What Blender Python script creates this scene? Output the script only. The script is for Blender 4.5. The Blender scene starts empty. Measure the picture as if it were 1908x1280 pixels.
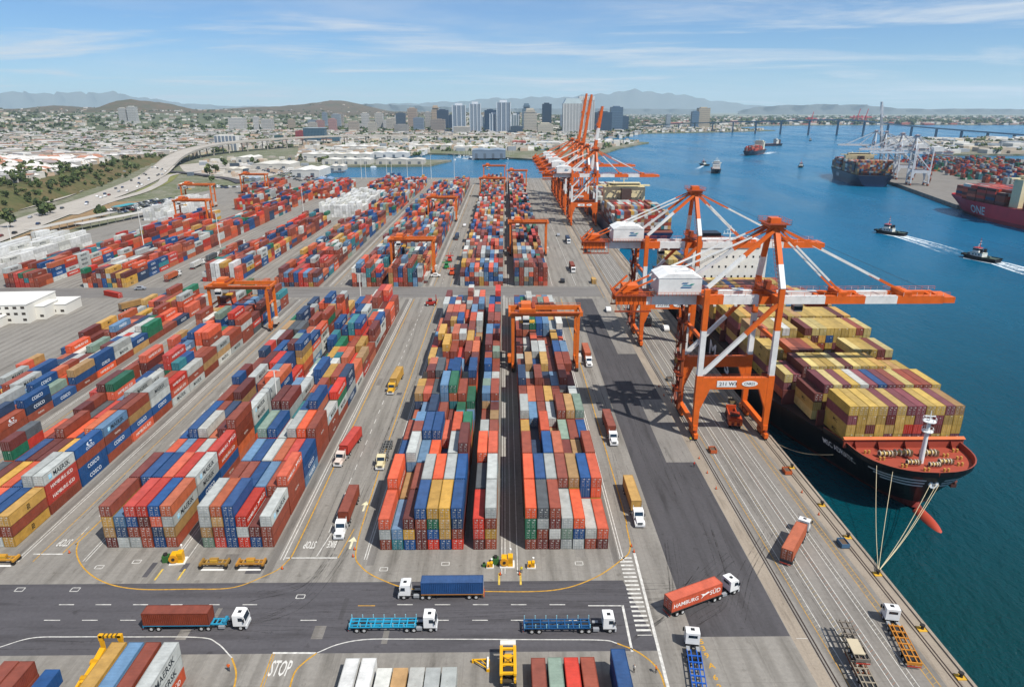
import bpy, math, random
import numpy as np
from mathutils import Vector

R = math.radians
SC = bpy.context.scene
COL = SC.collection
random.seed(7)
rng = np.random.default_rng(7)

# ---------------------------------------------------------------- camera
cam_data = bpy.data.cameras.new('camera')
cam = bpy.data.objects.new('camera', cam_data)
COL.objects.link(cam)
cam_data.sensor_width = 36.0
cam_data.lens = 24.0
cam_data.clip_start = 1.0
cam_data.clip_end = 90000.0
cam.location = (0, 0, 91.0)
cam.rotation_euler = (R(90 - 18.80), 0, -R(0.597))
SC.camera = cam

# ---------------------------------------------------------------- sky and sun
SUN_DIR = Vector((0.54, -0.50, 1.0)).normalized()      # towards the sun: behind the camera, to the right
SUN_EL = math.asin(SUN_DIR.z)
world = bpy.data.worlds.new('World')
SC.world = world
world.use_nodes = True
wn, wl = world.node_tree.nodes, world.node_tree.links
wn.clear()
w_out = wn.new('ShaderNodeOutputWorld')
w_bg = wn.new('ShaderNodeBackground')
w_bg.inputs['Strength'].default_value = 0.070
w_sky = wn.new('ShaderNodeTexSky')
w_sky.sky_type = 'NISHITA'
w_sky.sun_disc = False
w_sky.sun_elevation = SUN_EL
w_sky.sun_rotation = math.atan2(SUN_DIR.x, SUN_DIR.y)
w_sky.altitude = 900
w_sky.air_density = 1.0
w_sky.dust_density = 0.0
w_sky.ozone_density = 5.0
# thin cirrus: noise on a flat cloud layer (direction divided by its height)
w_tc = wn.new('ShaderNodeTexCoord')
w_sep = wn.new('ShaderNodeSeparateXYZ')
wl.new(w_tc.outputs['Generated'], w_sep.inputs[0])
w_zc = wn.new('ShaderNodeMath'); w_zc.operation = 'MAXIMUM'; w_zc.inputs[1].default_value = 0.0
wl.new(w_sep.outputs['Z'], w_zc.inputs[0])
w_za = wn.new('ShaderNodeMath'); w_za.operation = 'ADD'; w_za.inputs[1].default_value = 0.045
wl.new(w_zc.outputs[0], w_za.inputs[0])
w_dx = wn.new('ShaderNodeMath'); w_dx.operation = 'DIVIDE'
wl.new(w_sep.outputs['X'], w_dx.inputs[0]); wl.new(w_za.outputs[0], w_dx.inputs[1])
w_dy = wn.new('ShaderNodeMath'); w_dy.operation = 'DIVIDE'
wl.new(w_sep.outputs['Y'], w_dy.inputs[0]); wl.new(w_za.outputs[0], w_dy.inputs[1])
w_cmb = wn.new('ShaderNodeCombineXYZ')
wl.new(w_dx.outputs[0], w_cmb.inputs[0]); wl.new(w_dy.outputs[0], w_cmb.inputs[1])


def sky_layer(scale, rot, squash, off, detail, dist, lo, hi, amount):
    m = wn.new('ShaderNodeMapping')
    m.inputs['Rotation'].default_value = (0, 0, R(rot))
    m.inputs['Scale'].default_value = (scale * squash, scale, 1)
    m.inputs['Location'].default_value = off
    wl.new(w_cmb.outputs[0], m.inputs[0])
    n = wn.new('ShaderNodeTexNoise')
    n.inputs['Scale'].default_value = 1.0
    n.inputs['Detail'].default_value = detail
    n.inputs['Roughness'].default_value = 0.62
    n.inputs['Distortion'].default_value = dist
    wl.new(m.outputs[0], n.inputs['Vector'])
    r = wn.new('ShaderNodeMapRange')
    r.interpolation_type = 'SMOOTHSTEP'
    r.inputs['From Min'].default_value = lo
    r.inputs['From Max'].default_value = hi
    r.inputs['To Max'].default_value = amount
    wl.new(n.outputs['Fac'], r.inputs['Value'])
    return r.outputs[0]


c1 = sky_layer(0.55, 8, 0.6, (3.1, 7.7, 0), 8, 0.5, 0.47, 0.72, 0.9)
c2 = sky_layer(0.20, -10, 0.8, (1.3, 2.4, 0), 6, 0.4, 0.44, 0.74, 0.38)
w_add = wn.new('ShaderNodeMath'); w_add.operation = 'ADD'; w_add.use_clamp = True
wl.new(c1, w_add.inputs[0]); wl.new(c2, w_add.inputs[1])
w_mix = wn.new('ShaderNodeMix'); w_mix.data_type = 'RGBA'
wl.new(w_add.outputs[0], w_mix.inputs['Factor'])
w_tint = wn.new('ShaderNodeMix'); w_tint.data_type = 'RGBA'; w_tint.blend_type = 'MULTIPLY'
w_tint.inputs['Factor'].default_value = 1.0
w_tint.inputs['B'].default_value = (0.70, 1.0, 1.28, 1)
wl.new(w_sky.outputs[0], w_tint.inputs['A'])
wl.new(w_tint.outputs['Result'], w_mix.inputs['A'])
w_mix.inputs['B'].default_value = (8.4, 9.0, 9.8, 1)
wl.new(w_mix.outputs['Result'], w_bg.inputs['Color'])
wl.new(w_bg.outputs[0], w_out.inputs['Surface'])

sun_data = bpy.data.lights.new('sun', 'SUN')
sun_data.energy = 5.0
sun_data.angle = R(0.53)
sun_data.color = (1.0, 0.955, 0.89)
sun = bpy.data.objects.new('sun', sun_data)
COL.objects.link(sun)
sun.location = (300, -300, 500)
sun.rotation_euler = (-SUN_DIR).to_track_quat('-Z', 'Y').to_euler()

# ---------------------------------------------------------------- exposure and render settings
SC.view_settings.view_transform = 'Standard'
SC.view_settings.look = 'None'
SC.view_settings.exposure = 0.27
SC.view_settings.gamma = 1.0
SC.view_settings.use_curve_mapping = False
SC.render.engine = 'CYCLES'
SC.cycles.max_bounces = 5
SC.cycles.diffuse_bounces = 2
SC.cycles.glossy_bounces = 2
SC.cycles.transmission_bounces = 2
SC.cycles.volume_bounces = 2
SC.cycles.caustics_reflective = False
SC.cycles.caustics_refractive = False
SC.cycles.use_denoising = True
SC.cycles.use_adaptive_sampling = True
SC.cycles.adaptive_threshold = 0.006

# ================================================================ helpers


def lin(h):
    """'#rrggbb' -> linear rgb tuple"""
    h = h.lstrip('#')
    out = []
    for i in (0, 2, 4):
        c = int(h[i:i + 2], 16) / 255.0
        out.append(c / 12.92 if c <= 0.04045 else ((c + 0.055) / 1.055) ** 2.4)
    return tuple(out)


def C4(h, rough=0.5):
    return lin(h) + (rough,)


class MB:
    """collects coloured faces; build() links them as ONE mesh object. The colour's alpha is the roughness."""

    def __init__(self):
        self.v, self.f, self.c = [], [], []

    def add(self, verts, faces, col):
        n = len(self.v)
        self.v.extend(verts)
        self.f.extend([tuple(i + n for i in q) for q in faces])
        self.c.extend([col] * len(faces))
        return self

    def box(self, x0, x1, y0, y1, z0, z1, col, bottom=True):
        v = [(x0, y0, z0), (x1, y0, z0), (x1, y1, z0), (x0, y1, z0), (x0, y0, z1), (x1, y0, z1), (x1, y1, z1), (x0, y1, z1)]
        f = [(4, 5, 6, 7), (0, 1, 5, 4), (1, 2, 6, 5), (2, 3, 7, 6), (3, 0, 4, 7)]
        if bottom:
            f.append((3, 2, 1, 0))
        return self.add(v, f, col)

    def obox(self, cx, cy, z0, sx, sy, sz, rz, col):
        c, s = math.cos(rz), math.sin(rz)
        v = []
        for z in (z0, z0 + sz):
            for x, y in ((-sx / 2, -sy / 2), (sx / 2, -sy / 2), (sx / 2, sy / 2), (-sx / 2, sy / 2)):
                v.append((cx + x * c - y * s, cy + x * s + y * c, z))
        return self.add(v, [(4, 5, 6, 7), (0, 1, 5, 4), (1, 2, 6, 5), (2, 3, 7, 6), (3, 0, 4, 7), (3, 2, 1, 0)], col)

    def frame(self, p0, p1):
        d = (Vector(p1) - Vector(p0)).normalized()
        up = Vector((0, 0, 1)) if abs(d.z) < 0.99 else Vector((0, 1, 0))
        s = d.cross(up).normalized()
        u = s.cross(d).normalized()
        return s, u

    def beam(self, p0, p1, w, h, col, w1=None, h1=None):
        s, u = self.frame(p0, p1)
        p0, p1 = Vector(p0), Vector(p1)
        w1 = w if w1 is None else w1
        h1 = h if h1 is None else h1
        v = []
        for p, a, b in ((p0, w, h), (p1, w1, h1)):
            for i, j in ((-1, -1), (1, -1), (1, 1), (-1, 1)):
                v.append(tuple(p + s * (i * a / 2) + u * (j * b / 2)))
        return self.add(v, [(0, 1, 5, 4), (1, 2, 6, 5), (2, 3, 7, 6), (3, 0, 4, 7), (3, 2, 1, 0), (4, 5, 6, 7)], col)

    def tube(self, p0, p1, r0, col, r1=None, n=8):
        s, u = self.frame(p0, p1)
        p0, p1 = Vector(p0), Vector(p1)
        r1 = r0 if r1 is None else r1
        v = []
        for p, r in ((p0, r0), (p1, r1)):
            for i in range(n):
                a = 2 * math.pi * i / n
                v.append(tuple(p + s * (r * math.cos(a)) + u * (r * math.sin(a))))
        f = [(i, (i + 1) % n, n + (i + 1) % n, n + i) for i in range(n)]
        f += [tuple(range(n - 1, -1, -1)), tuple(range(n, 2 * n))]
        return self.add(v, f, col)

    def path(self, pts, r, col, n=5):
        for a, b in zip(pts[:-1], pts[1:]):
            self.tube(a, b, r, col, n=n)
        return self

    def prism(self, poly, z0, z1, col, side=None):
        n = len(poly)
        v = [(x, y, z0) for x, y in poly] + [(x, y, z1) for x, y in poly]
        self.add(v, [tuple(range(n, 2 * n))], col)
        self.add(v, [(i, (i + 1) % n, n + (i + 1) % n, n + i) for i in range(n)], side or col)
        return self

    def profile(self, poly, y0, y1, col):
        """polygon in x,z swept along y"""
        n = len(poly)
        v = [(x, y0, z) for x, z in poly] + [(x, y1, z) for x, z in poly]
        f = [tuple(range(n)), tuple(range(2 * n - 1, n - 1, -1))]
        f += [(i, n + i, n + (i + 1) % n, (i + 1) % n) for i in range(n)]
        return self.add(v, f, col)

    def profile_x(self, poly, x0, x1, col):
        """polygon in y,z swept along x"""
        n = len(poly)
        v = [(x0, y, z) for y, z in poly] + [(x1, y, z) for y, z in poly]
        f = [tuple(range(n)), tuple(range(2 * n - 1, n - 1, -1))]
        f += [(i, n + i, n + (i + 1) % n, (i + 1) % n) for i in range(n)]
        return self.add(v, f, col)

    def wheel(self, x, y, z, r, w, col_t, col_r):
        """axis along y"""
        self.tube((x, y - w / 2, z), (x, y + w / 2, z), r, col_t, n=14)
        self.tube((x, y - w / 2 - 0.02, z), (x, y + w / 2 + 0.02, z), r * 0.55, col_r, n=10)
        return self

    def mesh(self, name):
        me = bpy.data.meshes.new(name)
        me.from_pydata(self.v, [], self.f)
        at = me.attributes.new('col', 'FLOAT_COLOR', 'FACE')
        at.data.foreach_set('color', np.asarray(self.c, dtype=np.float32).ravel())
        return me

    def build(self, name, mat=None, parent=None, loc=None, rz=0.0):
        return link(name, self.mesh(name), mat or PAINT, parent, loc, rz)


def link(name, me, mat=None, parent=None, loc=None, rz=0.0):
    if mat is not None and not me.materials:
        me.materials.append(mat)
    o = bpy.data.objects.new(name, me)
    COL.objects.link(o)
    if parent is not None:
        o.parent = parent
    if loc is not None:
        o.location = loc
    o.rotation_euler = (0, 0, rz)
    return o


def tag(o, label, cat, group=None):
    o['label'] = label
    o['category'] = cat
    if group:
        o['group'] = group
    return o


def kind(o, k):
    o['kind'] = k
    return o


def empty(name, loc=(0, 0, 0), rz=0.0):
    o = bpy.data.objects.new(name, None)
    COL.objects.link(o)
    o.location = loc
    o.rotation_euler = (0, 0, rz)
    return o


def thing(name, label, cat, loc=(0, 0, 0), rz=0.0, group=None):
    return tag(empty(name, loc, rz), label, cat, group)


KIDS = {}


def kids(o):
    return [c for c in o.children]


def copy_tree(o, parent=None):
    c = o.copy()
    COL.objects.link(c)
    c.parent = parent
    for ch in kids(o):
        copy_tree(ch, c)
    return c


def boxes_mesh(name, B, cols, rot=None, fade=0.0):
    """B: n x 6 array x0,x1,y0,y1,z0,z1; cols n x 4. rot: n angles about each box centre. One mesh."""
    B = np.asarray(B, dtype=np.float64)
    n = len(B)
    V = np.empty((n, 8, 3))
    xi = [0, 1, 1, 0, 0, 1, 1, 0]
    yi = [2, 2, 3, 3, 2, 2, 3, 3]
    zi = [4, 4, 4, 4, 5, 5, 5, 5]
    V[:, :, 0] = B[:, xi]
    V[:, :, 1] = B[:, yi]
    V[:, :, 2] = B[:, zi]
    if rot is not None:
        cx = (B[:, 0] + B[:, 1])[:, None] / 2
        cy = (B[:, 2] + B[:, 3])[:, None] / 2
        c, s = np.cos(rot)[:, None], np.sin(rot)[:, None]
        dx, dy = V[:, :, 0] - cx, V[:, :, 1] - cy
        V[:, :, 0], V[:, :, 1] = cx + dx * c - dy * s, cy + dx * s + dy * c
    Q = np.array([(4, 5, 6, 7), (0, 1, 5, 4), (1, 2, 6, 5), (2, 3, 7, 6), (3, 0, 4, 7)])
    F = (np.arange(n) * 8)[:, None, None] + Q[None]
    CC = np.repeat(np.asarray(cols, dtype=float)[:, None, :], 5, axis=1)
    if fade:      # sun-faded, dusty roofs
        g = CC[:, 0, :3].mean(axis=1, keepdims=True)
        CC[:, 0, :3] = CC[:, 0, :3] * (1 - fade) + fade * (g * .5 + .22)
    return quads_mesh(name, V.reshape(-1, 3), F.reshape(-1, 4), CC.reshape(-1, 4))


def quads_mesh(name, V, F, C):
    me = bpy.data.meshes.new(name)
    k = F.shape[1]
    me.vertices.add(len(V))
    me.vertices.foreach_set('co', np.asarray(V, dtype=np.float32).ravel())
    me.loops.add(F.size)
    me.loops.foreach_set('vertex_index', np.asarray(F, dtype=np.int32).ravel())
    me.polygons.add(len(F))
    me.polygons.foreach_set('loop_start', np.arange(0, F.size, k, dtype=np.int32))
    me.polygons.foreach_set('loop_total', np.full(len(F), k, dtype=np.int32))
    at = me.attributes.new('col', 'FLOAT_COLOR', 'FACE')
    at.data.foreach_set('color', np.asarray(C, dtype=np.float32).ravel())
    me.polygons.foreach_set('use_smooth', np.zeros(len(F), dtype=bool))
    me.update(calc_edges=True)
    return me


ORD = ['', 'first', 'second', 'third', 'fourth', 'fifth', 'sixth', 'seventh', 'eighth', 'ninth', 'tenth', 'eleventh', 'twelfth',
       'thirteenth', 'fourteenth', 'fifteenth', 'sixteenth', 'seventeenth', 'eighteenth', 'nineteenth', 'twentieth']

# ================================================================ materials


class NT:
    def __init__(self, name):
        self.m = bpy.data.materials.new(name)
        self.m.use_nodes = True
        self.t = self.m.node_tree
        self.t.nodes.clear()
        self.out = self.n('ShaderNodeOutputMaterial')
        self.b = self.n('ShaderNodeBsdfPrincipled')
        self.l(self.b.outputs[0], self.out.inputs['Surface'])

    def n(self, t, **k):
        o = self.t.nodes.new(t)
        for a, b in k.items():
            setattr(o, a, b)
        return o

    def l(self, a, b):
        self.t.links.new(a, b)

    def noise(self, vec, scale, detail=4, rough=0.55, dist=0.0):
        n = self.n('ShaderNodeTexNoise')
        n.inputs['Scale'].default_value = scale
        n.inputs['Detail'].default_value = detail
        n.inputs['Roughness'].default_value = rough
        n.inputs['Distortion'].default_value = dist
        if vec is not None:
            self.l(vec, n.inputs['Vector'])
        return n.outputs['Fac']

    def rng(self, v, a, b, c, d):
        r = self.n('ShaderNodeMapRange')
        for k, x in zip(('From Min', 'From Max', 'To Min', 'To Max'), (a, b, c, d)):
            r.inputs[k].default_value = x
        self.l(v, r.inputs['Value'])
        return r.outputs[0]

    def mix(self, fac, a, b, mode='MIX'):
        m = self.n('ShaderNodeMix', data_type='RGBA', blend_type=mode)
        for s, v in (('Factor', fac), ('A', a), ('B', b)):
            if isinstance(v, (int, float)):
                m.inputs[s].default_value = v
            elif isinstance(v, tuple):
                m.inputs[s].default_value = v if len(v) == 4 else v + (1,)
            else:
                self.l(v, m.inputs[s])
        return m.outputs['Result']

    def math(self, op, a, b):
        m = self.n('ShaderNodeMath', operation=op)
        for i, v in enumerate((a, b)):
            if isinstance(v, (int, float)):
                m.inputs[i].default_value = v
            else:
                self.l(v, m.inputs[i])
        return m.outputs[0]

    def mapping(self, vec, scale=(1, 1, 1), rot=(0, 0, 0)):
        m = self.n('ShaderNodeMapping')
        m.inputs['Scale'].default_value = scale
        m.inputs['Rotation'].default_value = rot
        self.l(vec, m.inputs[0])
        return m.outputs[0]

    def bump(self, h, strength, dist):
        b = self.n('ShaderNodeBump')
        b.inputs['Strength'].default_value = strength
        b.inputs['Distance'].default_value = dist
        self.l(h, b.inputs['Height'])
        self.l(b.outputs[0], self.b.inputs['Normal'])


def paint_material(name, wear=0.25, scale=0.6, metallic=0.0, rust=0.0, streak=False):
    t = NT(name)
    a = t.n('ShaderNodeAttribute', attribute_name='col')
    geo = t.n('ShaderNodeNewGeometry')
    pos = geo.outputs['Position']
    n1 = t.noise(pos, scale, 5, 0.65)
    v = t.rng(n1, 0.25, 0.75, 1.0 - wear, 1.0 + wear * 0.6)
    col = t.mix(1.0, a.outputs['Color'], v, 'MULTIPLY')
    if rust:
        n2 = t.noise(t.mapping(pos, (1, 1, 0.35) if streak else (1, 1, 1)), scale * 3.1, 6, 0.7)
        f = t.rng(n2, 0.60, 0.78, 0.0, rust)
        col = t.mix(f, col, lin('#5d3a24'))
    t.l(col, t.b.inputs['Base Color'])
    t.l(a.outputs['Alpha'], t.b.inputs['Roughness'])
    t.b.inputs['Metallic'].default_value = metallic
    t.b.inputs['Specular IOR Level'].default_value = 0.35
    return t.m


def plain_material(name, hexcol, rough=0.6, metallic=0.0, wear=0.15, scale=1.0, spec=0.4):
    t = NT(name)
    geo = t.n('ShaderNodeNewGeometry')
    n1 = t.noise(geo.outputs['Position'], scale, 4, 0.6)
    v = t.rng(n1, 0.25, 0.75, 1.0 - wear, 1.0 + wear)
    t.l(t.mix(1.0, lin(hexcol), v, 'MULTIPLY'), t.b.inputs['Base Color'])
    t.b.inputs['Roughness'].default_value = rough
    t.b.inputs['Metallic'].default_value = metallic
    t.b.inputs['Specular IOR Level'].default_value = spec
    return t.m


PAINT = paint_material('weathered_paint', 0.14, 0.5)
CRANE_PAINT = paint_material('crane_paint', 0.22, 0.3, rust=0.5, streak=True)
BOX_PAINT = paint_material('container_paint', 0.30, 0.5, rust=0.45, streak=True)
FACADE = paint_material('facade_paint', 0.12, 0.05)
LETTER = paint_material('lettering_paint', 0.08, 1.0)


def glass_material(name, hexcol='#1b2a35', rough=0.08):
    t = NT(name)
    t.b.inputs['Base Color'].default_value = lin(hexcol) + (1,)
    t.b.inputs['Roughness'].default_value = rough
    t.b.inputs['Specular IOR Level'].default_value = 0.8
    return t.m


GLASS = glass_material('tinted_glass')


def ground_material(name, base, dark, light, sc=0.05, tracks=0.0, joint=0.0, along_x=False):
    t = NT(name)
    geo = t.n('ShaderNodeNewGeometry')
    pos = geo.outputs['Position']
    big = t.noise(pos, sc * 0.5, 5, 0.6, 0.3)
    fine = t.noise(pos, sc * 24, 6, 0.7)
    mid = t.noise(t.mapping(pos, (0.10, 1.0, 1) if along_x else (1.0, 0.10, 1)), sc * 7, 6, 0.68, 0.25)
    col = t.mix(t.rng(big, 0.3, 0.7, 0, 1), lin(dark), lin(light))
    col = t.mix(0.45, col, lin(base))
    v = t.rng(fine, 0.2, 0.8, 0.80, 1.16)
    col = t.mix(1.0, col, v, 'MULTIPLY')
    # oil and tyre staining with its own ragged shape
    st = t.rng(mid, 0.50, 0.72, 0.0, 0.8)
    col = t.mix(st, col, t.mix(1.0, col, (0.55, 0.54, 0.53), 'MULTIPLY'))
    if tracks:
        w = t.n('ShaderNodeTexWave', wave_type='BANDS', bands_direction='X')
        w.inputs['Scale'].default_value = 0.085
        w.inputs['Distortion'].default_value = 1.5
        w.inputs['Detail'].default_value = 2
        w.inputs['Detail Scale'].default_value = 0.4
        t.l(t.mapping(pos, (0.06, 1, 1), (0, 0, R(90))) if along_x else t.mapping(pos, (1, 0.06, 1)), w.inputs['Vector'])
        tf = t.math('MULTIPLY', t.rng(w.outputs['Fac'], 0.45, 0.95, 0, tracks), t.rng(big, 0.35, 0.65, 0.2, 1))
        col = t.mix(tf, col, t.mix(1.0, col, (0.62, 0.61, 0.60), 'MULTIPLY'))
    spots = t.rng(t.noise(pos, sc * 9, 4, 0.6), 0.62, 0.72, 0, 0.55)
    col = t.mix(spots, col, t.mix(1.0, col, (0.5, 0.48, 0.46), 'MULTIPLY'))
    if joint:
        br = t.n('ShaderNodeTexBrick')
        br.inputs['Scale'].default_value = 1.0
        br.inputs['Mortar Size'].default_value = 0.05
        br.inputs['Brick Width'].default_value = 7.5
        br.inputs['Row Height'].default_value = 7.5
        br.offset = 0.0
        t.l(pos, br.inputs['Vector'])
        col = t.mix(t.math('MULTIPLY', br.outputs['Fac'], joint), col, t.mix(1.0, col, (0.55, 0.53, 0.5), 'MULTIPLY'))
    t.l(col, t.b.inputs['Base Color'])
    t.b.inputs['Roughness'].default_value = 0.9
    t.b.inputs['Specular IOR Level'].default_value = 0.25
    t.bump(fine, 0.25, 0.03)
    return t.m
# ================================================================ the setting
WATER_Z = -4.0
_PT = math.atan(433 / 1272.0)
_YW = math.atan(14 / 1272.0 * math.cos(_PT))


def ray(px, py):
    """direction through a pixel of the 1908 x 1280 photograph"""
    x, y = (px - 954) / 1272.0, (py - 640) / 1272.0
    d = (x, math.cos(_PT) - y * math.sin(_PT), -math.sin(_PT) - y * math.cos(_PT))
    c, s = math.cos(_YW), math.sin(_YW)
    return (d[0] * c + d[1] * s, d[1] * c - d[0] * s, d[2])


def G(px, py, z=0.0):
    """survey: the point at height z that the photograph shows at this pixel"""
    d = ray(px, py)
    t = (z - 91.0) / d[2]
    return (d[0] * t, d[1] * t)


def atY(px, py, Y):
    d = ray(px, py)
    t = Y / d[1]
    return (d[0] * t, Y, 91.0 + d[2] * t)


CONCRETE = ground_material('concrete_yard', '#827e77', '#736f69', '#8e8a82', 0.05, tracks=0.6, joint=0.35)
APRON = ground_material('concrete_apron', '#7b7771', '#6d6963', '#87827b', 0.05, tracks=0.65, joint=0.3)
ASPHALT = ground_material('asphalt_dark', '#4a484a', '#414041', '#545254', 0.06, tracks=0.35)
ROADMAT = ground_material('asphalt_road', '#504e51', '#474648', '#5a585b', 0.06, tracks=0.35, along_x=True)
PADMAT = ground_material('concrete_pad', '#7d7973', '#6f6b66', '#88847d', 0.08)
TANMAT = ground_material('concrete_tan', '#8f8475', '#80766a', '#9c9182', 0.1)
WEARMAT = ground_material('rubber_worn_concrete', '#716d68', '#5f5c57', '#7f7b75', 0.12, tracks=0.6)
RAILMAT = plain_material('rail_steel', '#40332d', 0.5, 0.4, 0.3, 2.0)


def land_material():
    t = NT('city_ground')
    geo = t.n('ShaderNodeNewGeometry')
    pos = geo.outputs['Position']
    a = t.noise(pos, 0.004, 6, 0.65)
    b = t.noise(pos, 0.03, 6, 0.7)
    c = t.noise(pos, 0.15, 4, 0.7)
    col = t.mix(t.rng(b, 0.4, 0.6, 0, 1), lin('#817c72'), lin('#5d614a'))
    col = t.mix(t.rng(a, 0.4, 0.62, 0, 0.7), col, lin('#5c6446'))
    col = t.mix(t.rng(c, 0.55, 0.75, 0, 0.8), col, lin('#a39c90'))
    t.l(col, t.b.inputs['Base Color'])
    t.b.inputs['Roughness'].default_value = 0.95
    t.b.inputs['Specular IOR Level'].default_value = 0.1
    return t.m


def hill_material(name, c1, c2, c3, sc):
    t = NT(name)
    geo = t.n('ShaderNodeNewGeometry')
    pos = geo.outputs['Position']
    a = t.noise(pos, sc, 6, 0.65)
    b = t.noise(pos, sc * 7, 6, 0.7)
    col = t.mix(t.rng(a, 0.35, 0.65, 0, 1), lin(c1), lin(c2))
    col = t.mix(t.rng(b, 0.5, 0.66, 0, 0.85), col, lin(c3))
    t.l(col, t.b.inputs['Base Color'])
    t.b.inputs['Roughness'].default_value = 0.95
    t.b.inputs['Specular IOR Level'].default_value = 0.1
    return t.m


LAND = land_material()
HILL = hill_material('scrub_hill', '#63503f', '#4c4a38', '#3a3f2e', 0.006)
TOWNHILL = hill_material('town_hill', '#48513a', '#5a5f48', '#777468', 0.006)
MOUNT = hill_material('far_mountain', '#4f5250', '#474d4c', '#3d4442', 0.0006)
BLUFF = hill_material('bluff_soil', '#66583f', '#4a5232', '#384228', 0.02)


def water_material():
    t = NT('harbour_water')
    geo = t.n('ShaderNodeNewGeometry')
    pos = geo.outputs['Position']
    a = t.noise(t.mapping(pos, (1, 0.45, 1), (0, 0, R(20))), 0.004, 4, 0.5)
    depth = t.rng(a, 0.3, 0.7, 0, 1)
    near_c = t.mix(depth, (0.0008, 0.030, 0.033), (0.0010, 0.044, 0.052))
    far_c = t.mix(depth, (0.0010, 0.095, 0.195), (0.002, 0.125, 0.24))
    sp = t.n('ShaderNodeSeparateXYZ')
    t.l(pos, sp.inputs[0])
    # greener near the camera; bluer far off, sky reflection and haze painted in
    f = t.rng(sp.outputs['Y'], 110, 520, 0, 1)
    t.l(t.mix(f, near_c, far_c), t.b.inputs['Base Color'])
    t.b.inputs['Roughness'].default_value = 0.16
    t.b.inputs['IOR'].default_value = 1.33
    t.b.inputs['Specular IOR Level'].default_value = 0.20
    h1 = t.noise(t.mapping(pos, (1, 0.5, 1), (0, 0, R(28))), 0.55, 4, 0.6, 0.4)
    h2 = t.noise(t.mapping(pos, (1, 0.4, 1), (0, 0, R(-35))), 0.12, 4, 0.6, 0.3)
    h = t.math('ADD', h1, t.math('MULTIPLY', h2, 1.6))
    patch = t.noise(t.mapping(pos, (1, 0.35, 1), (0, 0, R(-25))), 0.012, 5, 0.6, 0.6)
    t.l(t.rng(patch, .35, .65, .10, .30), t.b.inputs['Roughness'])
    h3 = t.noise(pos, 1.6, 3, .6)
    h = t.math('ADD', h, t.math('MULTIPLY', h3, .35))
    t.bump(h, 0.8, 0.9)
    return t.m


WATER = water_material()


def sheet(name, poly, z, mat, parent=None, k='structure'):
    me = bpy.data.meshes.new(name)
    me.from_pydata([(x, y, z) for x, y in poly], [], [tuple(range(len(poly)))])
    o = link(name, me, mat, parent)
    if k and parent is None:
        o['kind'] = k
    return o


def land(name, poly, z, mat, depth=8.0):
    n = len(poly)
    me = bpy.data.meshes.new(name)
    v = [(x, y, z) for x, y in poly] + [(x, y, z - depth) for x, y in poly]
    f = [tuple(range(n))] + [((i + 1) % n, i, n + i, n + (i + 1) % n) for i in range(n)]
    me.from_pydata(v, [], f)
    return kind(link(name, me, mat), 'structure')


# harbour water: one sheet that reaches the horizon
sheet('water', [(-43000, -380), (43000, -380), (43000, 43000), (-43000, 43000)], WATER_Z, WATER)

QX = 78.5
land('terminal_ground', [(QX, -60), (QX, 1000), (-233, 1012), (-330, 1012), (-365, 800), (-336, 600), (-336, 380), (-336, -60)], 0.0, CONCRETE, 12)
land('city_ground', [(-336.5, -60), (-336.5, 380), (-336.5, 600), (-365.5, 800), (-330.5, 1012.5), (-300, 1130), (-325, 1240), (-135, 1262), (-105, 1395), (-300, 1420), (-330, 1500),
                     (-230, 1640), (-128, 1600), (0, 1470), (74, 1402), (190, 1500), (300, 1850), (445, 2187), (330, 2290), (330, 2700), (553, 3065),
                     (1000, 3300), (1350, 3550), (1250, 4100), (1737, 4715), (2500, 4950), (6000, 5100), (42000, 5600), (42000, 42000), (-42000, 42000), (-42000, -60)], -0.5, LAND, 10)
land('harbour_island_ground', [(562, 1130), (518, 915), (462, 700), (486, 690), (486, 250), (3000, 250), (3000, 1330), (1033, 1385), (758, 1390), (600, 1250)], 0.0, APRON, 10)
land('far_island_ground', [(957, 1566), (3000, 1500), (5000, 2300), (1750, 2376), (1263, 2381), (1050, 1900)], -0.3, LAND, 10)

# asphalt and pads, each sheet a few millimetres above the one below
sheet('cross_road', [(-330, 97.3), (27.6, 97.3), (23.9, 116.6), (-330, 116.6)], 0.004, ROADMAT)
sheet('truck_asphalt', [(34.2, 100.6), (52.0, 100.6), (52.0, 338), (35.6, 338)], 0.004, ASPHALT)
sheet('concrete_pad', [(44.0, 166), (52.0, 166), (52.0, 209), (44.6, 209)], 0.008, PADMAT)
sheet('concrete_pad', [(44.5, 254), (52.0, 254), (52.0, 338), (44.5, 338)], 0.008, PADMAT)
sheet('rail_strip', [(52.1, -40), (54.9, -40), (54.9, 1000), (52.1, 1000)], 0.004, TANMAT)
sheet('apron_roadway', [(56.3, -40), (73.6, -40), (73.6, 999), (56.3, 999)], 0.004, APRON)
sheet('quay_strip', [(73.7, -40), (QX - 0.6, -40), (QX - 0.6, 999), (73.7, 999)], 0.004, TANMAT)
for x0, x1, y0, y1 in ((-50.6, -48.9, 118, 338), (-107.2, -105.3, 118, 338), (-145.8, -143.6, 140, 338), (22.9, 24.2, 122, 338), (-29.6, -28.0, 122, 338),
                       (-1.6, -0.4, 122, 338), (-44, -42.2, 366, 900), (-99.8, -98, 366, 760)):
    sheet('wheel_track_strip', [(x0, y0), (x1, y0), (x1, y1), (x0, y1)], 0.004, WEARMAT)
sheet('middle_road', [(-330, 342), (52, 342), (52, 363), (-330, 363)], 0.004, ground_material('middle_road_concrete', '#716e6a', '#656260', '#7c7975', 0.05, along_x=True))

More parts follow.
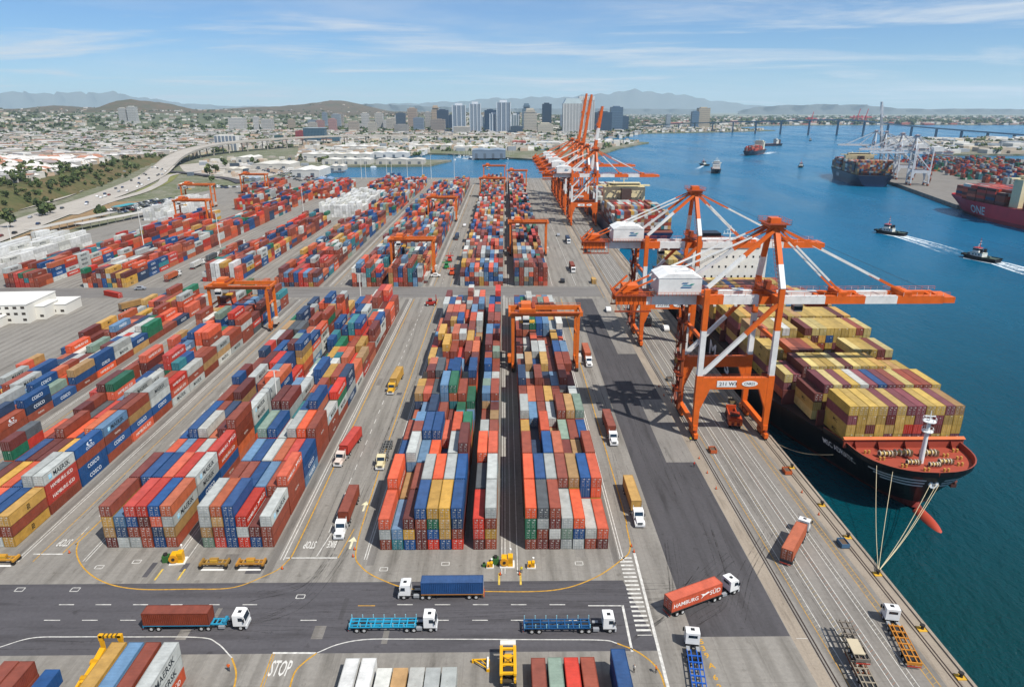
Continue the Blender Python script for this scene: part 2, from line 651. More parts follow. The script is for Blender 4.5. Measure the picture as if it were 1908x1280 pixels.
# crane rails (pairs of steel lines) and the quay kerb
mb = MB()
for x in (55.15, 55.75, 75.55, 76.15):
    mb.box(x - 0.11, x + 0.11, -40, 1000, 0.004, 0.05, C4('#3a2c26', 0.5))
kind(mb.build('crane_rail', RAILMAT), 'structure')
mb = MB()
mb.box(QX - 0.6, QX, -40, 1000, 0, 0.28, C4('#b3a48f', 0.9))
kind(mb.build('quay_kerb', TANMAT), 'structure')

# ---------------------------------------------------------------- painted markings
WHITE_LINE, YELLOW_LINE = C4('#c4c2bb', 0.8), C4('#b98b2c', 0.8)
LINEMAT = paint_material('road_paint', 0.5, 1.1)
wm, ym = MB(), MB()


def line(m, p, q, w, col, z=0.012):
    d = Vector((q[0] - p[0], q[1] - p[1], 0)).normalized()
    s = Vector((-d.y, d.x, 0)) * (w / 2)
    m.add([(p[0] - s.x, p[1] - s.y, z), (q[0] - s.x, q[1] - s.y, z), (q[0] + s.x, q[1] + s.y, z), (p[0] + s.x, p[1] + s.y, z)], [(0, 1, 2, 3)], col)


def curve(m, pts, w, col, z=0.012, n=10):
    """smooth (Catmull-Rom) strip of quads through the points"""
    P = [Vector((p[0], p[1], 0)) for p in pts]
    P = [P[0] * 2 - P[1]] + P + [P[-1] * 2 - P[-2]]
    out = []
    for i in range(1, len(P) - 2):
        for k in range(n):
            t = k / n
            a, b, c, d = P[i - 1], P[i], P[i + 1], P[i + 2]
            out.append(0.5 * ((2 * b) + (c - a) * t + (2 * a - 5 * b + 4 * c - d) * t * t + (3 * b - a - 3 * c + d) * t ** 3))
    out.append(P[-2])
    vv = []
    for i, p in enumerate(out):
        d = (out[min(i + 1, len(out) - 1)] - out[max(i - 1, 0)]).normalized()
        s = Vector((-d.y, d.x, 0)) * (w / 2)
        vv += [(p.x - s.x, p.y - s.y, z), (p.x + s.x, p.y + s.y, z)]
    m.add(vv, [(2 * i, 2 * i + 2, 2 * i + 3, 2 * i + 1) for i in range(len(out) - 1)], col)


W, Y_ = WHITE_LINE, YELLOW_LINE
# yellow loops in front of the blocks
curve(ym, [(-92.5, 338), (-93.0, 200), (-95.2, 137), (-95.0, 130), (-90.4, 123.2), (-83, 117.6), (-74.8, 115.0), (-64, 114.8), (-55.5, 115.1), (-50.5, 118.3), (-46.9, 123), (-46.2, 135), (-46.6, 200), (-46.4, 338)], 0.28, Y_)
curve(ym, [(-34.2, 338), (-34.2, 200), (-33.6, 150), (-32.9, 128), (-30.5, 121.5), (-25, 117), (-18, 114.2), (-4.6, 113.5), (9.4, 113.7), (18, 117.3), (24.6, 123.2), (27.2, 127), (27.9, 135), (28.4, 160), (28.6, 338)], 0.28, Y_)
curve(wm, [G(-60, 1225), G(0, 1205), G(60, 1188), G(130, 1186), G(240, 1186), G(370, 1187), G(405, 1198), G(432, 1225)], 0.22, W)
curve(ym, [G(432, 1225), G(440, 1255), G(432, 1300)], 0.3, Y_)
curve(wm, [G(590, 1216), G(630, 1200), G(680, 1191), G(760, 1190), G(1000, 1191), G(1120, 1192), G(1150, 1198)], 0.22, W)
curve(ym, [G(535, 1300), G(548, 1255), G(565, 1235), G(590, 1216)], 0.3, Y_)
curve(ym, [G(1150, 1198), G(1190, 1215), G(1225, 1245), G(1243, 1290)], 0.3, Y_)
# lane lines
for x, y0, y1 in ((-48.4, 124, 339), (-47.7, 124, 339), (-104.8, 124, 339), (-104.1, 124, 339), (-142.8, 140, 339), (-142.2, 140, 339), (24.6, 123, 339), (25.2, 123, 339), (-30.4, 124, 339), (-29.9, 124, 339),
                  (-0.9, 119, 345), (-0.2, 119, 345), (0.9, 123, 340), (2.4, 119, 340), (-71.2, 124, 339), (-70.6, 124, 339), (-68.4, 124, 339), (-90.4, 124, 339), (-89.8, 124, 339), (-128, 124, 339),
                  (-41.2, 366, 930), (-40.6, 366, 930), (-96.5, 366, 700), (-95.9, 366, 700), (26, 366, 960), (39, 366, 990), (0.6, 366, 960), (1.9, 366, 960), (-26.5, 366, 930), (-87, 366, 800), (-145.5, 378, 640), (-199, 366, 560)):
    line(wm, (x, y0), (x, y1), 0.17, W)
for x, y0, y1 in ((-101.0, 124, 339), (-139.0, 140, 339), (-38.9, 366, 930), (-93.9, 366, 700), (-30, 366, 930), (-131, 124, 339), (50.9, 340, 990)):
    line(ym, (x, y0), (x, y1), 0.17, Y_)
for x in (-40.4, -96.5, -135.0):
    y = 134 if x > -100 else 124
    while y < 335:
        line(wm, (x, y), (x, y + 3.0), 0.16, W)
        y += 7.2
for y in np.arange(370, 900, 9.0):
    line(wm, (-35, y), (-35, y + 3.5), 0.16, W)
    line(wm, (-91, y), (-91, y + 3.5), 0.16, W)
# cross road dashes
for py, xs in ((1126, [(110, 138), (178, 207), (248, 276), (318, 340), (390, 409), (452, 479), (740, 769), (810, 839), (881, 910), (952, 981), (1024, 1053)]),
               (1155, [(82, 112), (153, 182), (224, 253), (560, 590), (812, 836), (880, 909), (952, 976), (1060, 1075)])):
    for a, b in xs:
        line(wm, G(a, py), G(b, py), 0.2, W)
line(ym, G(667, 1128), G(699, 1128), 0.2, Y_)
line(wm, G(1096, 1128), G(1160, 1128), 0.25, W)
line(wm, G(1160, 1127), G(1178, 1214), 0.45, W)
line(wm, G(1182, 1030), G(1250, 1300), 0.55, W)
line(wm, G(532, 1039), G(628, 1039), 0.35, W)
line(wm, G(62, 1032), G(117, 1032), 0.35, W)
line(wm, G(508, 1216), G(588, 1216), 0.4, W)
line(wm, G(590, 1036), G(655, 935), 0.18, W)
line(ym, G(508, 1217), G(478, 1300), 0.2, Y_)
line(ym, G(512, 1217), G(484, 1300), 0.12, Y_)
line(ym, G(630, 1039), G(660, 985), 0.2, Y_)
line(ym, G(117, 1030), G(157, 992), 0.2, Y_)
# zebra crossing
for i in range(19):
    y = 124.0 - i * 1.27
    xc = 25.7 - (124 - y) * 0.012
    mb_w = 0.52 if i not in (18,) else 0.2
    line(wm, (xc - 1.35, y), (xc + 1.35, y), mb_w, W)
# apron lane pairs with hatching
HATCH = [C4('#96907f', 0.85), C4('#98855a', 0.85), C4('#8a6653', 0.85), C4('#969083', 0.85), C4('#9c8550', 0.85)]
for (xa, xb), hc in zip(((57.4, 58.5), (61.0, 62.0), (64.6, 65.6), (68.0, 69.0), (71.4, 72.6)), HATCH):
    for x in (xa, xb):
        m, c = (ym, Y_) if x in (57.4, 72.6, 71.4) else (wm, W)
        line(m, (x, -30), (x, 990), 0.13, c)
    y = 84.0
    while y < 330:
        line(wm, (xa + 0.12, y), (xb - 0.12, y + 0.55), 0.09, hc)
        y += 1.05
line(wm, (55.0, 100), (52.9, 100), 0.1, W)
# parking numbers and small box marks in front of the blocks
for px, py in ((345, 1041), (418, 1041), (488, 1041), (558, 1041), (625, 1041), (694, 1041), (763, 1041), (873, 1041), (1227, 1041), (1297, 1041), (1365, 1041), (1430, 1041), (1495, 1041)):
    x, y = G(600 + px / 2.981, 860 + py * 0.5236 - 2)
    line(ym, (x - 0.45, y), (x + 0.45, y), 0.2, Y_)
    line(ym, (x, y - 0.6), (x, y + 0.6), 0.2, Y_)
for px, py in ((715, 1060), (830, 1050), (1079, 1049), (185, 1056), (255, 1046), (560, 1111), (140, 1098), (37, 1098)):
    x, y = G(px, py)
    for a, b in (((-.8, -.55), (.8, -.55)), ((.8, -.55), (.8, .55)), ((.8, .55), (-.8, .55)), ((-.8, .55), (-.8, -.55))):
        line(wm, (x + a[0], y + a[1]), (x + b[0], y + b[1]), 0.16, W)
for px, py, h in ((930, 1078, 1.9), (970, 1078, 1.9), (296, 1070, 1.8), (338, 1070, 1.8)):
    x, y = G(px, py)
    line(ym, (x, y - h), (x, y + h), 0.4, C4('#c4a648', 0.85))
# arrows on the lane beside the centre block
for px, py in ((680, 942), (656, 1010)):
    x, y = G(px, py)
    line(wm, (x, y - 2.4), (x, y + .3), 0.5, C4('#cfc9a8', .85))
    wm.add([(x - 1, y + .3, .012), (x + 1, y + .3, .012), (x, y + 2.1, .012)], [(0, 1, 2)], C4('#cfc9a8', .85))
white_marks = kind(wm.build('road_marking', LINEMAT), 'structure')
yellow_marks = kind(ym.build('road_marking', LINEMAT), 'structure')

# worn tyre tracks, patches and drain covers that break up the paving
RUBBER = C4('#3b3836', .9)
rm = MB()
rr_ = random.Random(3)
for x0, x1, ya, yb, n in ((-47, -31, 118, 335, 16), (26.5, 33.5, 118, 335, 10), (-103, -90, 118, 335, 12), (57, 73, 84, 330, 18), (35, 51, 104, 330, 16), (-140, -128, 140, 335, 8)):
    for _ in range(n):
        x, y = rr_.uniform(x0, x1), rr_.uniform(ya, yb - 30)
        ln, bend = rr_.uniform(12, 60), rr_.uniform(-1.6, 1.6)
        for dx in (0, 1.9):
            curve(rm, [(x + dx, y), (x + dx + bend * .2, y + ln * .4), (x + dx + bend, y + ln)], rr_.uniform(.08, .2), RUBBER, .0105, 6)
for _ in range(26):
    x, y = rr_.uniform(-100, 20), rr_.uniform(98.5, 115)
    ln, bend = rr_.uniform(8, 40), rr_.uniform(-1.2, 1.2)
    for dy in (0, 1.9):
        curve(rm, [(x, y + dy), (x + ln * .5, y + dy + bend * .3), (x + ln, y + dy + bend)], rr_.uniform(.08, .2), RUBBER, .0105, 6)
for (x0, y0), (x1, y1), (x2, y2) in (((20, 105), (31, 108), (40, 119)), ((24, 100), (33, 109), (37, 130)), ((-50, 112), (-40, 118), (-38, 140)), ((44, 106), (50, 118), (60, 132)), ((-60, 104), (-42, 110), (-36, 128)), ((36, 104), (44, 112), (47, 135)), ((25, 112), (36, 114), (47, 124))):
    for k in range(5):
        o1, o2 = rr_.uniform(-2, 2), rr_.uniform(-2, 2)
        curve(rm, [(x0 + o1, y0 + o2), (x1 + o1, y1 + o2), (x2 + o1, y2 + o2)], rr_.uniform(.1, .26), RUBBER, .0105, 8)


def rubber_material():
    t = NT('tyre_rubber')
    geo = t.n('ShaderNodeNewGeometry')
    n = t.noise(t.mapping(geo.outputs['Position'], (1, 1, 1)), .35, 5, .7)
    t.b.inputs['Base Color'].default_value = lin('#3a3735') + (1,)
    t.b.inputs['Roughness'].default_value = .95
    tr = t.n('ShaderNodeBsdfTransparent')
    mx = t.n('ShaderNodeMixShader')
    t.l(t.rng(n, .38, .7, 0, .55), mx.inputs[0])
    t.l(tr.outputs[0], mx.inputs[1])
    t.l(t.b.outputs[0], mx.inputs[2])
    t.l(mx.outputs[0], t.out.inputs['Surface'])
    return t.m


kind(rm.build('tyre_tracks', rubber_material()), 'stuff')
for i in range(26):
    x, y = rr_.choice([(rr_.uniform(-46, -31), rr_.uniform(120, 330)), (rr_.uniform(26, 33), rr_.uniform(120, 330)), (rr_.uniform(-90, 20), rr_.uniform(99, 114)), (rr_.uniform(57, 72), rr_.uniform(86, 320)), (rr_.uniform(-100, 24), rr_.uniform(118, 126))])
    w_, h_ = rr_.uniform(.8, 3.4), rr_.uniform(1.0, 7.0)
    sheet('paving_patch', [(x, y), (x + w_, y), (x + w_, y + h_), (x, y + h_)], .0065, rr_.choice([ROADMAT, PADMAT, WEARMAT, ASPHALT]))

# ---------------------------------------------------------------- lettering
TEXT_CACHE = {}


def text_mesh(txt, col, bold=0.0, shear=0.0):
    key = (txt, col, bold, shear)
    if key not in TEXT_CACHE:
        cu = bpy.data.curves.new('lettering', 'FONT')
        cu.body = txt
        cu.align_x, cu.align_y = 'CENTER', 'CENTER'
        cu.offset = bold
        cu.shear = shear
        cu.resolution_u = 2
        ob = bpy.data.objects.new('lettering', cu)
        COL.objects.link(ob)
        bpy.context.view_layer.update()
        dg = bpy.context.evaluated_depsgraph_get()
        me = bpy.data.meshes.new_from_object(ob.evaluated_get(dg))
        bpy.data.objects.remove(ob)
        bpy.data.curves.remove(cu)
        me.materials.clear()
        at = me.attributes.new('col', 'FLOAT_COLOR', 'FACE')
        at.data.foreach_set('color', np.tile(np.array(col, dtype=np.float32), len(me.polygons)))
        me.materials.append(LETTER)
        TEXT_CACHE[key] = me
    return TEXT_CACHE[key]


def lettering(txt, parent, loc, size, col, face='+x', name='lettering', bold=0.0, sx=1.0, rot=None, shear=0.0):
    """flat print on a face: +x (reads from the right side), -x, -y (reads from the front), +y, top"""
    o = bpy.data.objects.new(name, text_mesh(txt, col, bold, shear))
    COL.objects.link(o)
    o.parent = parent
    o.location = loc
    o.rotation_euler = rot or {'+x': (R(90), 0, R(90)), '-x': (R(90), 0, R(-90)), '-y': (R(90), 0, 0), '+y': (R(90), 0, R(180)), 'top': (0, 0, 0), 'top_turned': (0, 0, R(180))}[face]
    o.scale = (size * sx, size, size)
    return o


for txt, px, py, face, s in (('STOP', 522, 1246, 'top', 5.0), ('STOP', 578, 1014, 'top_turned', 3.7), ('BIKE', 619, 1013, 'top_turned', 3.4), ('STOP', 121, 1010, 'top_turned', 3.7)):
    x, y = G(px, py)
    lettering(txt, white_marks, (x, y, 0.014), s, W, face, 'painted_word', 0.012, 0.3)
for px, py, txt in ((1307, 1195, '5'), (1311, 1208, '3'), (1317, 1221, '9'), (1326, 1240, 'A'), (1333, 1262, '6'), (1341, 1280, '2')):
    x, y = G(px, py)
    lettering(txt, yellow_marks, (x, y, 0.014), 1.7, Y_, 'top', 'painted_number', 0.02)
# ================================================================ shipping containers
PAL = {
    'brick red': '#8d4029', 'maroon': '#6b3028', 'rust orange': '#bd6038', 'orange red': '#d2552b', 'bright red': '#c0321d',
    'deep blue': '#164a80', 'navy blue': '#273f5e', 'steel blue': '#5c80a0', 'light grey': '#aeb2ad', 'off white': '#c4c4bb',
    'mustard yellow': '#c0933b', 'dark green': '#1f6a4a', 'sage green': '#7d9381', 'teal': '#2b7880', 'tan': '#ab8551',
    'dark grey': '#54595c', 'purple red': '#7d3f45', 'white': '#d2d2cd', 'pale yellow': '#c9b46a', 'ochre': '#b99a45'}
YARD_W = {'brick red': 25, 'maroon': 10, 'rust orange': 9, 'orange red': 12, 'bright red': 6, 'deep blue': 12, 'navy blue': 5, 'steel blue': 7, 'light grey': 10,
          'off white': 5, 'mustard yellow': 5, 'dark green': 2.4, 'sage green': 2, 'teal': 2.2, 'tan': 4, 'dark grey': 2}
RED_W = {'brick red': 32, 'maroon': 9, 'bright red': 10, 'orange red': 12, 'rust orange': 8, 'deep blue': 12, 'navy blue': 4, 'light grey': 8, 'off white': 7, 'mustard yellow': 4, 'teal': 3, 'dark green': 2}
WHITE_W = {'white': 30, 'off white': 6}


def jig(hexcol, k):
    r, g, b = lin(hexcol)
    f = .86 * (1 + (k % 7 - 3) * 0.065)
    q = (k % 5) * .035
    a = (r + g + b) / 3
    return ((r * (1 - q) + a * q) * f, (g * (1 - q) + a * q) * f, (b * (1 - q) + a * q) * f, 0.55)


PAL_NAMES = list(PAL)


def pick(wts, r=random):
    return r.choices(list(wts), weights=list(wts.values()))[0]


CW, CH = 2.44, 2.60
BOXES = []       # every container: dict


def put(x, y, z, L, col, block, row, stack, tier, top, exposed, logo=None, side=False):
    BOXES.append(dict(side=side, x=x, y=y, z=z, L=L, col=col, block=block, row=row, stack=stack, tier=tier, top=top, exp=exposed, logo=logo))


def block(name, xs, y0, nrow, heights, wts=YARD_W, fixed=None, seed=1, pitch=12.62, base=0.0, drop=0.0, maxh=5):
    """xs: left edges of the stacks; heights: (low, high); fixed: {(row, stack): [colours from the ground up]}"""
    r = random.Random(seed)
    fixed = fixed or {}
    H = {}
    ncol = len(xs)
    for j in range(nrow):
        mid = r.uniform(*heights)
        for i in range(ncol):
            if (j, i) in fixed:
                H[j, i] = len(fixed[j, i])
            elif r.random() < drop:
                H[j, i] = 0
            else:
                H[j, i] = max(1, min(maxh, round(mid + r.uniform(-1.15, 1.0))))
    for j in range(nrow):
        run = None
        for i in range(ncol):
            split = (j, i) not in fixed and r.random() < 0.2
            for k in range(H[j, i]):
                if (j, i) in fixed:
                    c = fixed[j, i][k]
                else:
                    if run is None or r.random() > 0.22:
                        run = pick(wts, r)
                    c = run
                logo = None
                if isinstance(c, tuple):
                    c, logo = c
                top = k == H[j, i] - 1
                fr = k >= H.get((j - 1, i), 0)
                lf = k >= H.get((j, i - 1), 0)
                rt = k >= H.get((j, i + 1), 0)
                side = rt if xs[i] < 0 else lf
                expo = top or fr or side
                x = xs[i] + CW / 2 + r.uniform(-.05, .05)
                yy = y0 + j * pitch
                if split:
                    c2 = pick(wts, r) if not isinstance(c, tuple) else c
                    put(x, yy + 3.05, base + k * CH, 6.06, c, name, j, i, k, top, (top or fr or side))
                    put(x, yy + 9.2, base + k * CH, 6.06, c2, name, j, i, k, top, (top or side))
                else:
                    put(x, yy + 6.1 + r.uniform(-.06, .06), base + k * CH, 12.19, c, name, j, i, k, top, expo, logo, side)
    return H


def cols(x0, n, pitch=2.62):
    return [x0 + i * pitch for i in range(n)]


b, m, o_, rd, or_, bl, nv, st, lg, ow, my, gr, sg, te, tn, dg = ('brick red', 'maroon', 'rust orange', 'bright red', 'orange red', 'deep blue', 'navy blue', 'steel blue', 'light grey',
                                                               'off white', 'mustard yellow', 'dark green', 'sage green', 'teal', 'tan', 'dark grey')
MSK, HSD, CSC, MSCL, PLN = 'MAERSK', 'HAMBURG SÜD', 'COSCO', 'msc', None

# wide centre block, its front row as photographed (colours from the ground up)
CX = cols(-27.5, 7) + cols(-7.1, 2)
block('C', CX, 127.3, 15, (2.9, 4.4), seed=11, fixed={
    (0, 0): [b, lg, or_], (0, 1): [te, st], (0, 2): [bl, my, m], (0, 3): [m, m, b, bl], (0, 4): [rd, bl, gr, my], (0, 5): [bl, my, my, my],
    (0, 6): [rd, b, nv, bl], (0, 7): [m, rd, rd], (0, 8): [b, my, b, lg],
    (1, 0): [b, b, or_, or_], (1, 1): [m, tn], (1, 2): [b, m, b], (1, 3): [b, bl, st, lg], (1, 4): [rd, m, my, or_], (1, 5): [b, bl, my, lg], (1, 6): [b, m, nv, bl], (1, 7): [b, rd, dg], (1, 8): [b, tn, m, lg],
    (2, 0): [m, b, bl], (2, 1): [b, bl, st, lg], (2, 2): [m, bl, st], (2, 3): [b, m, or_], (2, 4): [m, bl], (2, 5): [b, m, b, lg], (2, 6): [b, b, m, b, m], (2, 7): [bl, te, rd, or_], (2, 8): [bl, te, b, or_],
    (3, 0): [b, o_, b], (3, 2): [b, bl, nv, bl], (3, 3): [m, b, st, bl], (3, 4): [b, my, or_], (3, 7): [lg, st, lg], (3, 8): [b, m, b]})
# block beside the truck lane
block('R', cols(4.2, 7), 127.2, 15, (3.0, 4.5), seed=23, fixed={
    (0, 0): [b, gr, gr, or_], (0, 1): [m, b, lg, dg], (0, 2): [m, ow, m, b], (0, 3): [lg, sg, lg], (0, 4): [lg, bl, or_], (0, 5): [b, ow], (0, 6): [m, or_],
    (1, 0): [b, m, b, or_], (1, 1): [m, nv, b, bl], (1, 2): [b, lg, m, lg], (1, 3): [b, te, dg, b], (1, 4): [m, bl, my, tn], (1, 5): [b, rd, bl, bl], (1, 6): [b, my, or_, or_],
    (2, 0): [b, m, b, b], (2, 1): [m, nv, nv], (2, 2): [b, m, bl, bl], (2, 3): [rd, m, o_, o_], (2, 4): [m, b, m], (2, 5): [b, o_, tn], (2, 6): [m, b, b, b],
    (3, 0): [b, m, my], (3, 1): [m, nv], (3, 2): [b, or_, rd, or_], (3, 3): [b, tn], (3, 4): [m, lg, sg], (3, 5): [m, rd, b], (3, 6): [b, bl, bl]})
# twin blocks behind the parked spreaders
block('L1', cols(-87.8, 6), 128.8, 15, (2.9, 4.3), seed=31, fixed={
    (0, 0): [m, tn, my, b], (0, 1): [lg, nv, st], (0, 2): [lg, b, bl, rd], (0, 3): [b, b, m, (rd, HSD)], (0, 4): [bl, nv, or_, bl], (0, 5): [b, tn, (lg, MSK), o_],
    (1, 0): [b, m, b, m], (1, 1): [b, bl, bl, bl], (1, 2): [m, b, st, bl], (1, 3): [m, b, o_, or_], (1, 4): [b, bl, rd, rd], (1, 5): [b, bl, (lg, MSK), (lg, MSK)],
    (2, 0): [b, o_, or_], (2, 1): [b, bl, st], (2, 2): [b, m, rd], (2, 3): [b, lg, lg], (2, 4): [b, or_, rd], (2, 5): [b, bl, or_, (rd, HSD)],
    (4, 0): [b, bl, bl], (4, 1): [m, b, b], (4, 2): [m, bl, nv], (4, 3): [b, or_], (4, 4): [b, rd, rd], (4, 5): [or_, te, (lg, MSK), (lg, MSK)]})
block('L2', cols(-66.6, 6), 128.6, 15, (2.8, 4.4), seed=37, fixed={
    (0, 0): [sg, tn, lg, lg], (0, 1): [rd, b, tn, o_], (0, 2): [bl, bl, bl, bl], (0, 3): [rd, lg, (rd, HSD)], (0, 4): [bl, m], (0, 5): [b, b, (lg, MSK)],
    (1, 0): [b, m, b], (1, 1): [b, bl, b], (1, 2): [b, bl, bl], (1, 3): [b, rd, st], (1, 4): [b, m, b], (1, 5): [b, b, b, (or_, HSD)],
    (2, 0): [b, bl, st], (2, 1): [b, bl, bl], (2, 2): [m, b, lg], (2, 3): [b, or_, o_], (2, 4): [b, m, (rd, HSD)], (2, 5): [st, bl, bl],
    (3, 5): [b, b, b, b], (4, 5): [b, b, (lg, MSK)], (5, 5): [b, (lg, MSK), gr, rd]})
# long left block with lettered side
block('L0', cols(-126.2, 7), 129.2, 16, (2.8, 4.2), seed=41, fixed={
    (0, 6): [(my, MSCL), b, (my, MSCL)], (0, 5): [lg, b, bl], (0, 4): [b, nv, bl], (0, 3): [b, b, or_], (1, 6): [b, (rd, HSD), (rd, HSD), (lg, MSK)], (1, 5): [b, b, lg, lg], (1, 4): [b, b, bl],
    (1, 3): [b, b, or_], (1, 2): [b, b, my], (1, 1): [b, bl, m], (2, 6): [(bl, CSC), (bl, CSC), b, (bl, CSC)], (2, 5): [b, bl, o_], (2, 4): [b, bl, my], (2, 3): [b, m, m], (2, 2): [b, m, m], (2, 1): [b, b, bl],
    (3, 6): [b, (bl, CSC), b, (st, MSK)], (3, 5): [b, b, dg, o_], (3, 4): [b, st, bl], (3, 3): [b, b, or_], (4, 6): [(or_, HSD), bl, tn, b], (4, 5): [b, b, m, m], (4, 4): [b, b, bl], (4, 3): [b, m, rd],
    (5, 6): [b, bl, lg, lg], (5, 5): [b, tn, ow], (6, 6): [(lg, MSK), (or_, HSD), rd], (7, 6): [lg, b, (ow, MSK)], (8, 6): [b, tn, b], (9, 6): [ow, tn, (lg, MSK)], (10, 6): [(lg, MSK), b, b], (11, 6): [b, b, (lg, MSK), b]})
block('A', cols(-164.6, 7), 141.8, 15, (1.7, 3.0), seed=47, maxh=4, fixed={
    (1, 6): [b, (nv, CSC)], (2, 6): [my, (nv, CSC), (st, MSK)], (3, 6): [b, (b, CSC)], (4, 6): [b, (nv, CSC), (bl, CSC)], (5, 6): [(bl, CSC)], (6, 6): [b, (bl, CSC), tn], (7, 6): [or_, (bl, CSC), (bl, CSC)], (8, 6): [b, (lg, MSK), lg], (9, 6): [tn, (bl, CSC)],
    (10, 6): [b, gr, gr], (5, 5): [b, sg], (9, 4): [b, (rd, HSD)]})
block('A2', cols(-175.0, 2), 129.2, 16, (1.2, 2.2), seed=48, maxh=3, drop=0.2)
# yard beyond the middle road
block('CB', cols(-24.6, 9), 365.4, 45, (3.1, 4.4), seed=51)
block('RB', cols(5.2, 7), 365.2, 46, (3.1, 4.4), seed=52)
block('B5', cols(-83.3, 6), 364.0, 40, (2.9, 4.4), seed=53)
block('B6', cols(-63.4, 7), 364.0, 43, (2.9, 4.4), seed=54)
block('B4', cols(-125.5, 9), 364.2, 18, (2.9, 4.3), seed=55)
block('B4b', cols(-124.5, 9), 632, 22, (2.9, 4.3), seed=56)
block('B3', cols(-170.2, 8), 377, 17, (2.6, 4.2), RED_W, seed=57, fixed={(0, i): ['white'] * 4 for i in (2, 3, 6)})
block('B2', cols(-229, 9), 363.5, 24, (2.6, 4.2), RED_W, seed=58)
block('B1', cols(-271.5, 7), 364.4, 20, (2.4, 4.0), RED_W, seed=59)
block('W1', cols(-326, 10, 2.9), 392, 8, (2.2, 3.8), WHITE_W, seed=61)
block('W2', cols(-167, 14), 622, 5, (3.6, 4.6), WHITE_W, seed=62)
block('W2b', cols(-163, 13), 690, 5, (3.8, 4.9), WHITE_W, seed=63)
block('W3', cols(-316, 9), 604, 7, (3.6, 4.6), WHITE_W, seed=64)
block('D1', cols(-262, 8), 672, 10, (3.2, 4.6), RED_W, seed=65)
block('D2', cols(-230, 8), 690, 12, (3.2, 4.6), RED_W, seed=66)
block('D3', cols(-204, 7), 760, 9, (3.0, 4.6), RED_W, seed=67)
block('D4', cols(-300, 8), 800, 8, (2.4, 3.6), RED_W, seed=68)
block('D5', cols(-160, 10), 800, 11, (2.8, 4.4), RED_W, seed=69)
# foreground blocks below the cross road
block('F1', cols(-65.3, 4, 2.86), 79.6, 1, (3, 3), seed=70, fixed={(0, 0): [b, b, my], (0, 1): [b, b, st], (0, 2): [b, b, b], (0, 3): [or_, (lg, MSK), (lg, MSK)]})
block('F0', cols(-82.9, 2, 2.7), 78.4, 1, (2, 2), seed=71, fixed={(0, 0): [b, b], (0, 1): [b, b]})
block('F00', [-77.2], 79.2, 1, (1, 1), seed=72, fixed={(0, 0): [(bl, CSC)]})
block('F2', cols(-27.4, 2, 2.8), 81.2, 1, (1, 1), seed=73, fixed={(0, 0): ['white'], (0, 1): ['white']})
block('F3', cols(-21.6, 5, 2.72), 79.0, 1, (1, 1), seed=74, fixed={(0, 0): [ow], (0, 1): [tn], (0, 2): [ow], (0, 3): [lg], (0, 4): [lg]})
block('F4', cols(4.2, 4, 2.8), 81.0, 1, (1, 1), seed=75, fixed={(0, 0): [b], (0, 1): [sg], (0, 2): [rd], (0, 3): [b]})
block('F5', [17.6], 80.1, 1, (2, 2), seed=76, fixed={(0, 0): [bl, bl]})

BLOCK_WORDS = {'C': 'wide centre block', 'R': 'block beside truck lane', 'L1': 'left twin block behind spreaders', 'L2': 'right twin block behind spreaders', 'L0': 'long left lettered block',
               'A': 'far-left low block', 'A2': 'far-left edge rows', 'F1': 'foreground row beside yellow reach stacker', 'F0': 'bottom-left corner pair', 'F00': 'bottom-left corner single', 'F2': 'foreground tall white pair',
               'F3': 'foreground low pale row', 'F4': 'foreground row beside yellow stacker', 'F5': 'foreground row end near crossing', 'S1': 'near ship foredeck', 'CB': 'centre block past middle road', 'RB': 'right block past middle road'}

# ---------------------------------------------------------------- one container, with its two doors


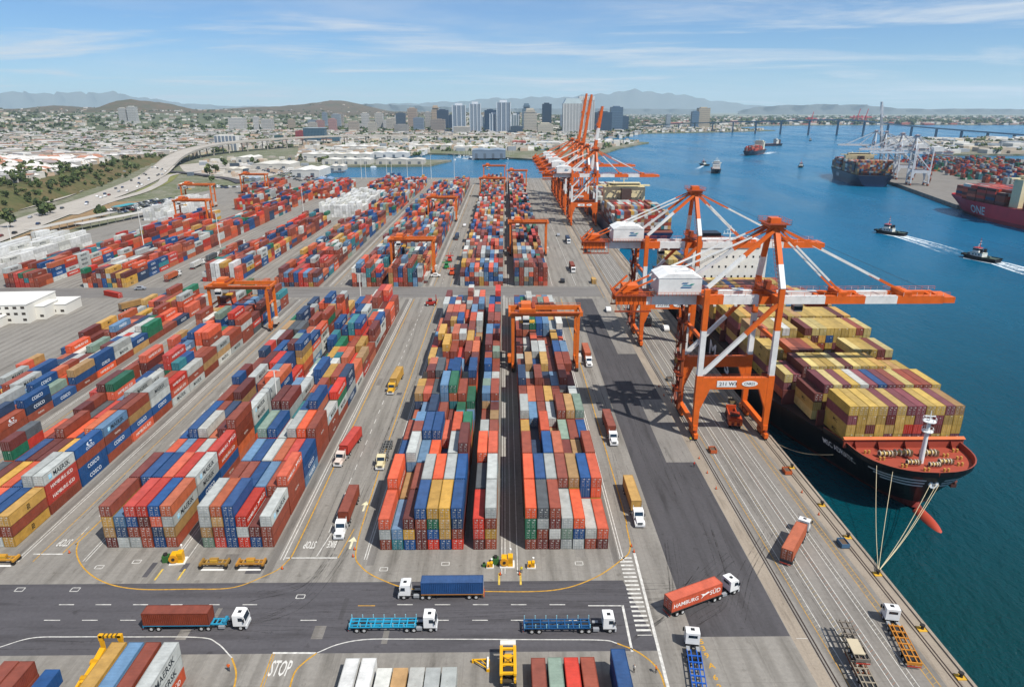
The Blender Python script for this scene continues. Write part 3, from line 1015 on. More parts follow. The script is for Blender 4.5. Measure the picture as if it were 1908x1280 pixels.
def body_mesh(L, col):
    m = MB()
    h, w = CH - 0.02, CW
    x1, y1 = w / 2, L / 2
    fr = tuple(c * 0.72 for c in col[:3]) + (0.6,)
    for sx in (-1, 1):
        a, c = sorted((sx * x1, sx * (x1 - 0.14)))
        for y0 in (-y1, y1 - 0.14):
            m.box(a, c, y0, y0 + 0.14, 0, h, fr)
        m.box(a, c, -y1 + .14, y1 - .14, 0.0, 0.16, fr)
        m.box(a, c, -y1 + .14, y1 - .14, h - 0.09, h, fr)
        # corrugated wall
        n = int((L - 0.3) / 0.36)
        ys, xs_ = [], []
        p = (L - 0.28) / n
        for i in range(n):
            y = -y1 + .14 + i * p
            ys += [y, y + p * .3, y + p * .5, y + p * .8]
            xs_ += [x1 - .012, x1 - .012, x1 - .06, x1 - .06]
        ys.append(y1 - .14); xs_.append(x1 - .012)
        v = []
        for y, x in zip(ys, xs_):
            v += [(sx * x, y, 0.16), (sx * x, y, h - 0.09)]
        k = len(ys)
        f = [(2 * i, 2 * i + 2, 2 * i + 3, 2 * i + 1) if sx > 0 else (2 * i, 2 * i + 1, 2 * i + 3, 2 * i + 2) for i in range(k - 1)]
        m.add(v, f, col)
    # roof with shallow pressed ribs, faded by the sun
    gm = sum(col[:3]) / 3
    rcol = tuple(c * .95 + .05 * (gm * .5 + .3) for c in col[:3]) + (.7,)
    n = int(L / 0.62)
    p = (L - 0.3) / n
    v = []
    for i in range(2 * n + 1):
        y = -y1 + .15 + i * p / 2
        z = h - (0.03 if (i // 1) % 2 else 0.012)
        v += [(-x1 + .14, y, z), (x1 - .14, y, z)]
    m.add(v, [(2 * i, 2 * i + 1, 2 * i + 3, 2 * i + 2) for i in range(2 * n)], rcol)
    for y0 in (-y1, y1 - .15):
        m.box(-x1 + .14, x1 - .14, y0, y0 + 0.15, h - 0.13, h - .002, fr)
        m.box(-x1 + .14, x1 - .14, y0, y0 + 0.15, 0, 0.16, fr)
    m.box(-x1 + .14, x1 - .14, y1 - .11, y1 - .05, .16, h - .13, col)
    m.box(-x1 + .1, x1 - .1, -y1 + .1, y1 - .1, .02, .1, fr)
    return m.mesh('shipping_container')


def door_mesh(col):
    m = MB()
    w = 1.07
    m.box(-w / 2, w / 2, -.025, .025, .17, 2.44, col)
    dark = tuple(c * 0.55 for c in col[:3]) + (0.5,)
    rod = tuple(min(1, c * 0.6 + .22) for c in col[:3]) + (0.4,)
    for x in (-.26, .26):
        m.tube((x, -.06, .12), (x, -.06, 2.47), .03, rod, n=5)
        for z in (.3, .95, 1.7, 2.3):
            m.box(x - .07, x + .07, -.075, -.025, z, z + .07, rod)
    m.box(-.3, .3, -.09, -.06, 1.02, 1.07, rod)
    for z in (.7, 1.35, 1.95):
        m.box(-w / 2 + .02, w / 2 - .02, -.032, -.025, z, z + .05, dark)
    m.box(.05, .42, -.036, -.025, 2.08, 2.28, C4('#c9c8c0'))
    m.box(-.16, .12, -.036, -.025, 1.5, 1.66, C4('#b9b8b0'))
    m.box(-.1, .16, -.036, -.025, .5, .62, C4('#a9a8a0'))
    return m.mesh('door')


BODY, DOOR = {}, {}
STARC = C4('#79c1dc', .6)


def container(col, L=12.19, logo=None, side='+x', shade=0, name='shipping_container'):
    key = (col, L, shade)
    c = jig(PAL[col], shade)
    if key not in BODY:
        me = body_mesh(L, c)
        me.materials.append(BOX_PAINT)
        BODY[key] = me
    if (col, shade) not in DOOR:
        me = door_mesh(c)
        me.materials.append(BOX_PAINT)
        DOOR[col, shade] = me
    o = link(name, BODY[key])
    for x in (-.545, .545):
        link('door', DOOR[col, shade], None, o, (x, -L / 2 + .03, 0))
    if logo:
        s = 1 if side == '+x' else -1
        x = s * (CW / 2 + 0.004)
        rz = {'+x': R(90), '-x': R(-90)}[side]
        if logo == 'MAERSK':
            lettering('MAERSK', o, (x, s * 0.7, 1.22), 1.75, C4('#1e2830', .6), side, bold=.01, sx=1.0)
            e = MB().box(-.55, .55, -.004, .004, -.55, .55, STARC).build('emblem', LETTER, o, (x, -s * 3.6, 1.25), rz)
            lettering('*', e, (0, -.008, -.32), 2.4, C4('#e8eef0', .6), '-y', 'star')
        elif logo == 'HAMBURG SÜD':
            lettering('HAMBURG', o, (x, -s * 2.7, 1.2), 1.25, C4('#e9e6df', .6), side, bold=.008)
            lettering('SÜD', o, (x, s * 4.35, 1.35), 1.4, C4('#e9e6df', .6), side, bold=.008)
            sw = MB()
            sw.add([(-1.0, -.003, .55), (.1, -.003, .35), (.75, -.003, .62), (1.3, -.003, .35), (.55, -.003, .1), (-.2, -.003, -.1), (-.9, -.003, -.6), (-.45, -.003, .05)], [(0, 1, 5, 7), (1, 2, 4, 5), (2, 3, 4), (5, 6, 7)], C4('#e9e6df', .6))
            sw.build('emblem', LETTER, o, (x + s * .001, s * 1.75, 1.3), rz)
        elif logo == 'COSCO':
            sw = MB()
            for k in range(9):
                a0, a1 = R(20 + k * 34), R(20 + (k + 1) * 34)
                if k in (2, 7):
                    continue
                q = lambda a, r: (1.35 * r * math.cos(a), -.003, .6 * r * math.sin(a))
                sw.add([q(a0, .55), q(a0, 1), q(a1, 1), q(a1, .55)], [(0, 1, 2, 3)], C4('#dfe6ea', .6))
            sw.build('emblem', LETTER, o, (x, s * .2, 1.75), rz)
            lettering('COSCO', o, (x, s * .2, .7), 1.05, C4('#dfe6ea', .6), side, bold=.015)
        elif logo == 'msc':
            lettering('m', o, (x, s * 0.2, 1.62), 1.3, C4('#2a2412', .6), side, bold=.03)
            lettering('sc', o, (x, s * 0.2, 1.0), 1.3, C4('#2a2412', .6), side, bold=.03)
    return o
# ================================================================ ship-to-shore cranes
OR, WH, DKR = C4('#cf5f1c', 0.5), C4('#d6d6d2', 0.45), C4('#86381a', 0.6)
ORD2 = C4('#b4571f', 0.5)
STEEL = C4('#8f9194', 0.4)


def bands(mb, p0, p1, w, h, cuts, cols_):
    """a beam in lengths of different colour; cuts are fractions"""
    p0, p1 = Vector(p0), Vector(p1)
    c = [0] + list(cuts) + [1]
    for a, b_, col in zip(c[:-1], c[1:], cols_):
        mb.beam(p0.lerp(p1, a), p0.lerp(p1, b_), w, h, col)


def railing(mb, p0, p1, h, col, n=8):
    p0, p1 = Vector(p0), Vector(p1)
    up = Vector((0, 0, h))
    mb.beam(p0 + up, p1 + up, .07, .07, col)
    mb.beam(p0 + up * .5, p1 + up * .5, .05, .05, col)
    for i in range(n + 1):
        q = p0.lerp(p1, i / n)
        mb.beam(q, q + up, .06, .06, col)


def sts_crane(label, loc, rz=0.0, o=OR, w=WH, raised=False, boom=49.0, texts=('211 W3', 'CNR21'), striped=True, house_logo=True, mirror_y=False, trolley_x=34.0):
    """x from the landside rail (0) to the water, y along the quay (0..18)"""
    t = thing('quay_crane', label, 'quay crane', loc, rz, 'ship-to-shore cranes along the quays')
    D, GA = 18.0, 20.5
    w2 = w if striped else o
    # legs: rail to girder level, the waterside pair running on as the mast
    for x in (0.0, GA):
        for y in (0.0, D):
            m = MB()
            yi = 1.0 if y == 0 else -1.0
            m.beam((x, y, 1.6), (x, y, 13.8), 1.4, 1.2, o, 1.8, 1.6)
            m.beam((x, y, 13.8), (x, y, 19.6), 1.8, 1.6, o)
            m.beam((x, y, 19.6), (x, y, 33.0), 1.5, 1.35, w2)
            m.beam((x, y, 33.0), (x, y, 44.8), 1.5, 1.35, o)
            if x == GA:
                yt = 7.2 if y == 0 else D - 7.2
                a, b_ = Vector((x, y, 44.8)), Vector((x - 1.0, yt, 61.0))
                m.beam(a, a.lerp(b_, .38), 1.5, 1.4, w2)
                m.beam(a.lerp(b_, .38), b_, 1.4, 1.3, o)
            m.build('leg', CRANE_PAINT, t)
        # sill beam and bogies
        m = MB()
        m.beam((x, -1, 3.4), (x, D + 1, 3.4), 1.3, 1.5, o)
        m.build('sill_beam', CRANE_PAINT, t)
        for y in (-1.0, 2.6, D - 2.6, D + 1.0):
            m = MB()
            m.box(x - .55, x + .55, y - 1.5, y + 1.5, .7, 2.0, o if y in (-1.0,) else ORD2)
            for k in (-1, 0, 1):
                m.tube((x - .35, y + k * .95, .42), (x + .35, y + k * .95, .42), .4, C4('#2c2724', .5), n=10)
            m.box(x - .3, x + .3, y - .5, y + .5, 2.0, 2.8, DKR)
            m.build('bogie', CRANE_PAINT, t)
        m = MB()
        m.beam((x, 0, 41.0), (x, D, 41.0), 1.3, 2.4, o)
        m.build('cross_beam', CRANE_PAINT, t)
        MB().beam((x, 0, 30.0), (x, D, 30.0), .9, 1.0, o).build('cross_beam', CRANE_PAINT, t)
    for y in (0.0, D):
        m = MB()
        m.box(.8, GA - .8, y - .75, y + .75, 15.6, 19.0, o)
        # haunches into the legs
        for xa, xb in ((.9, 3.2), (GA - .9, GA - 3.2)):
            m.add([(xa, y - .74, 15.6), (xb, y - .74, 15.6), (xa, y - .74, 9.5), (xa, y + .74, 15.6), (xb, y + .74, 15.6), (xa, y + .74, 9.5)], [(0, 1, 2), (3, 5, 4), (1, 4, 5, 2), (0, 2, 5, 3), (0, 3, 4, 1)], o)
        railing(m, (1, y - .7, 19.0), (GA - 1, y - .7, 19.0), 1.1, DKR, 10)
        pb = m.build('portal_beam', CRANE_PAINT, t)
        if y == 0:
            pl = MB().box(5.0, 10.6, -.87, -.81, 16.3, 18.2, C4('#dcdcd8')).build('sign_plate', PAINT, pb)
            lettering(texts[0], pl, (8.2, -.885, 17.2), 1.55, C4('#20262c', .6), '-y', bold=.02)
            pl2 = MB()
            n = 16
            pl2.add([(14.4 + 2.3 * math.cos(2 * math.pi * i / n), -.85, 17.3 + .9 * math.sin(2 * math.pi * i / n)) for i in range(n)], [tuple(range(n))], C4('#dcdcd8'))
            pl2 = pl2.build('sign_plate', PAINT, pb)
            lettering(texts[1], pl2, (14.4, -.87, 17.25), 1.05, C4('#3c4650', .6), '-y', bold=.02)
        m = MB()
        bands(m, (GA - .6, y, 40.6), (.7, y, 19.9), 1.15, 1.05, (.42,), (o, w2))
        m.build('brace', CRANE_PAINT, t)
    # twin girders and boom
    for y in (6.2, 11.8):
        m = MB()
        for a, b_, c in ((-24, -15.5, o), (-15.5, -1.2, w2), (-1.2, 6.5, o), (6.5, 16.5, w2), (16.5, 23.5, o)):
            m.box(a, b_, y - .75, y + .75, 39.0, 41.6, c)
        railing(m, (-23, y + (-.9 if y < 9 else .9), 41.6), (23, y + (-.9 if y < 9 else .9), 41.6), 1.1, o, 22)
        m.build('girder', CRANE_PAINT, t)
    hinge = Vector((23.6, 9, 40.3))
    ang = R(82) if raised else 0.0
    ca, sa = math.cos(ang), math.sin(ang)

    def bp(x, y, z):
        """boom coordinates (from the hinge) to crane coordinates"""
        return (hinge.x + x * ca - z * sa, hinge.y + y, hinge.z + x * sa + z * ca)

    def bbox(mb, x0, x1, y0, y1, z0, z1, c):
        v = [bp(x, y, z) for z in (z0, z1) for x, y in ((x0, y0), (x1, y0), (x1, y1), (x0, y1))]
        mb.add(v, [(4, 5, 6, 7), (0, 1, 5, 4), (1, 2, 6, 5), (2, 3, 7, 6), (3, 0, 4, 7), (3, 2, 1, 0)], c)

    k = boom / 53.6
    for y in (-2.8, 2.8):
        m = MB()
        for a, b_, c in ((0, 13, w2), (13, 25.5, o), (25.5, 35.5, w2), (35.5, 50, o)):
            bbox(m, a * k, b_ * k, y - .75, y + .75, -1.25, 1.0, c)
        yo = y + (-.9 if y < 0 else .9)
        for i in range(26):
            x = boom * i / 26
            m.beam(bp(x, yo, 1.0), bp(x, yo, 2.1), .06, .06, o if i % 2 else w)
        m.beam(bp(0, yo, 2.1), bp(boom * .96, yo, 2.1), .07, .07, o)
        m.beam(bp(0, yo, 1.55), bp(boom * .96, yo, 1.55), .05, .05, o)
        m.build('boom', CRANE_PAINT, t)
    for x in (0.5, 12, 25, 48):
        m = MB()
        bbox(m, x * k - .5, x * k + .5, -2.05, 2.05, -.6, .6, o)
        m.build('boom_tie', CRANE_PAINT, t)
    m = MB()
    bbox(m, 49.9 * k, 53.6 * k, -3.55, 3.55, -1.1, .6, o)
    m.build('boom_end', CRANE_PAINT, t)
    for x in (18.2, 38.5):
        m = MB()
        bbox(m, x * k - .5, x * k + .5, -2.05, 2.05, -.6, 1.2, o)
        bbox(m, x * k - 1.2, x * k + 1.2, -3.4, 3.4, 1.0, 2.2, o)
        m.build('stay_anchor', CRANE_PAINT, t)
    # mast head
    ax, az = GA - 1.0, 61.0
    m = MB()
    m.box(ax - 2.2, ax + 2.2, 5.4, 12.6, az - .4, az + .5, o)
    m.box(ax - 3.0, ax + 3.2, 4.6, 13.4, az + .5, az + .62, DKR)
    for p, q in (((ax - 3, 4.6), (ax + 3.2, 4.6)), ((ax + 3.2, 4.6), (ax + 3.2, 13.4)), ((ax + 3.2, 13.4), (ax - 3, 13.4)), ((ax - 3, 13.4), (ax - 3, 4.6))):
        railing(m, (*p, az + .6), (*q, az + .6), 1.2, o, 5)
    m.box(ax - 1.4, ax + 1.4, 7.5, 10.5, az + .6, az + 2.0, o)
    m.build('mast_head', CRANE_PAINT, t)
    for y, s in ((6.2, -1), (11.8, 1)):
        m = MB()
        bands(m, (ax, y, az), (-22.0, y, 42.2), .42, .42, (.16, .8), (o, w2, o))
        bands(m, (ax - .3, y, az - .6), (.6, y + s * 4.2, 44.8), 1.0, .9, (.46,), (o, w2))
        m.build('backstay', CRANE_PAINT, t)
        for xb, th in ((18.2, .5), (38.5, .55)):
            m = MB()
            if raised:
                # folded forestay links hang between the mast head and the raised boom
                q = Vector(bp(xb * k, s * 2.8, 1.4))
                mid = Vector((ax + 2.6, y, az - 9))
                m.beam((ax, y, az), mid, .4, .4, w2)
                if xb < 20:
                    m.beam(mid, q, .4, .4, w2)
            else:
                bands(m, (ax, y, az), bp(xb * k, s * 2.8, 1.6), th, th, (.33, .78) if xb > 20 else (.28, .8), (o, w2, o))
            m.build('forestay', CRANE_PAINT, t)
    # machinery house on the landside
    m = MB()
    m.box(-12.6, -.6, 3.6, 14.4, 42.2, 47.0, WH)
    m.profile([(-12.7, 47.0), (-.5, 47.0), (-3.4, 48.3), (-9.8, 48.3)], 3.5, 14.5, C4('#e2e2de', .5))
    railing(m, (-13, 3.2, 42.0), (-.2, 3.2, 42.0), 1.1, o, 12)
    hs = m.build('machinery_house', CRANE_PAINT, t)
    if house_logo:
        e = MB()
        for i, (x, z, lx, c) in enumerate(((-5.6, 45.6, 1.6, '#1b5a86'), (-4.9, 45.0, 2.6, '#2d7f9a'), (-5.2, 44.4, 3.0, '#1b5a86'), (-3.6, 45.3, 1.0, '#3c9a8a'))):
            e.add([(x - lx / 2, 3.57, z - .2), (x + lx / 2, 3.57, z - .2), (x + lx / 2 + .5, 3.57, z + .2), (x - lx / 2 + .5, 3.57, z + .2)], [(0, 1, 2, 3)], C4(c, .6))
        e.build('emblem', PAINT, hs)
    # festoon frame and platforms at the rear end, stairs beside the landside leg
    m = MB()
    m.box(-24.6, -13.5, 4.6, 13.4, 41.6, 41.75, DKR)
    for i in range(8):
        x = -24 + i * 1.4
        m.beam((x, 4.9, 37.2), (x, 4.9, 41.6), .12, .12, o)
        m.beam((x, 13.1, 37.2), (x, 13.1, 41.6), .12, .12, o)
    m.box(-24.4, -14, 4.7, 5.1, 37.0, 37.4, DKR)
    m.box(-24.4, -14, 12.9, 13.3, 37.0, 37.4, DKR)
    railing(m, (-24.6, 4.6, 41.7), (-13.5, 4.6, 41.7), 1.3, o, 9)
    railing(m, (-24.6, 4.6, 41.7), (-24.6, 13.4, 41.7), 1.3, o, 7)
    m.box(-22, -17.5, 6.8, 11.2, 41.8, 44.2, o)
    m.beam((-24.4, 6, 41.7), (-20, 6, 46.0), .5, .5, o)
    m.beam((-24.4, 12, 41.7), (-20, 12, 46.0), .5, .5, o)
    m.build('rear_platform', CRANE_PAINT, t)
    m = MB()
    for i in range(10):
        z0, z1 = 4.0 + i * 3.6, 7.6 + i * 3.6
        ya, yb = (15.2, 18.6) if i % 2 == 0 else (18.6, 15.2)
        m.beam((-1.9, ya, z0), (-1.9, yb, z1), .9, .18, DKR)
        m.beam((-2.35, ya, z0 + 1), (-2.35, yb, z1 + 1), .07, .07, DKR)
        m.box(-2.5, -1.2, yb - .5, yb + .5, z1 - .1, z1, DKR)
        m.beam((-2.4, yb, z1), (-2.4, yb, z1 + 1.1), .08, .08, DKR)
    for y in (15.0, 18.8):
        m.beam((-2.4, y, 3), (-2.4, y, 41), .16, .16, DKR)
    m.build('stairway', CRANE_PAINT, t)
    # ladders on the mast, hoist ropes along the boom, floodlights under the girder
    m = MB()
    for i in range(15):
        z = 45.5 + i
        f_ = (z - 44.8) / 16.2
        yy = 7.2 * f_
        m.box(GA - f_ - 1.3, GA - f_ - .8, yy - .3, yy + .3, z, z + .08, DKR)
        m.beam((GA - f_ - 1.5, yy, z), (GA - f_ - 1.55, yy + .45, z + 1), .08, .08, DKR)
    m.box(GA - 3.0, GA + 1.6, 4.4, 13.6, 43.4, 43.55, DKR)
    for p, q in (((GA - 3, 4.4), (GA + 1.6, 4.4)), ((GA - 3, 4.4), (GA - 3, 13.6)), ((GA - 3, 13.6), (GA + 1.6, 13.6))):
        railing(m, (*p, 43.5), (*q, 43.5), 1.2, o, 6)
    m.box(GA - 2.4, GA - .9, 5.4, 7.6, 43.6, 45.8, C4('#8a3f20', .6))
    m.build('mast_ladder', CRANE_PAINT, t)
    m = MB()
    for yy in (8.2, 9.0, 9.8):
        m.beam((-12, yy, 43.2), (ax, yy, az + .4), .07, .07, C4('#3d3a38', .6))
        if not raised:
            m.beam((ax, yy, az + .4), bp(boom * .9, yy - 9, 1.2), .07, .07, C4('#3d3a38', .6))
    kind(m.build('hoist_ropes', CRANE_PAINT, t), 'stuff')
    m = MB()
    for xx in (-10, -4, 4, 10, 16):
        for yy in (5.2, 12.8):
            m.box(xx - .4, xx + .4, yy - .25, yy + .25, 38.5, 38.95, C4('#b9b7b0', .4))
    kind(m.build('floodlights', CRANE_PAINT, t), 'stuff')
    # lift tower and service platforms on the far landside leg
    m = MB()
    m.box(-1.7, -.9, 13.6, 14.9, 3.0, 38.5, C4('#8a4322', .6))
    for z in (9, 14, 19.4, 25, 31, 37):
        m.box(-2.9, -.8, 13.2, 19.2, z, z + .12, DKR)
        railing(m, (-2.9, 13.2, z), (-.8, 13.2, z), 1.1, DKR, 3)
        railing(m, (-2.9, 13.2, z), (-2.9, 19.2, z), 1.1, DKR, 5)
    m.build('lift_tower', CRANE_PAINT, t)
    # trolley and cab under the girder
    if not raised:
        m = MB()
        m.box(trolley_x - 3, trolley_x + 3, 6.6, 11.4, 37.9, 38.9, DKR)
        tr = m.build('trolley', CRANE_PAINT, t)
        m = MB()
        m.box(trolley_x - 4.6, trolley_x - 2.2, 11.0, 13.2, 35.2, 37.8, WH)
        m.box(trolley_x - 4.7, trolley_x - 2.1, 10.95, 13.25, 35.6, 36.8, C4('#1b2730', .15))
        m.build('operator_cab', CRANE_PAINT, tr)
    return t


sts_crane('nearest orange and white quay crane beside the black hull, boom lowered', (55.4, 181.0, 0))
sts_crane('second orange and white quay crane, boom lowered over the white ship bridge', (55.4, 264.5, 0), texts=('212 W3', 'JXT'), trolley_x=12)
sts_crane('third orange and white quay crane, lowered beside the cream-bridged ship', (55.4, 572.0, 0), texts=('213', 'JXT'), trolley_x=-4)
sts_crane('orange and white quay crane with striped boom raised upright', (55.4, 632.0, 0), raised=True, boom=55)
sts_crane('all-orange quay crane with lowered boom behind the raised striped one', (55.4, 682.0, 0), striped=False, trolley_x=10)
sts_crane('all-orange quay crane with raised boom, the tallest on the quay', (55.4, 728.0, 0), striped=False, raised=True, boom=67)
sts_crane('all-orange quay crane with raised boom, left of the tallest one', (55.4, 776.0, 0), striped=False, raised=True, boom=69)
LGREY = C4('#c3c7ca', .5)
sts_crane('white crane at the far terminal, its legs standing nearest the basin', (546, 905, 0), R(180 - 14), LGREY, LGREY, texts=('', ''), house_logo=False)
sts_crane('middle white crane at the far terminal, boom over the blue ship', (572, 985, 0), R(180 - 14), LGREY, LGREY, texts=('', ''), house_logo=False)
sts_crane('white crane with raised grey boom at the far terminal', (590, 1062, 0), R(180 - 14), LGREY, C4('#9aa1a6', .4), raised=True, boom=64, texts=('', ''), house_logo=False)
sts_crane('farthest white crane over the bow of the blue ship', (600, 1110, 0), R(180 - 14), LGREY, LGREY, texts=('', ''), house_logo=False)

# ================================================================ rubber-tyred gantries


def make_rtg(span, h):
    t = empty('yard_gantry')
    o = C4('#c8641f', .5)
    for x in (0.0, span):
        for y in (0.0, 9.0):
            m = MB()
            m.beam((x, y, 1.6), (x, y, h), 1.0, .95, o, 1.15, 1.0)
            m.build('leg', CRANE_PAINT, t)
            m = MB()
            for dy in (-1.0, 1.0):
                m.tube((x - .45, y + dy, .8), (x + .45, y + dy, .8), .8, C4('#26221f', .8), n=12)
                m.tube((x - .5, y + dy, .8), (x + .5, y + dy, .8), .35, o, n=8)
            m.box(x - .5, x + .5, y - 1.3, y + 1.3, 1.3, 2.2, o)
            m.build('wheel_set', CRANE_PAINT, t)
        m = MB()
        m.beam((x, -1.4, 2.6), (x, 10.4, 2.6), .9, 1.0, o)
        m.beam((x, 0, h * .62), (x, 9, h * .62), .5, .6, o)
        m.box(x + (.6 if x else -2.0), x + (2.0 if x else -.6), 2.5, 6.5, 2.2, 4.6, C4('#b9b4aa') if x else o)
        m.build('sill_beam', CRANE_PAINT, t)
    for y in (0.0, 9.0):
        m = MB()
        m.box(-1.6, span + 1.6, y - .55, y + .55, h, h + 1.5, o)
        railing(m, (-1.6, y - .7, h + 1.5), (span + 1.6, y - .7, h + 1.5), 1.1, o, 12)
        m.build('main_beam', CRANE_PAINT, t)
    m = MB()
    for x in (-1.2, span + 1.2):
        m.beam((x, 0, h + .7), (x, 9, h + .7), .8, 1.0, o)
    m.box(-.6, span + .6, -1.5, -.75, h + 1.35, h + 1.45, DKR)
    m.build('end_tie', CRANE_PAINT, t)
    m = MB()
    m.box(2.2, 8.2, -.6, 9.6, h + 1.6, h + 2.6, o)
    m.box(3.0, 6.6, 2.0, 7.0, h + 2.6, h + 4.0, C4('#c9682f'))
    m.box(7.0, 8.0, .4, 8.6, h + 2.6, h + 3.2, DKR)
    tr = m.build('trolley', CRANE_PAINT, t)
    MB().box(3.6, 5.8, -2.6, -.4, h - 2.2, h + .4, C4('#d5d4ce')).box(3.55, 5.85, -2.66, -1.2, h - 1.7, h - .5, C4('#1c2830', .2)).build('operator_cab', CRANE_PAINT, tr)
    m = MB()
    for x in (3.4, 7.0):
        m.beam((x, 4.5, h - 3), (x, 4.5, h + 1.5), .1, .1, C4('#3a3633'))
    m.box(2.4, 8.0, 3.4, 5.6, h - 3.6, h - 3.0, C4('#c79a2e'))
    m.build('spreader', CRANE_PAINT, tr)
    return t


RTG = {}
for span, h, x, y, lab in ((24.6, 18.6, -127.2, 286, 'orange yard gantry over the long left block by the middle road'),
                           (23.6, 21.0, 2.8, 236, 'orange yard gantry straddling the block beside the truck lane'),
                           (23.6, 21.0, 3.6, 448, 'orange yard gantry over the right block past the middle road'),
                           (24.0, 19.5, -66.0, 393, 'orange yard gantry just past the middle road, left of the wide lane'),
                           (24.0, 19.5, -66.2, 596, 'orange yard gantry farther up the same block left of the wide lane'),
                           (26.0, 19.5, -275.0, 578, 'orange yard gantry at the far left, nearer of the pair by the white stacks'),
                           (29.0, 21.0, -319.5, 690, 'orange yard gantry at the far left, farther of the pair by the white stacks'),
                           (28.0, 21.0, -303.5, 806, 'orange yard gantry near the car park at the far left'),
                           (27.0, 19.5, -27.0, 770, 'orange yard gantry near the far end of the centre block'),
                           (27.0, 23.0, -27.0, 905, 'orange yard gantry standing against the basin water'),
                           (23.6, 19.0, 3.6, 880, 'orange yard gantry at the far end of the right block')):
    if (span, h) in RTG:
        t = copy_tree(RTG[span, h])
    else:
        t = RTG[span, h] = make_rtg(span, h)
    t.location = (x, y, 0)
    tag(t, lab, 'gantry crane', 'orange yard gantries')
# ================================================================ trucks
TYRE, RIM, DARK = C4('#1d1b1a', .85), C4('#b9b9b6', .35), C4('#232528', .6)
CABW = C4('#dcdcd9', .3)
GL = C4('#141c22', .1)


def wheels(parent, x, zs=.52, dual=True, w=.55):
    for s in (-1, 1):
        m = MB()
        m.wheel(0, 0, 0, .52, w, TYRE, RIM)
        m.build('wheel', PAINT, parent, (x, s * .98, zs))


def cab_over(t, x0, col=CABW):
    """flat-nosed cab whose nose is at x0+2.3"""
    m = MB()
    m.profile([(x0, 1.0), (x0 + 2.3, 1.0), (x0 + 2.34, 1.9), (x0 + 2.02, 3.15), (x0 + 1.5, 3.35), (x0, 3.35)], -1.22, 1.22, col)
    m.box(x0 + 2.2, x0 + 2.45, -1.22, 1.22, .42, 1.05, C4('#b9bbbc', .4))
    m.box(x0 + .1, x0 + 2.2, -1.15, 1.15, .55, 1.0, DARK)
    for s in (-1, 1):
        m.box(x0 + 2.05, x0 + 2.2, s * 1.42 - .12, s * 1.42 + .12, 2.0, 2.75, DARK)
    cab = m.build('cab', PAINT, t)
    m = MB()
    m.add([(x0 + 2.345, -1.08, 1.98), (x0 + 2.345, 1.08, 1.98), (x0 + 2.06, 1.02, 3.02), (x0 + 2.06, -1.02, 3.02)], [(0, 1, 2, 3)], GL)
    m.build('windscreen', GLASS, cab)
    for s in (-1, 1):
        m = MB()
        y = s * 1.226
        m.add([(x0 + 1.0, y, 2.05), (x0 + 2.0, y, 2.05), (x0 + 1.8, y, 2.85), (x0 + 1.0, y, 2.85)], [(0, 1, 2, 3)], GL)
        m.build('side_window', GLASS, cab)
        MB().box(x0 + 2.4, x0 + 2.47, s * .85 - .2, s * .85 + .2, .7, .92, C4('#e8e6da', .2)).build('headlight', PAINT, cab)
    MB().box(x0 + .75, x0 + 1.4, -.35, .35, 3.352, 3.38, DARK).build('roof_hatch', PAINT, cab)
    MB().add([(x0 - .005, -.8, 2.3), (x0 - .005, .8, 2.3), (x0 - .005, .8, 2.9), (x0 - .005, -.8, 2.9)], [(3, 2, 1, 0)], GL).build('rear_window', GLASS, cab)
    return cab


def cab_bonnet(t, x0, col=CABW):
    m = MB()
    m.profile([(x0, .9), (x0 + 1.9, .9), (x0 + 1.9, 2.0), (x0 + 1.55, 2.95), (x0 + 1.2, 3.1), (x0, 3.2)], -1.15, 1.15, col)
    m.profile([(x0 + 1.9, .85), (x0 + 3.7, .8), (x0 + 3.75, 1.6), (x0 + 3.3, 1.82), (x0 + 1.9, 2.0)], -.78, .78, col)
    for s in (-1, 1):
        m.profile([(x0 + 2.2, 1.1), (x0 + 2.5, 1.35), (x0 + 3.3, 1.35), (x0 + 3.65, .95), (x0 + 3.65, .6), (x0 + 3.4, .9), (x0 + 2.6, .95), (x0 + 2.3, .7)], s * .98 - .2, s * .98 + .2, col)
        m.tube((x0 - .15, s * 1.0, .8), (x0 - .15, s * 1.0, 3.6), .09, RIM, n=6)
        m.box(x0 + 1.75, x0 + 1.9, s * 1.35 - .1, s * 1.35 + .1, 1.9, 2.6, DARK)
    m.box(x0 + 3.6, x0 + 3.85, -1.15, 1.15, .4, .8, C4('#c9cbcc', .25))
    cab = m.build('cab', PAINT, t)
    MB().add([(x0 + 1.915, -1.0, 2.04), (x0 + 1.915, 1.0, 2.04), (x0 + 1.58, .95, 2.9), (x0 + 1.58, -.95, 2.9)], [(0, 1, 2, 3)], GL).build('windscreen', GLASS, cab)
    MB().box(x0 + 3.752, x0 + 3.78, -.55, .55, .85, 1.5, C4('#55595c', .3)).build('grille', PAINT, cab)
    for s in (-1, 1):
        y = s * 1.156
        MB().add([(x0 + .8, y, 2.0), (x0 + 1.75, y, 2.0), (x0 + 1.5, y, 2.75), (x0 + .8, y, 2.75)], [(0, 1, 2, 3)], GL).build('side_window', GLASS, cab)
        MB().box(x0 + 3.66, x0 + 3.72, s * .95 - .16, s * .95 + .16, .85, 1.1, C4('#e8e6da', .2)).build('headlight', PAINT, cab)
    return cab


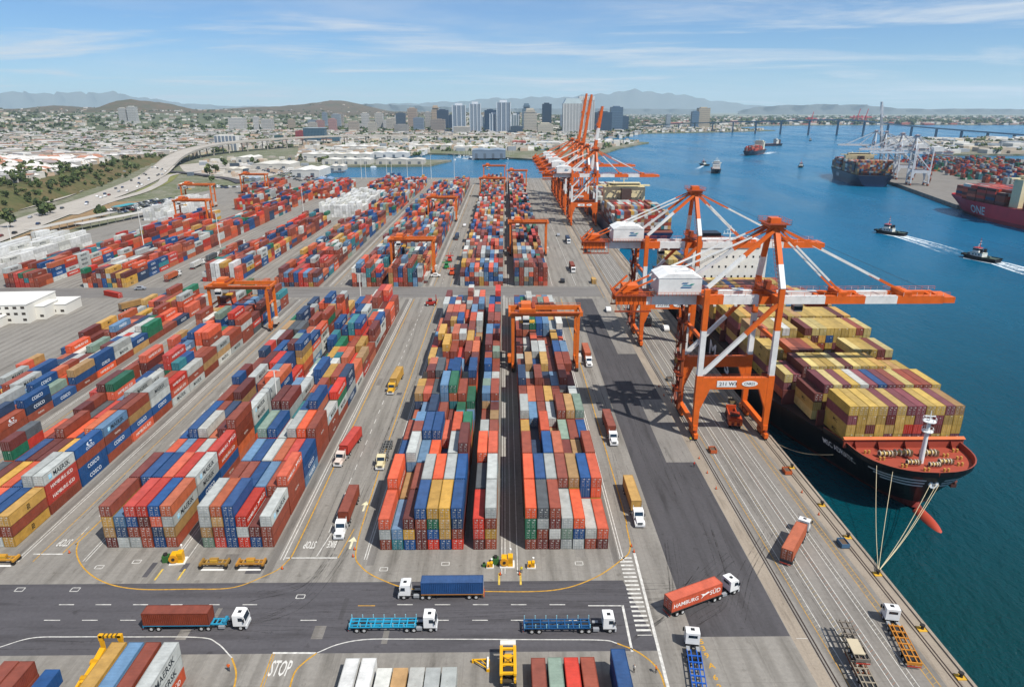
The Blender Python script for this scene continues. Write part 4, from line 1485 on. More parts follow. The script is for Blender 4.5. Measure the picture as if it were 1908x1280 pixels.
def trailer(t, col, L=12.4, posts=False, axles=(1.5, 2.85), deck=1.28):
    m = MB()
    for y in (-.5, .5):
        m.box(0.1, L, y - .09, y + .09, deck - .42, deck, col)
    tr = m.build('trailer_frame', PAINT, t)
    m = MB()
    x = .15
    while x < L:
        m.box(x - .1, x + .1, -1.2, 1.2, deck - .2, deck + .015, col)
        x += 1.5
    for s in (-1, 1):
        m.box(.1, L - .1, s * 1.16 - .06, s * 1.16 + .06, deck - .16, deck + .04, col)
    m.box(0, .16, -1.22, 1.22, .75, deck + .05, col)
    m.build('cross_members', PAINT, tr)
    if posts:
        for s in (-1, 1):
            for i in range(7):
                x = .2 + i * (L - .4) / 6
                MB().box(x - .07, x + .07, s * 1.18 - .07, s * 1.18 + .07, deck + .04, deck + .85, C4('#86b4be')).build('corner_guide', PAINT, tr)
    m = MB()
    for s in (-1, 1):
        m.box(L - 3.2, L - 3.05, s * .85 - .07, s * .85 + .07, .12, deck, DARK)
    m.box(-.12, -.02, -1.15, 1.15, .42, .62, C4('#a33a2c'))
    m.box(axles[0] - .7, axles[1] + .7, -1.2, 1.2, 1.07, 1.11, DARK)
    m.build('landing_gear', PAINT, tr)
    for x in axles:
        wheels(tr, x)
    return tr


def tractor(t, x_rear, style='over', col=CABW, gap=0.0):
    """tractor frame from x_rear; the cab at its front"""
    m = MB()
    ln = 4.1 + gap
    for y in (-.42, .42):
        m.box(x_rear, x_rear + ln + 1.2, y - .07, y + .07, .62, .9, DARK)
    m.box(x_rear + .4, x_rear + 1.9, -.55, .55, .9, 1.1, C4('#2f2d2b', .7))
    m.box(x_rear + 2.5 + gap * .5, x_rear + 3.6 + gap * .5, -1.15, -.55, .4, .95, C4('#8c8f91', .3))
    m.box(x_rear + 2.5 + gap * .5, x_rear + 3.6 + gap * .5, .55, 1.15, .4, .95, C4('#8c8f91', .3))
    fr = m.build('tractor_frame', PAINT, t)
    wheels(fr, x_rear + .6)
    wheels(fr, x_rear + 1.9)
    x0 = x_rear + ln
    if style == 'over':
        cab_over(t, x0, col)
        wheels(fr, x0 + 1.3, w=.36)
    else:
        cab_bonnet(t, x0 - .3, col)
        wheels(fr, x0 + 2.6, w=.36)
    return fr


def truck(label, rear, heading, frame='#2a6f8f', style='over', cab=CABW, posts=False, gap=0.0, box=None, box_label=None, logo=None, side='+x', L=12.4, box_x=6.2, box_L=12.19, no_trailer=False, name='container_truck', shade=0):
    t = thing(name, label, 'truck', (rear[0], rear[1], 0.02), R(heading), 'trucks in the terminal')
    if not no_trailer:
        trailer(t, C4(frame, .5), L, posts)
    tractor(t, L - 2.3, style, cab, gap)
    if box:
        o = container(box, box_L, logo, side, shade)
        c, s = math.cos(R(heading)), math.sin(R(heading))
        o.location = (rear[0] + box_x * c, rear[1] + box_x * s, 1.34)
        o.rotation_euler = (0, 0, R(heading - 90))
        tag(o, box_label, 'container', 'containers carried on trucks')
    return t


T1 = truck('white cab-over truck on cross road with blue frame behind its cab, brown box', (-67.0, 104.2), 0, '#2f7fa0', gap=2.4, box='brick red', box_label='brick red container riding on the truck at the left of the cross road')
m = MB()
for y in (-.7, .7):
    m.box(12.3, 15.2, y - .1, y + .1, 1.0, 1.25, C4('#2c8fb0', .5))
for x in (12.5, 13.3, 14.1, 14.9):
    m.box(x - .1, x + .1, -.75, .75, 1.02, 1.27, C4('#2c8fb0', .5))
m.box(14.6, 15.1, -.8, .8, 1.2, 1.75, C4('#2a7d9c', .5))
m.build('fifth_wheel_bed', PAINT, T1)
truck('white cab-over truck driving left on the cross road under blue box', (-4.4, 112.3), 180, '#b0793a', box='deep blue', box_label='blue container on the truck driving left along the cross road', gap=.2, shade=3)
truck('white truck pulling empty light blue trailer, middle of cross road', (-29.0, 103.4), 0, '#2795b8', posts=True, gap=-.4)
truck('white truck pulling empty dark blue trailer, waiting at the crossing', (3.2, 102.8), 0, '#1d4f7c', posts=True, gap=.4)
truck('white cab-over truck turning on dark asphalt with lettered orange red box', (30.6, 106.4), 25, '#3a3632', box='orange red', box_label='orange red container with large white lettering on the turning truck', logo='HAMBURG SÜD', gap=.3, shade=3)
truck('white truck heading away on the quay apron under rust orange box', (59.0, 121.0), 54, '#2c3036', box='rust orange', box_label='rust orange container on the truck crossing the apron lane lines', shade=2)
truck('white bonneted truck facing camera beside the front block, yellow box', (30.9, 152.6), -90, '#4a4a46', 'bonnet', box='mustard yellow', box_label='yellow container on the truck beside the asphalt edge', shade=4)
truck('white bonneted truck facing camera under brick red box in crane shadow', (31.1, 193.0), -90, '#4a4a46', 'bonnet', box='brick red', box_label='brick red container on the truck in the crane shadow', shade=4)
truck('white bonneted truck facing camera farther up the lane by the gantry', (31.5, 256.5), -90, '#4a4a46', 'bonnet', box='rust orange', box_label='rust orange container on the truck passing the yard gantry', shade=1)
truck('white bonneted truck facing camera in the lane left of centre block', (-37.4, 148.6), -90, '#4a4a46', 'bonnet', box='brick red', box_label='brick red container on the truck nearest the stop line, centre lane', shade=2)
truck('red and white truck facing camera beside the right twin block', (-43.2, 181.5), -97, '#8f2d22', 'bonnet', cab=C4('#c8b9ae', .4), box='bright red', box_label='bright red container on the truck hugging the right twin block', shade=3)
truck('cream bobtail tractor with bare grey bed in the centre lane', (-33.6, 177.5), -90, '#6c6c68', 'bonnet', cab=C4('#c9bd98', .4), L=10.2)
truck('yellow truck with yellow box farther up the centre lane', (-38.0, 231.0), -93, '#c39a2a', 'bonnet', cab=C4('#c6992c', .4), box='mustard yellow', box_label='yellow container on the yellow truck in the centre lane', shade=2)
truck('white truck with bright blue skeletal trailer entering from the bottom edge', (31.3, 84.2), 82, '#1f56a8', L=12.0, gap=-.2)
truck('white truck with ochre skeletal trailer near the quay edge', (70.2, 92.6), 80, '#b5772a', L=9.6, gap=-.5)

# trucks that show only as small shapes farther up the yard
FAR = [('blue box truck alone in the wide lane past the middle road', (-36, 505), 90, 'navy blue'), ('truck with white box parked at the foot of the left gantry', (-44.5, 372), 90, 'off white'),
       ('truck with red box in the quay lane by the second crane', (40.5, 412), -90, 'brick red'), ('blue box truck in the quay lane', (46, 505), -90, 'navy blue'), ('truck with grey box beside the third crane', (57, 455), 90, 'light grey'),
       ('truck with teal box between crane rails', (64, 512), 90, 'teal'), ('truck with red box in the far-left lane, leading the queue', (-190, 376), 90, 'rust orange'), ('truck with white tank-like box in the far-left queue', (-189.5, 408), 90, 'white'),
       ('truck with grey box in the far-left queue', (-189, 430), 90, 'dark grey'), ('truck with green box in the far-left queue', (-188.5, 452), 90, 'sage green'), ('truck with maroon box ending the far-left queue', (-188, 474), 90, 'maroon'),
       ('dark truck with navy box in the left lane by red blocks', (-178, 520), 90, 'navy blue'), ('truck with brown box climbing the left lane', (-176, 566), 90, 'maroon'), ('truck with navy box near the red corner block', (-176, 640), 90, 'navy blue'),
       ('truck with blue box under the second crane', (64, 290), 90, 'dark grey'), ('truck with white box between the rails by second crane', (60.5, 302), 90, 'off white'), ('truck with tan box near the white office building', (-184, 316), 60, 'tan')]
for lab, p, hd, colr in FAR:
    truck(lab, p, hd, '#44464a', box=colr, box_label=colr + ' container on the ' + lab.split(' ', 1)[1] if not lab.startswith('truck') else 'container on the ' + lab, name='container_truck')

# lone containers and rusty skeletal trailers set down on the apron
o = tag(container('mustard yellow', 6.06), 'short yellow container standing on the apron behind the near crane', 'container')
o.location = (66.2, 243, 0.02)
o = tag(container('mustard yellow', 6.06, shade=3), 'short yellow container standing beside the rail past the middle road', 'container')
o.location = (49.5, 372, 0.02)
o = tag(container('bright red', 12.19, 'HAMBURG SÜD'), 'red container set down alone beside the white office building', 'container')
o.location = (-203, 345, 0.02)
o.rotation_euler = (0, 0, R(60))

t = thing('trailer_stack', 'stack of rusty skeletal trailers lying along the apron lane', 'trailers', (59.4, 84.5, 0), R(84))
for lvl, (x, c, L) in enumerate(((0, '#7a4a30', 11.0), (1.5, '#8d8371', 12.5), (7.0, '#6f675c', 9.8))):
    trailer(t, C4(c, .8), L).location = (x, (0, .25, -.3)[lvl], .02 + lvl * .95)
MB().box(8.0, 11.6, -.95, 1.0, 3.3, 3.5, C4('#b4a88e', .8)).build('deck_plate', PAINT, t)

# ---------------------------------------------------------------- yard machines


def reach_stacker(label, loc):
    yl, dk = C4('#d39a12', .4), C4('#24211e', .7)
    t = thing('reach_stacker', label, 'reach stacker', loc)
    m = MB()
    m.box(-1.5, 1.5, -4.2, 3.6, .9, 1.9, yl)
    m.box(-1.6, 1.6, -4.4, -2.4, .9, 2.9, yl)
    m.build('chassis', PAINT, t)
    for y, r_ in ((3.0, .95), (-2.6, .8)):
        for s in (-1, 1):
            MB().tube((s * 1.25, y, r_), (s * 2.0, y, r_), r_, TYRE, n=14).tube((s * 1.2, y, r_), (s * 2.04, y, r_), r_ * .5, yl, n=8).build('wheel', PAINT, t)
    m = MB()
    m.box(-.75, .75, -1.2, .6, 1.9, 3.5, yl)
    m.box(-.78, .78, -1.1, .64, 2.5, 3.25, GL)
    m.build('operator_cab', PAINT, t)
    m = MB()
    for s in (-.55, .55):
        m.beam((s, -3.0, 3.2), (s, 5.4, 4.6), .38, .55, yl)
    m.beam((0, 4.6, 4.4), (.2, 8.6, 5.2), .75, .9, yl)
    m.beam((.2, 8.2, 5.0), (.5, 10.4, 6.0), .95, 1.1, yl)
    m.tube((-.6, 5.4, 4.8), (.6, 5.4, 4.8), .5, C4('#b8860f', .4), n=10)
    m.tube((-.6, 8.4, 5.2), (.8, 8.4, 5.2), .55, C4('#b8860f', .4), n=10)
    m.build('boom', PAINT, t)
    for x in (-.1, 3.1):
        MB().beam((x, 11.2, 3.6), (x, 11.2, 7.9), .5, .55, yl).box(x - .34, x + .34, 10.9, 11.5, 7.2, 8.3, yl).build('lifting_arm', PAINT, t)
    m = MB()
    m.box(-.3, 3.3, 10.9, 11.5, 7.8, 8.25, yl)
    for x in (.5, 1.2, 1.9, 2.6):
        m.box(x - .14, x + .14, 10.86, 11.54, 7.86, 8.28, C4('#5a4a1c', .6))
    m.build('spreader_beam', PAINT, t)
    return t


def spreader_unit(label, loc, rz, c='#8c6a2f', blocks=True):
    t = thing('lifting_spreader', label, 'spreader', loc, R(rz))
    col = C4(c, .7)
    dk = C4('#201d1b', .8)
    m = MB()
    for y in (-.55, .55):
        m.box(-2.8, 2.8, y - .12, y + .12, .75, 1.15, col)
    m.box(-2.9, -2.5, -1.1, 1.1, .7, 1.25, col)
    m.box(2.5, 2.9, -1.1, 1.1, .7, 1.25, col)
    for x in (-1.6, -.5, .6, 1.7):
        m.box(x - .1, x + .1, -.55, .55, .85, 1.2, C4('#a98543', .7))
    m.build('frame', PAINT, t)
    m = MB()
    m.box(-.8, .8, -.5, .5, 1.2, 1.75, C4('#b58b2c', .6))
    m.tube((-.9, 0, 1.7), (.9, 0, 1.7), .28, col, n=8)
    m.build('head_block', PAINT, t)
    for x in (-2.6, 2.6):
        for y in (-.9, .9):
            MB().box(x - .35, x + .35, y - .35, y + .35, .12, .72, dk).build('support_block', PAINT, t)
    MB().box(-2.4, 2.4, -1.6, -1.1, .02, .06, C4('#d7d6d0', .8)).build('base_plate', PAINT, t)
    return t


def power_unit(label, loc, rz=0.0, s=1.0, green=False):
    t = thing('cable_power_unit', label, 'power unit', loc, R(rz))
    yl, dk = C4('#d8a010', .4), C4('#2b2724', .7)
    MB().box(-1.3 * s, 1.3 * s, -1.0 * s, 1.0 * s, 0, .25, C4('#d6d4cc', .8)).build('base_plate', PAINT, t)
    m = MB()
    m.box(-1.0 * s, .1 * s, -.7 * s, .7 * s, .25, 1.7 * s, yl)
    m.box(.15 * s, 1.0 * s, -.8 * s, .4 * s, .25, 2.1 * s, yl)
    m.box(.2 * s, .95 * s, -.82 * s, -.78 * s, .9 * s, 1.8 * s, C4('#b07f12', .5))
    m.build('cabinet', PAINT, t)
    m = MB()
    m.tube((-.5 * s, -.9 * s, 1.1 * s), (-.5 * s, -.72 * s, 1.1 * s), .75 * s, C4('#c98a1a', .5), n=14)
    m.tube((-.5 * s, -.98 * s, 1.1 * s), (-.5 * s, -.9 * s, 1.1 * s), .28 * s, dk, n=10)
    m.build('cable_reel', PAINT, t)
    m = MB()
    m.tube((.6 * s, .7 * s, .25), (.6 * s, .7 * s, 2.6 * s), .09, C4('#c9c8c2'), n=6)
    m.tube((.6 * s, .7 * s, 2.6 * s), (.6 * s, .7 * s, 2.85 * s), .22, C4('#e3e2dc'), n=8)
    m.build('lamp_post', PAINT, t)
    if green:
        m = MB()
        m.box(-2.6 * s, -1.5 * s, -.1, .9 * s, .0, 1.2 * s, C4('#2f5a2a', .7))
        m.tube((-2.05 * s, .4 * s, 1.2 * s), (-2.05 * s, .4 * s, 1.6 * s), .35 * s, dk, n=8)
        m.build('generator', PAINT, t)
    return t


reach_stacker('yellow reach stacker with raised boom beside lettered foreground boxes', (-67.7, 81.8, 0))
x, y = G(333, 1046)
power_unit('yellow cabinet unit in front of left twin block', (x, y, 0.02), 8, 1.25, True)
x, y = G(945, 1052)
power_unit('yellow cabinet unit at the foot of the dark aisle', (x, y, 0.02), 0, 1.2, True)
x, y = G(990, 1056)
power_unit('small yellow cable unit right of the dark aisle', (x, y, 0.02), 0, .7)
x, y = G(913, 1056)
power_unit('small yellow and green unit left of the dark aisle', (x, y, 0.02), 0, .6, True)
x, y = G(401, 1054)
spreader_unit('rusty lifting spreader on blocks, left of the pair', (x, y, 0.02), 0)
x, y = G(469, 1054)
spreader_unit('yellowish lifting spreader on blocks, right of the pair', (x, y, 0.02), 0, '#a5732a')
x, y = G(8, 1047)
spreader_unit('ochre lifting spreader cut by the left edge', (x, y, 0.02), 0, '#b5832c')

# yellow straddle machine seen from above at the bottom edge
yl = C4('#d6a012', .4)
t = thing('straddle_carrier', 'yellow straddle machine with pale canopy at the bottom edge', 'straddle carrier', (0.3, 93.2, 0))
for s in (-1, 1):
    m = MB()
    m.box(s * 1.15 - .18, s * 1.15 + .18, -4.4, 2.0, 1.5, 2.2, yl)
    for yy in (-4.0, 1.6):
        m.box(s * 1.15 - .15, s * 1.15 + .15, yy - .15, yy + .15, .5, 3.0, yl)
    m.box(s * 1.15 - .26, s * 1.15 + .26, -4.4, 2.0, 3.0, 3.4, yl)
    m.build('side_frame', PAINT, t)
    for yy in (-4.0, -1.4, 1.4):
        m = MB()
        m.tube((s * 1.15 - .25, yy, .6), (s * 1.15 + .25, yy, .6), .6, TYRE, n=12)
        m.build('wheel', PAINT, t)
m = MB()
for yy in (-4.0, -2.2, -.4, 1.4):
    m.box(-1.0, 1.0, yy - .2, yy + .2, 3.0, 3.35, yl)
m.beam((-1, -2.2, 3.3), (1, -.4, 3.3), .18, .18, C4('#8a6a1c'))
m.beam((1, -2.2, 3.3), (-1, -.4, 3.3), .18, .18, C4('#8a6a1c'))
m.box(-.6, .6, -1.6, .2, 2.2, 3.3, C4('#c98f14', .5))
m.box(-.9, .9, -4.2, 1.8, 1.3, 1.6, C4('#3a342a', .8))
m.tube((0, -3.2, 2.5), (0, -3.2, 3.2), .85, C4('#2c2926', .7), n=14)
m.build('top_frame', PAINT, t)
MB().box(-1.35, 1.35, 2.0, 3.0, 3.4, 3.6, C4('#cfcbbd', .7)).build('canopy', PAINT, t)
t = thing('lifting_beam', 'small yellow triangular lifting frame beside the straddle machine', 'lifting frame', (-3.2, 93.8, 0))
m = MB()
m.beam((-2.6, 1.1, .6), (0, -.9, .6), .2, .2, yl).beam((-2.6, 1.1, .6), (0, 1.2, .6), .2, .2, yl).beam((0, 1.3, .6), (0, -1.0, .6), .3, .9, C4('#dcdad2'))
m.beam((-1.2, 1.1, .6), (-.1, -.2, .6), .15, .15, yl)
m.build('triangle_frame', PAINT, t)
MB().box(-2.8, -2.2, .9, 1.3, 0, .6, yl).box(-.2, .3, .8, 1.2, 0, .6, yl).box(-.2, .3, -1.1, -.7, 0, .6, yl).build('foot_block', PAINT, t)

# red heavy carrier under the near crane
rc, rd_ = C4('#b3431a', .5), C4('#6e2413', .6)
t = thing('heavy_carrier', 'orange red heavy carrier with raised bed under the near crane', 'carrier vehicle', (71.2, 197.0, 0), R(-100))
m = MB()
m.box(0, 11, -1.5, 1.5, 1.1, 1.7, rd_)
m.box(0.2, 6.0, -1.35, -1.05, 1.7, 2.6, rc).box(0.2, 6.0, 1.05, 1.35, 1.7, 2.6, rc)
m.box(.1, .5, -1.5, 1.5, 1.7, 3.4, rc)
m.build('bed', PAINT, t)
m = MB()
m.box(7.2, 10.6, -2.0, 2.0, 1.7, 3.0, rc)
m.box(7.6, 9.2, -1.3, 1.3, 3.0, 4.4, C4('#8c2f16', .5)).box(7.55, 9.25, -1.32, 1.32, 3.5, 4.1, GL)
for yy in (-1.6, 0, 1.6):
    m.box(9.4, 11.3, yy - .35, yy + .35, 1.4, 2.5, C4('#c65a22', .5))
m.build('engine_deck', PAINT, t)
for x in (1.2, 3.0, 4.8, 8.0, 9.8):
    for s in (-1, 1):
        MB().wheel(0, 0, 0, .75, .6, TYRE, rd_).build('wheel', PAINT, t, (x, s * 1.4, .75))

# red mobile crane in the middle road and machines by the lane
for lab, px, py, c, rz in (('small red mobile machine parked in the middle road', 803, 569, '#9a2f25', 10), ('red forklift by the shadowed centre block past the middle road', 838, 487, '#b3392a', 95), ('green forklift by the wide lane', 832, 500, '#2c7a44', 95), ('orange forklift by the wide lane edge', 842, 512, '#c4502a', 95)):
    x, y = G(px, py)
    t = thing('yard_forklift', lab, 'forklift', (x, y, 0), R(rz), 'yard forklifts')
    m = MB()
    m.box(-2.4, 2.4, -1.3, 1.3, .7, 1.9, C4(c, .5))
    m.box(-1.2, .6, -1.0, 1.0, 1.9, 3.4, C4(c, .5)).box(-1.25, .65, -1.02, 1.02, 2.3, 3.0, GL)
    m.build('body', PAINT, t)
    m = MB()
    for s in (-.7, .7):
        m.beam((2.6, s, .3), (2.6, s, 5.2), .25, .25, C4(c, .5))
    m.box(2.6, 2.9, -2.6, 2.6, 2.8, 3.4, C4(c, .5))
    m.build('mast', PAINT, t)
    for xx in (-1.7, 1.7):
        for s in (-1, 1):
            MB().wheel(0, 0, 0, .65, .5, TYRE, RIM).build('wheel', PAINT, t, (xx, s * 1.3, .65))

# ---------------------------------------------------------------- light masts
POLE = C4('#cfcdc6', .4)


def light_mast(label, x, y, h, r=.34):
    t = thing('light_mast', label, 'light mast', (x, y, 0), 0, 'yard light masts')
    m = MB()
    m.tube((0, 0, 0), (0, 0, h), r, POLE, r * .5, n=8)
    m.build('pole', PAINT, t)
    m = MB()
    for s in (-1, 1):
        m.beam((0, 0, h), (s * 1.4, 0, h + .1), .12, .12, POLE)
        m.box(s * 1.4 - .45, s * 1.4 + .45, -.25, .25, h - .05, h + .2, C4('#b9b8b2', .4))
    m.build('lamp_head', PAINT, t)
    MB().box(-.5, .5, -.5, .5, 0, .6, C4('#a9a59b', .9)).build('footing', PAINT, t)
    return t


for lab, x, y, h in (('white light mast rising from the gap between twin blocks', -69.3, 191.5, 17.5), ('tall white light mast at far left among red blocks', -249, 470, 31), ('white light mast beside the far-left truck queue', -200, 478, 24),
                     ('light mast between twin blocks near the middle road', -69.3, 318, 18), ('tallest light mast with platforms beside the dark aisle', 2.6, 755, 38), ('white light mast by the red corner block', -183, 628, 27),
                     ('light mast beside the white stacks at left edge', -326, 452, 20)):
    light_mast(lab, x, y, h)
for i, px in enumerate((675, 683, 722, 731, 760, 788, 804, 847)):
    x, y = G(px, 334)
    light_mast(ORD[i + 1] + ' basin-side light mast counted from the left, against the water', x, min(y, 985), 33)

# ---------------------------------------------------------------- mooring gear along the quay edge
for i, py in enumerate((1262, 1172, 1069, 1000, 940, 870)):
    y = G(1700, py)[1]
    t = thing('mooring_bollard', ('nearest' if i == 0 else ORD[i + 1]) + ' mooring bollard along the quay edge from the bottom', 'bollard', (77.2, y, 0), 0, 'bollards along the quay')
    MB().box(-.9, .7, -.7, .7, 0, .12, C4('#c79a2c', .7)).build('base_plate', PAINT, t)
    m = MB()
    m.tube((0, 0, .12), (0, 0, .8), .3, C4('#2a2724', .6), .24, n=10)
    m.tube((-.1, 0, .8), (-.1, 0, 1.05), .45, C4('#2a2724', .6), n=10)
    m.build('post', PAINT, t)
for i, y in enumerate(np.arange(88, 170, 13.0)):
    t = thing('quay_fender', ORD[i + 1] + ' black rubber fender below the quay edge from the bottom', 'fender', (78.6, float(y), -1.4), 0, 'fenders along the quay')
    MB().tube((.55, -1.3, 0), (.55, 1.3, 0), .5, C4('#161514', .9), n=10).build('rubber', PAINT, t)
    MB().box(-.1, .1, -1.0, 1.0, -.9, 1.3, C4('#5b4a3a', .8)).build('bracket', PAINT, t)

# ---------------------------------------------------------------- people


def person(label, x, y, rz, vest, legs='#2a3140', lean=0.0):
    me = bpy.data.meshes.new('person')
    J = [(0, 0, .95), (0, 0, 1.2), (0, lean, 1.42), (0, lean, 1.56), (0, lean, 1.68),
         (-.1, 0, .9), (-.12, .05, .5), (-.13, -.02, .08), (-.13, .1, .03), (.1, 0, .9), (.13, -.1, .5), (.14, -.14, .08), (.14, -.02, .03),
         (-.2, lean, 1.4), (-.27, .02, 1.12), (-.25, .14, .9), (.2, lean, 1.4), (.28, -.02, 1.12), (.27, .1, .88)]
    E = [(0, 1), (1, 2), (2, 3), (3, 4), (0, 5), (5, 6), (6, 7), (7, 8), (0, 9), (9, 10), (10, 11), (11, 12), (2, 13), (13, 14), (14, 15), (2, 16), (16, 17), (17, 18)]
    RAD = [.15, .15, .15, .06, .11, .1, .075, .05, .045, .1, .075, .05, .045, .075, .05, .04, .075, .05, .04]
    me.from_pydata(J, E, [])
    o = link('person', me, PAINT, None, (x, y, 0.02), R(rz))
    md = o.modifiers.new('skin', 'SKIN')
    for i, r_ in enumerate(RAD):
        o.data.skin_vertices[0].data[i].radius = (r_, r_)
    o.data.skin_vertices[0].data[0].use_root = True
    o.modifiers.new('sub', 'SUBSURF').levels = 1
    bpy.context.view_layer.update()
    dg_ = bpy.context.evaluated_depsgraph_get()
    me2 = bpy.data.meshes.new_from_object(o.evaluated_get(dg_))
    o.modifiers.clear()
    o.data = me2
    me2.materials.clear()
    me2.materials.append(PAINT)
    at = me2.attributes.get('col') or me2.attributes.new('col', 'FLOAT_COLOR', 'FACE')
    cs = []
    for p in me2.polygons:
        z = p.center.z
        c = C4('#8a6248') if z > 1.5 and z < 1.66 else C4('#d8c23a') if z >= 1.66 else C4(vest) if z > .92 else C4(legs)
        cs.append(c)
    at.data.foreach_set('color', np.asarray(cs, dtype=np.float32).ravel())
    return tag(o, label, 'person')


x, y = G(1293, 870)
person('person in red clothing standing alone on the dark asphalt', x, y, 30, '#a8342a', '#3a2d2d')
x, y = G(1222, 1253)
person('person in orange vest by the yellow curve at the bottom', x, y, 60, '#cf6a1e', '#2a2a30', .05)
x, y = G(1181, 1252)
person('person in pale clothing beside the blue foreground box', x, y, -40, '#c9c2b6', '#4c4742')
x, y = G(427, 1250)
person('person in orange vest beside the foreground yellow curve at left', x, y, 10, '#c85a1e', '#2b2d36')
# ================================================================ ships
HULLMAT = paint_material('hull_paint', 0.18, 0.08, rust=0.22, streak=True)


class Hull:
    """local frame: y aft from the stem, x to port/starboard, z above the water"""

    def __init__(self, L, B, deck, bow=32.0, entry=75.0, rake=5.0):
        self.L, self.hb, self.deck, self.bow, self.entry, self.rake = L, B / 2, deck, bow, entry, rake

    def half(self, s, z):
        s = max(0.0, min(self.L, s))
        b1 = self.bow * .4
        u = 1 - min(1, max(0.0, s - self.start(z)) / b1)
        g = max(0, min(1, (s - b1 * .8) / (self.bow * 1.25)))
        d = self.hb * (.63 * (1 - u ** 2.2) ** (1 / 2.2) + .37 * g * g * (3 - 2 * g))
        d *= 1 - 0.12 * max(0, (s - self.L + 30) / 30) ** 2
        w = self.hb * min(1, max(0, (s - self.rake)) / self.entry) ** .72
        w *= 1 - 0.55 * max(0, (s - self.L + 40) / 40) ** 2
        t = max(0, min(1, z / self.deck)) ** .62
        return w + (d - w) * t

    def start(self, z):
        return self.rake * (1 - max(0, min(1, z / self.deck)) ** 1.3)

    def rings(self):
        st = [0, .3, .8, 1.4, 2.2, 3.2, 4.5, 6, 7.5, 9, 11, 13, 15, 17, 19, 22, 25, 28, 32, 36, 42, 48, 55, 62, 70, 80, 90]
        st = [s for s in st if s < self.L - 45] + [self.L - 40, self.L - 28, self.L - 18, self.L - 9, self.L]
        return st

    def shell(self, mb, zs, cols_):
        st = self.rings()
        for s in (-1, 1):
            v = []
            for z in zs:
                for q in st:
                    y = self.start(z) + q * (self.L - self.start(z)) / self.L
                    v.append((s * self.half(y, z), y, z))
            n = len(st)
            for k in range(len(zs) - 1):
                f = [(k * n + i, k * n + i + 1, (k + 1) * n + i + 1, (k + 1) * n + i) for i in range(n - 1)]
                if s < 0:
                    f = [q[::-1] for q in f]
                mb.add(v, f, cols_[k])
        # transom
        for k in range(len(zs) - 1):
            a, b_ = self.half(self.L, zs[k]), self.half(self.L, zs[k + 1])
            mb.add([(-a, self.L, zs[k]), (a, self.L, zs[k]), (b_, self.L, zs[k + 1]), (-b_, self.L, zs[k + 1])], [(3, 2, 1, 0)], cols_[k])

    def deck_face(self, mb, z, col, y0=0, inset=.25):
        st = [q for q in self.rings() if q >= y0]
        v = []
        for q in st:
            h = max(0.02, self.half(q, self.deck) - inset)
            v += [(-h, q, z), (h, q, z)]
        mb.add(v, [(2 * i, 2 * i + 1, 2 * i + 3, 2 * i + 2) for i in range(len(st) - 1)], col)

    def wrap(self, txt, col, size, y0, z0, side=-1, name='lettering', parent=None, sx=1.0, bold=.01, aft=False, off=.13):
        """print a word on the shell; it reads towards the bow on the port quarter seen from -x"""
        src = text_mesh(txt, col, bold)
        me = src.copy()
        co = np.empty(len(me.vertices) * 3, dtype=np.float32)
        me.vertices.foreach_get('co', co)
        co = co.reshape(-1, 3)
        u, w = co[:, 0] * size * sx, co[:, 1] * size
        yy = y0 + (u if aft else -u)
        zz = z0 + w
        xx = np.array([side * (self.half(a, c) + off) for a, c in zip(yy, zz)])
        me.vertices.foreach_set('co', np.stack([xx, yy, zz], 1).astype(np.float32).ravel())
        me.update()
        return link(name, me, None, parent)


def to_world(loc, rz, x, y, z):
    c, s = math.cos(rz), math.sin(rz)
    return (loc[0] + x * c - y * s, loc[1] + x * s + y * c, loc[2] + z)


SHIPBOX = []     # far ships' cargo: x, y, z, L, colour, rz


def deck_cargo(loc, rz, hull, y0, nrow, base, hts, wts, seed, pitch=13.0, maxcol=18, margin=.5):
    r = random.Random(seed)
    for j in range(nrow):
        ya = y0 + j * pitch
        hb = min(hull.half(ya, hull.deck), hull.half(ya + 12, hull.deck)) - margin
        n = min(maxcol, int(2 * hb / 2.5))
        hh = r.choice(hts)
        for i in range(n):
            x = (i - (n - 1) / 2) * 2.5
            h = max(1, hh - (1 if i in (0, n - 1) and r.random() < .5 else 0) - (1 if r.random() < .12 else 0))
            for k in range(h):
                c = pick(wts, r)
                wx, wy, wz = to_world(loc, rz, x, ya + 6.1, base + k * CH)
                SHIPBOX.append((wx, wy, wz, 12.19, c, rz))


def windows_row(parent, x0, x1, n, y, z, w, h, col=C4('#18222a', .15)):
    for i in range(n):
        x = x0 + (x1 - x0) * (i + .5) / n
        MB().box(x - w / 2, x + w / 2, y - .05, y + .02, z, z + h, col).build('window', PAINT, parent)


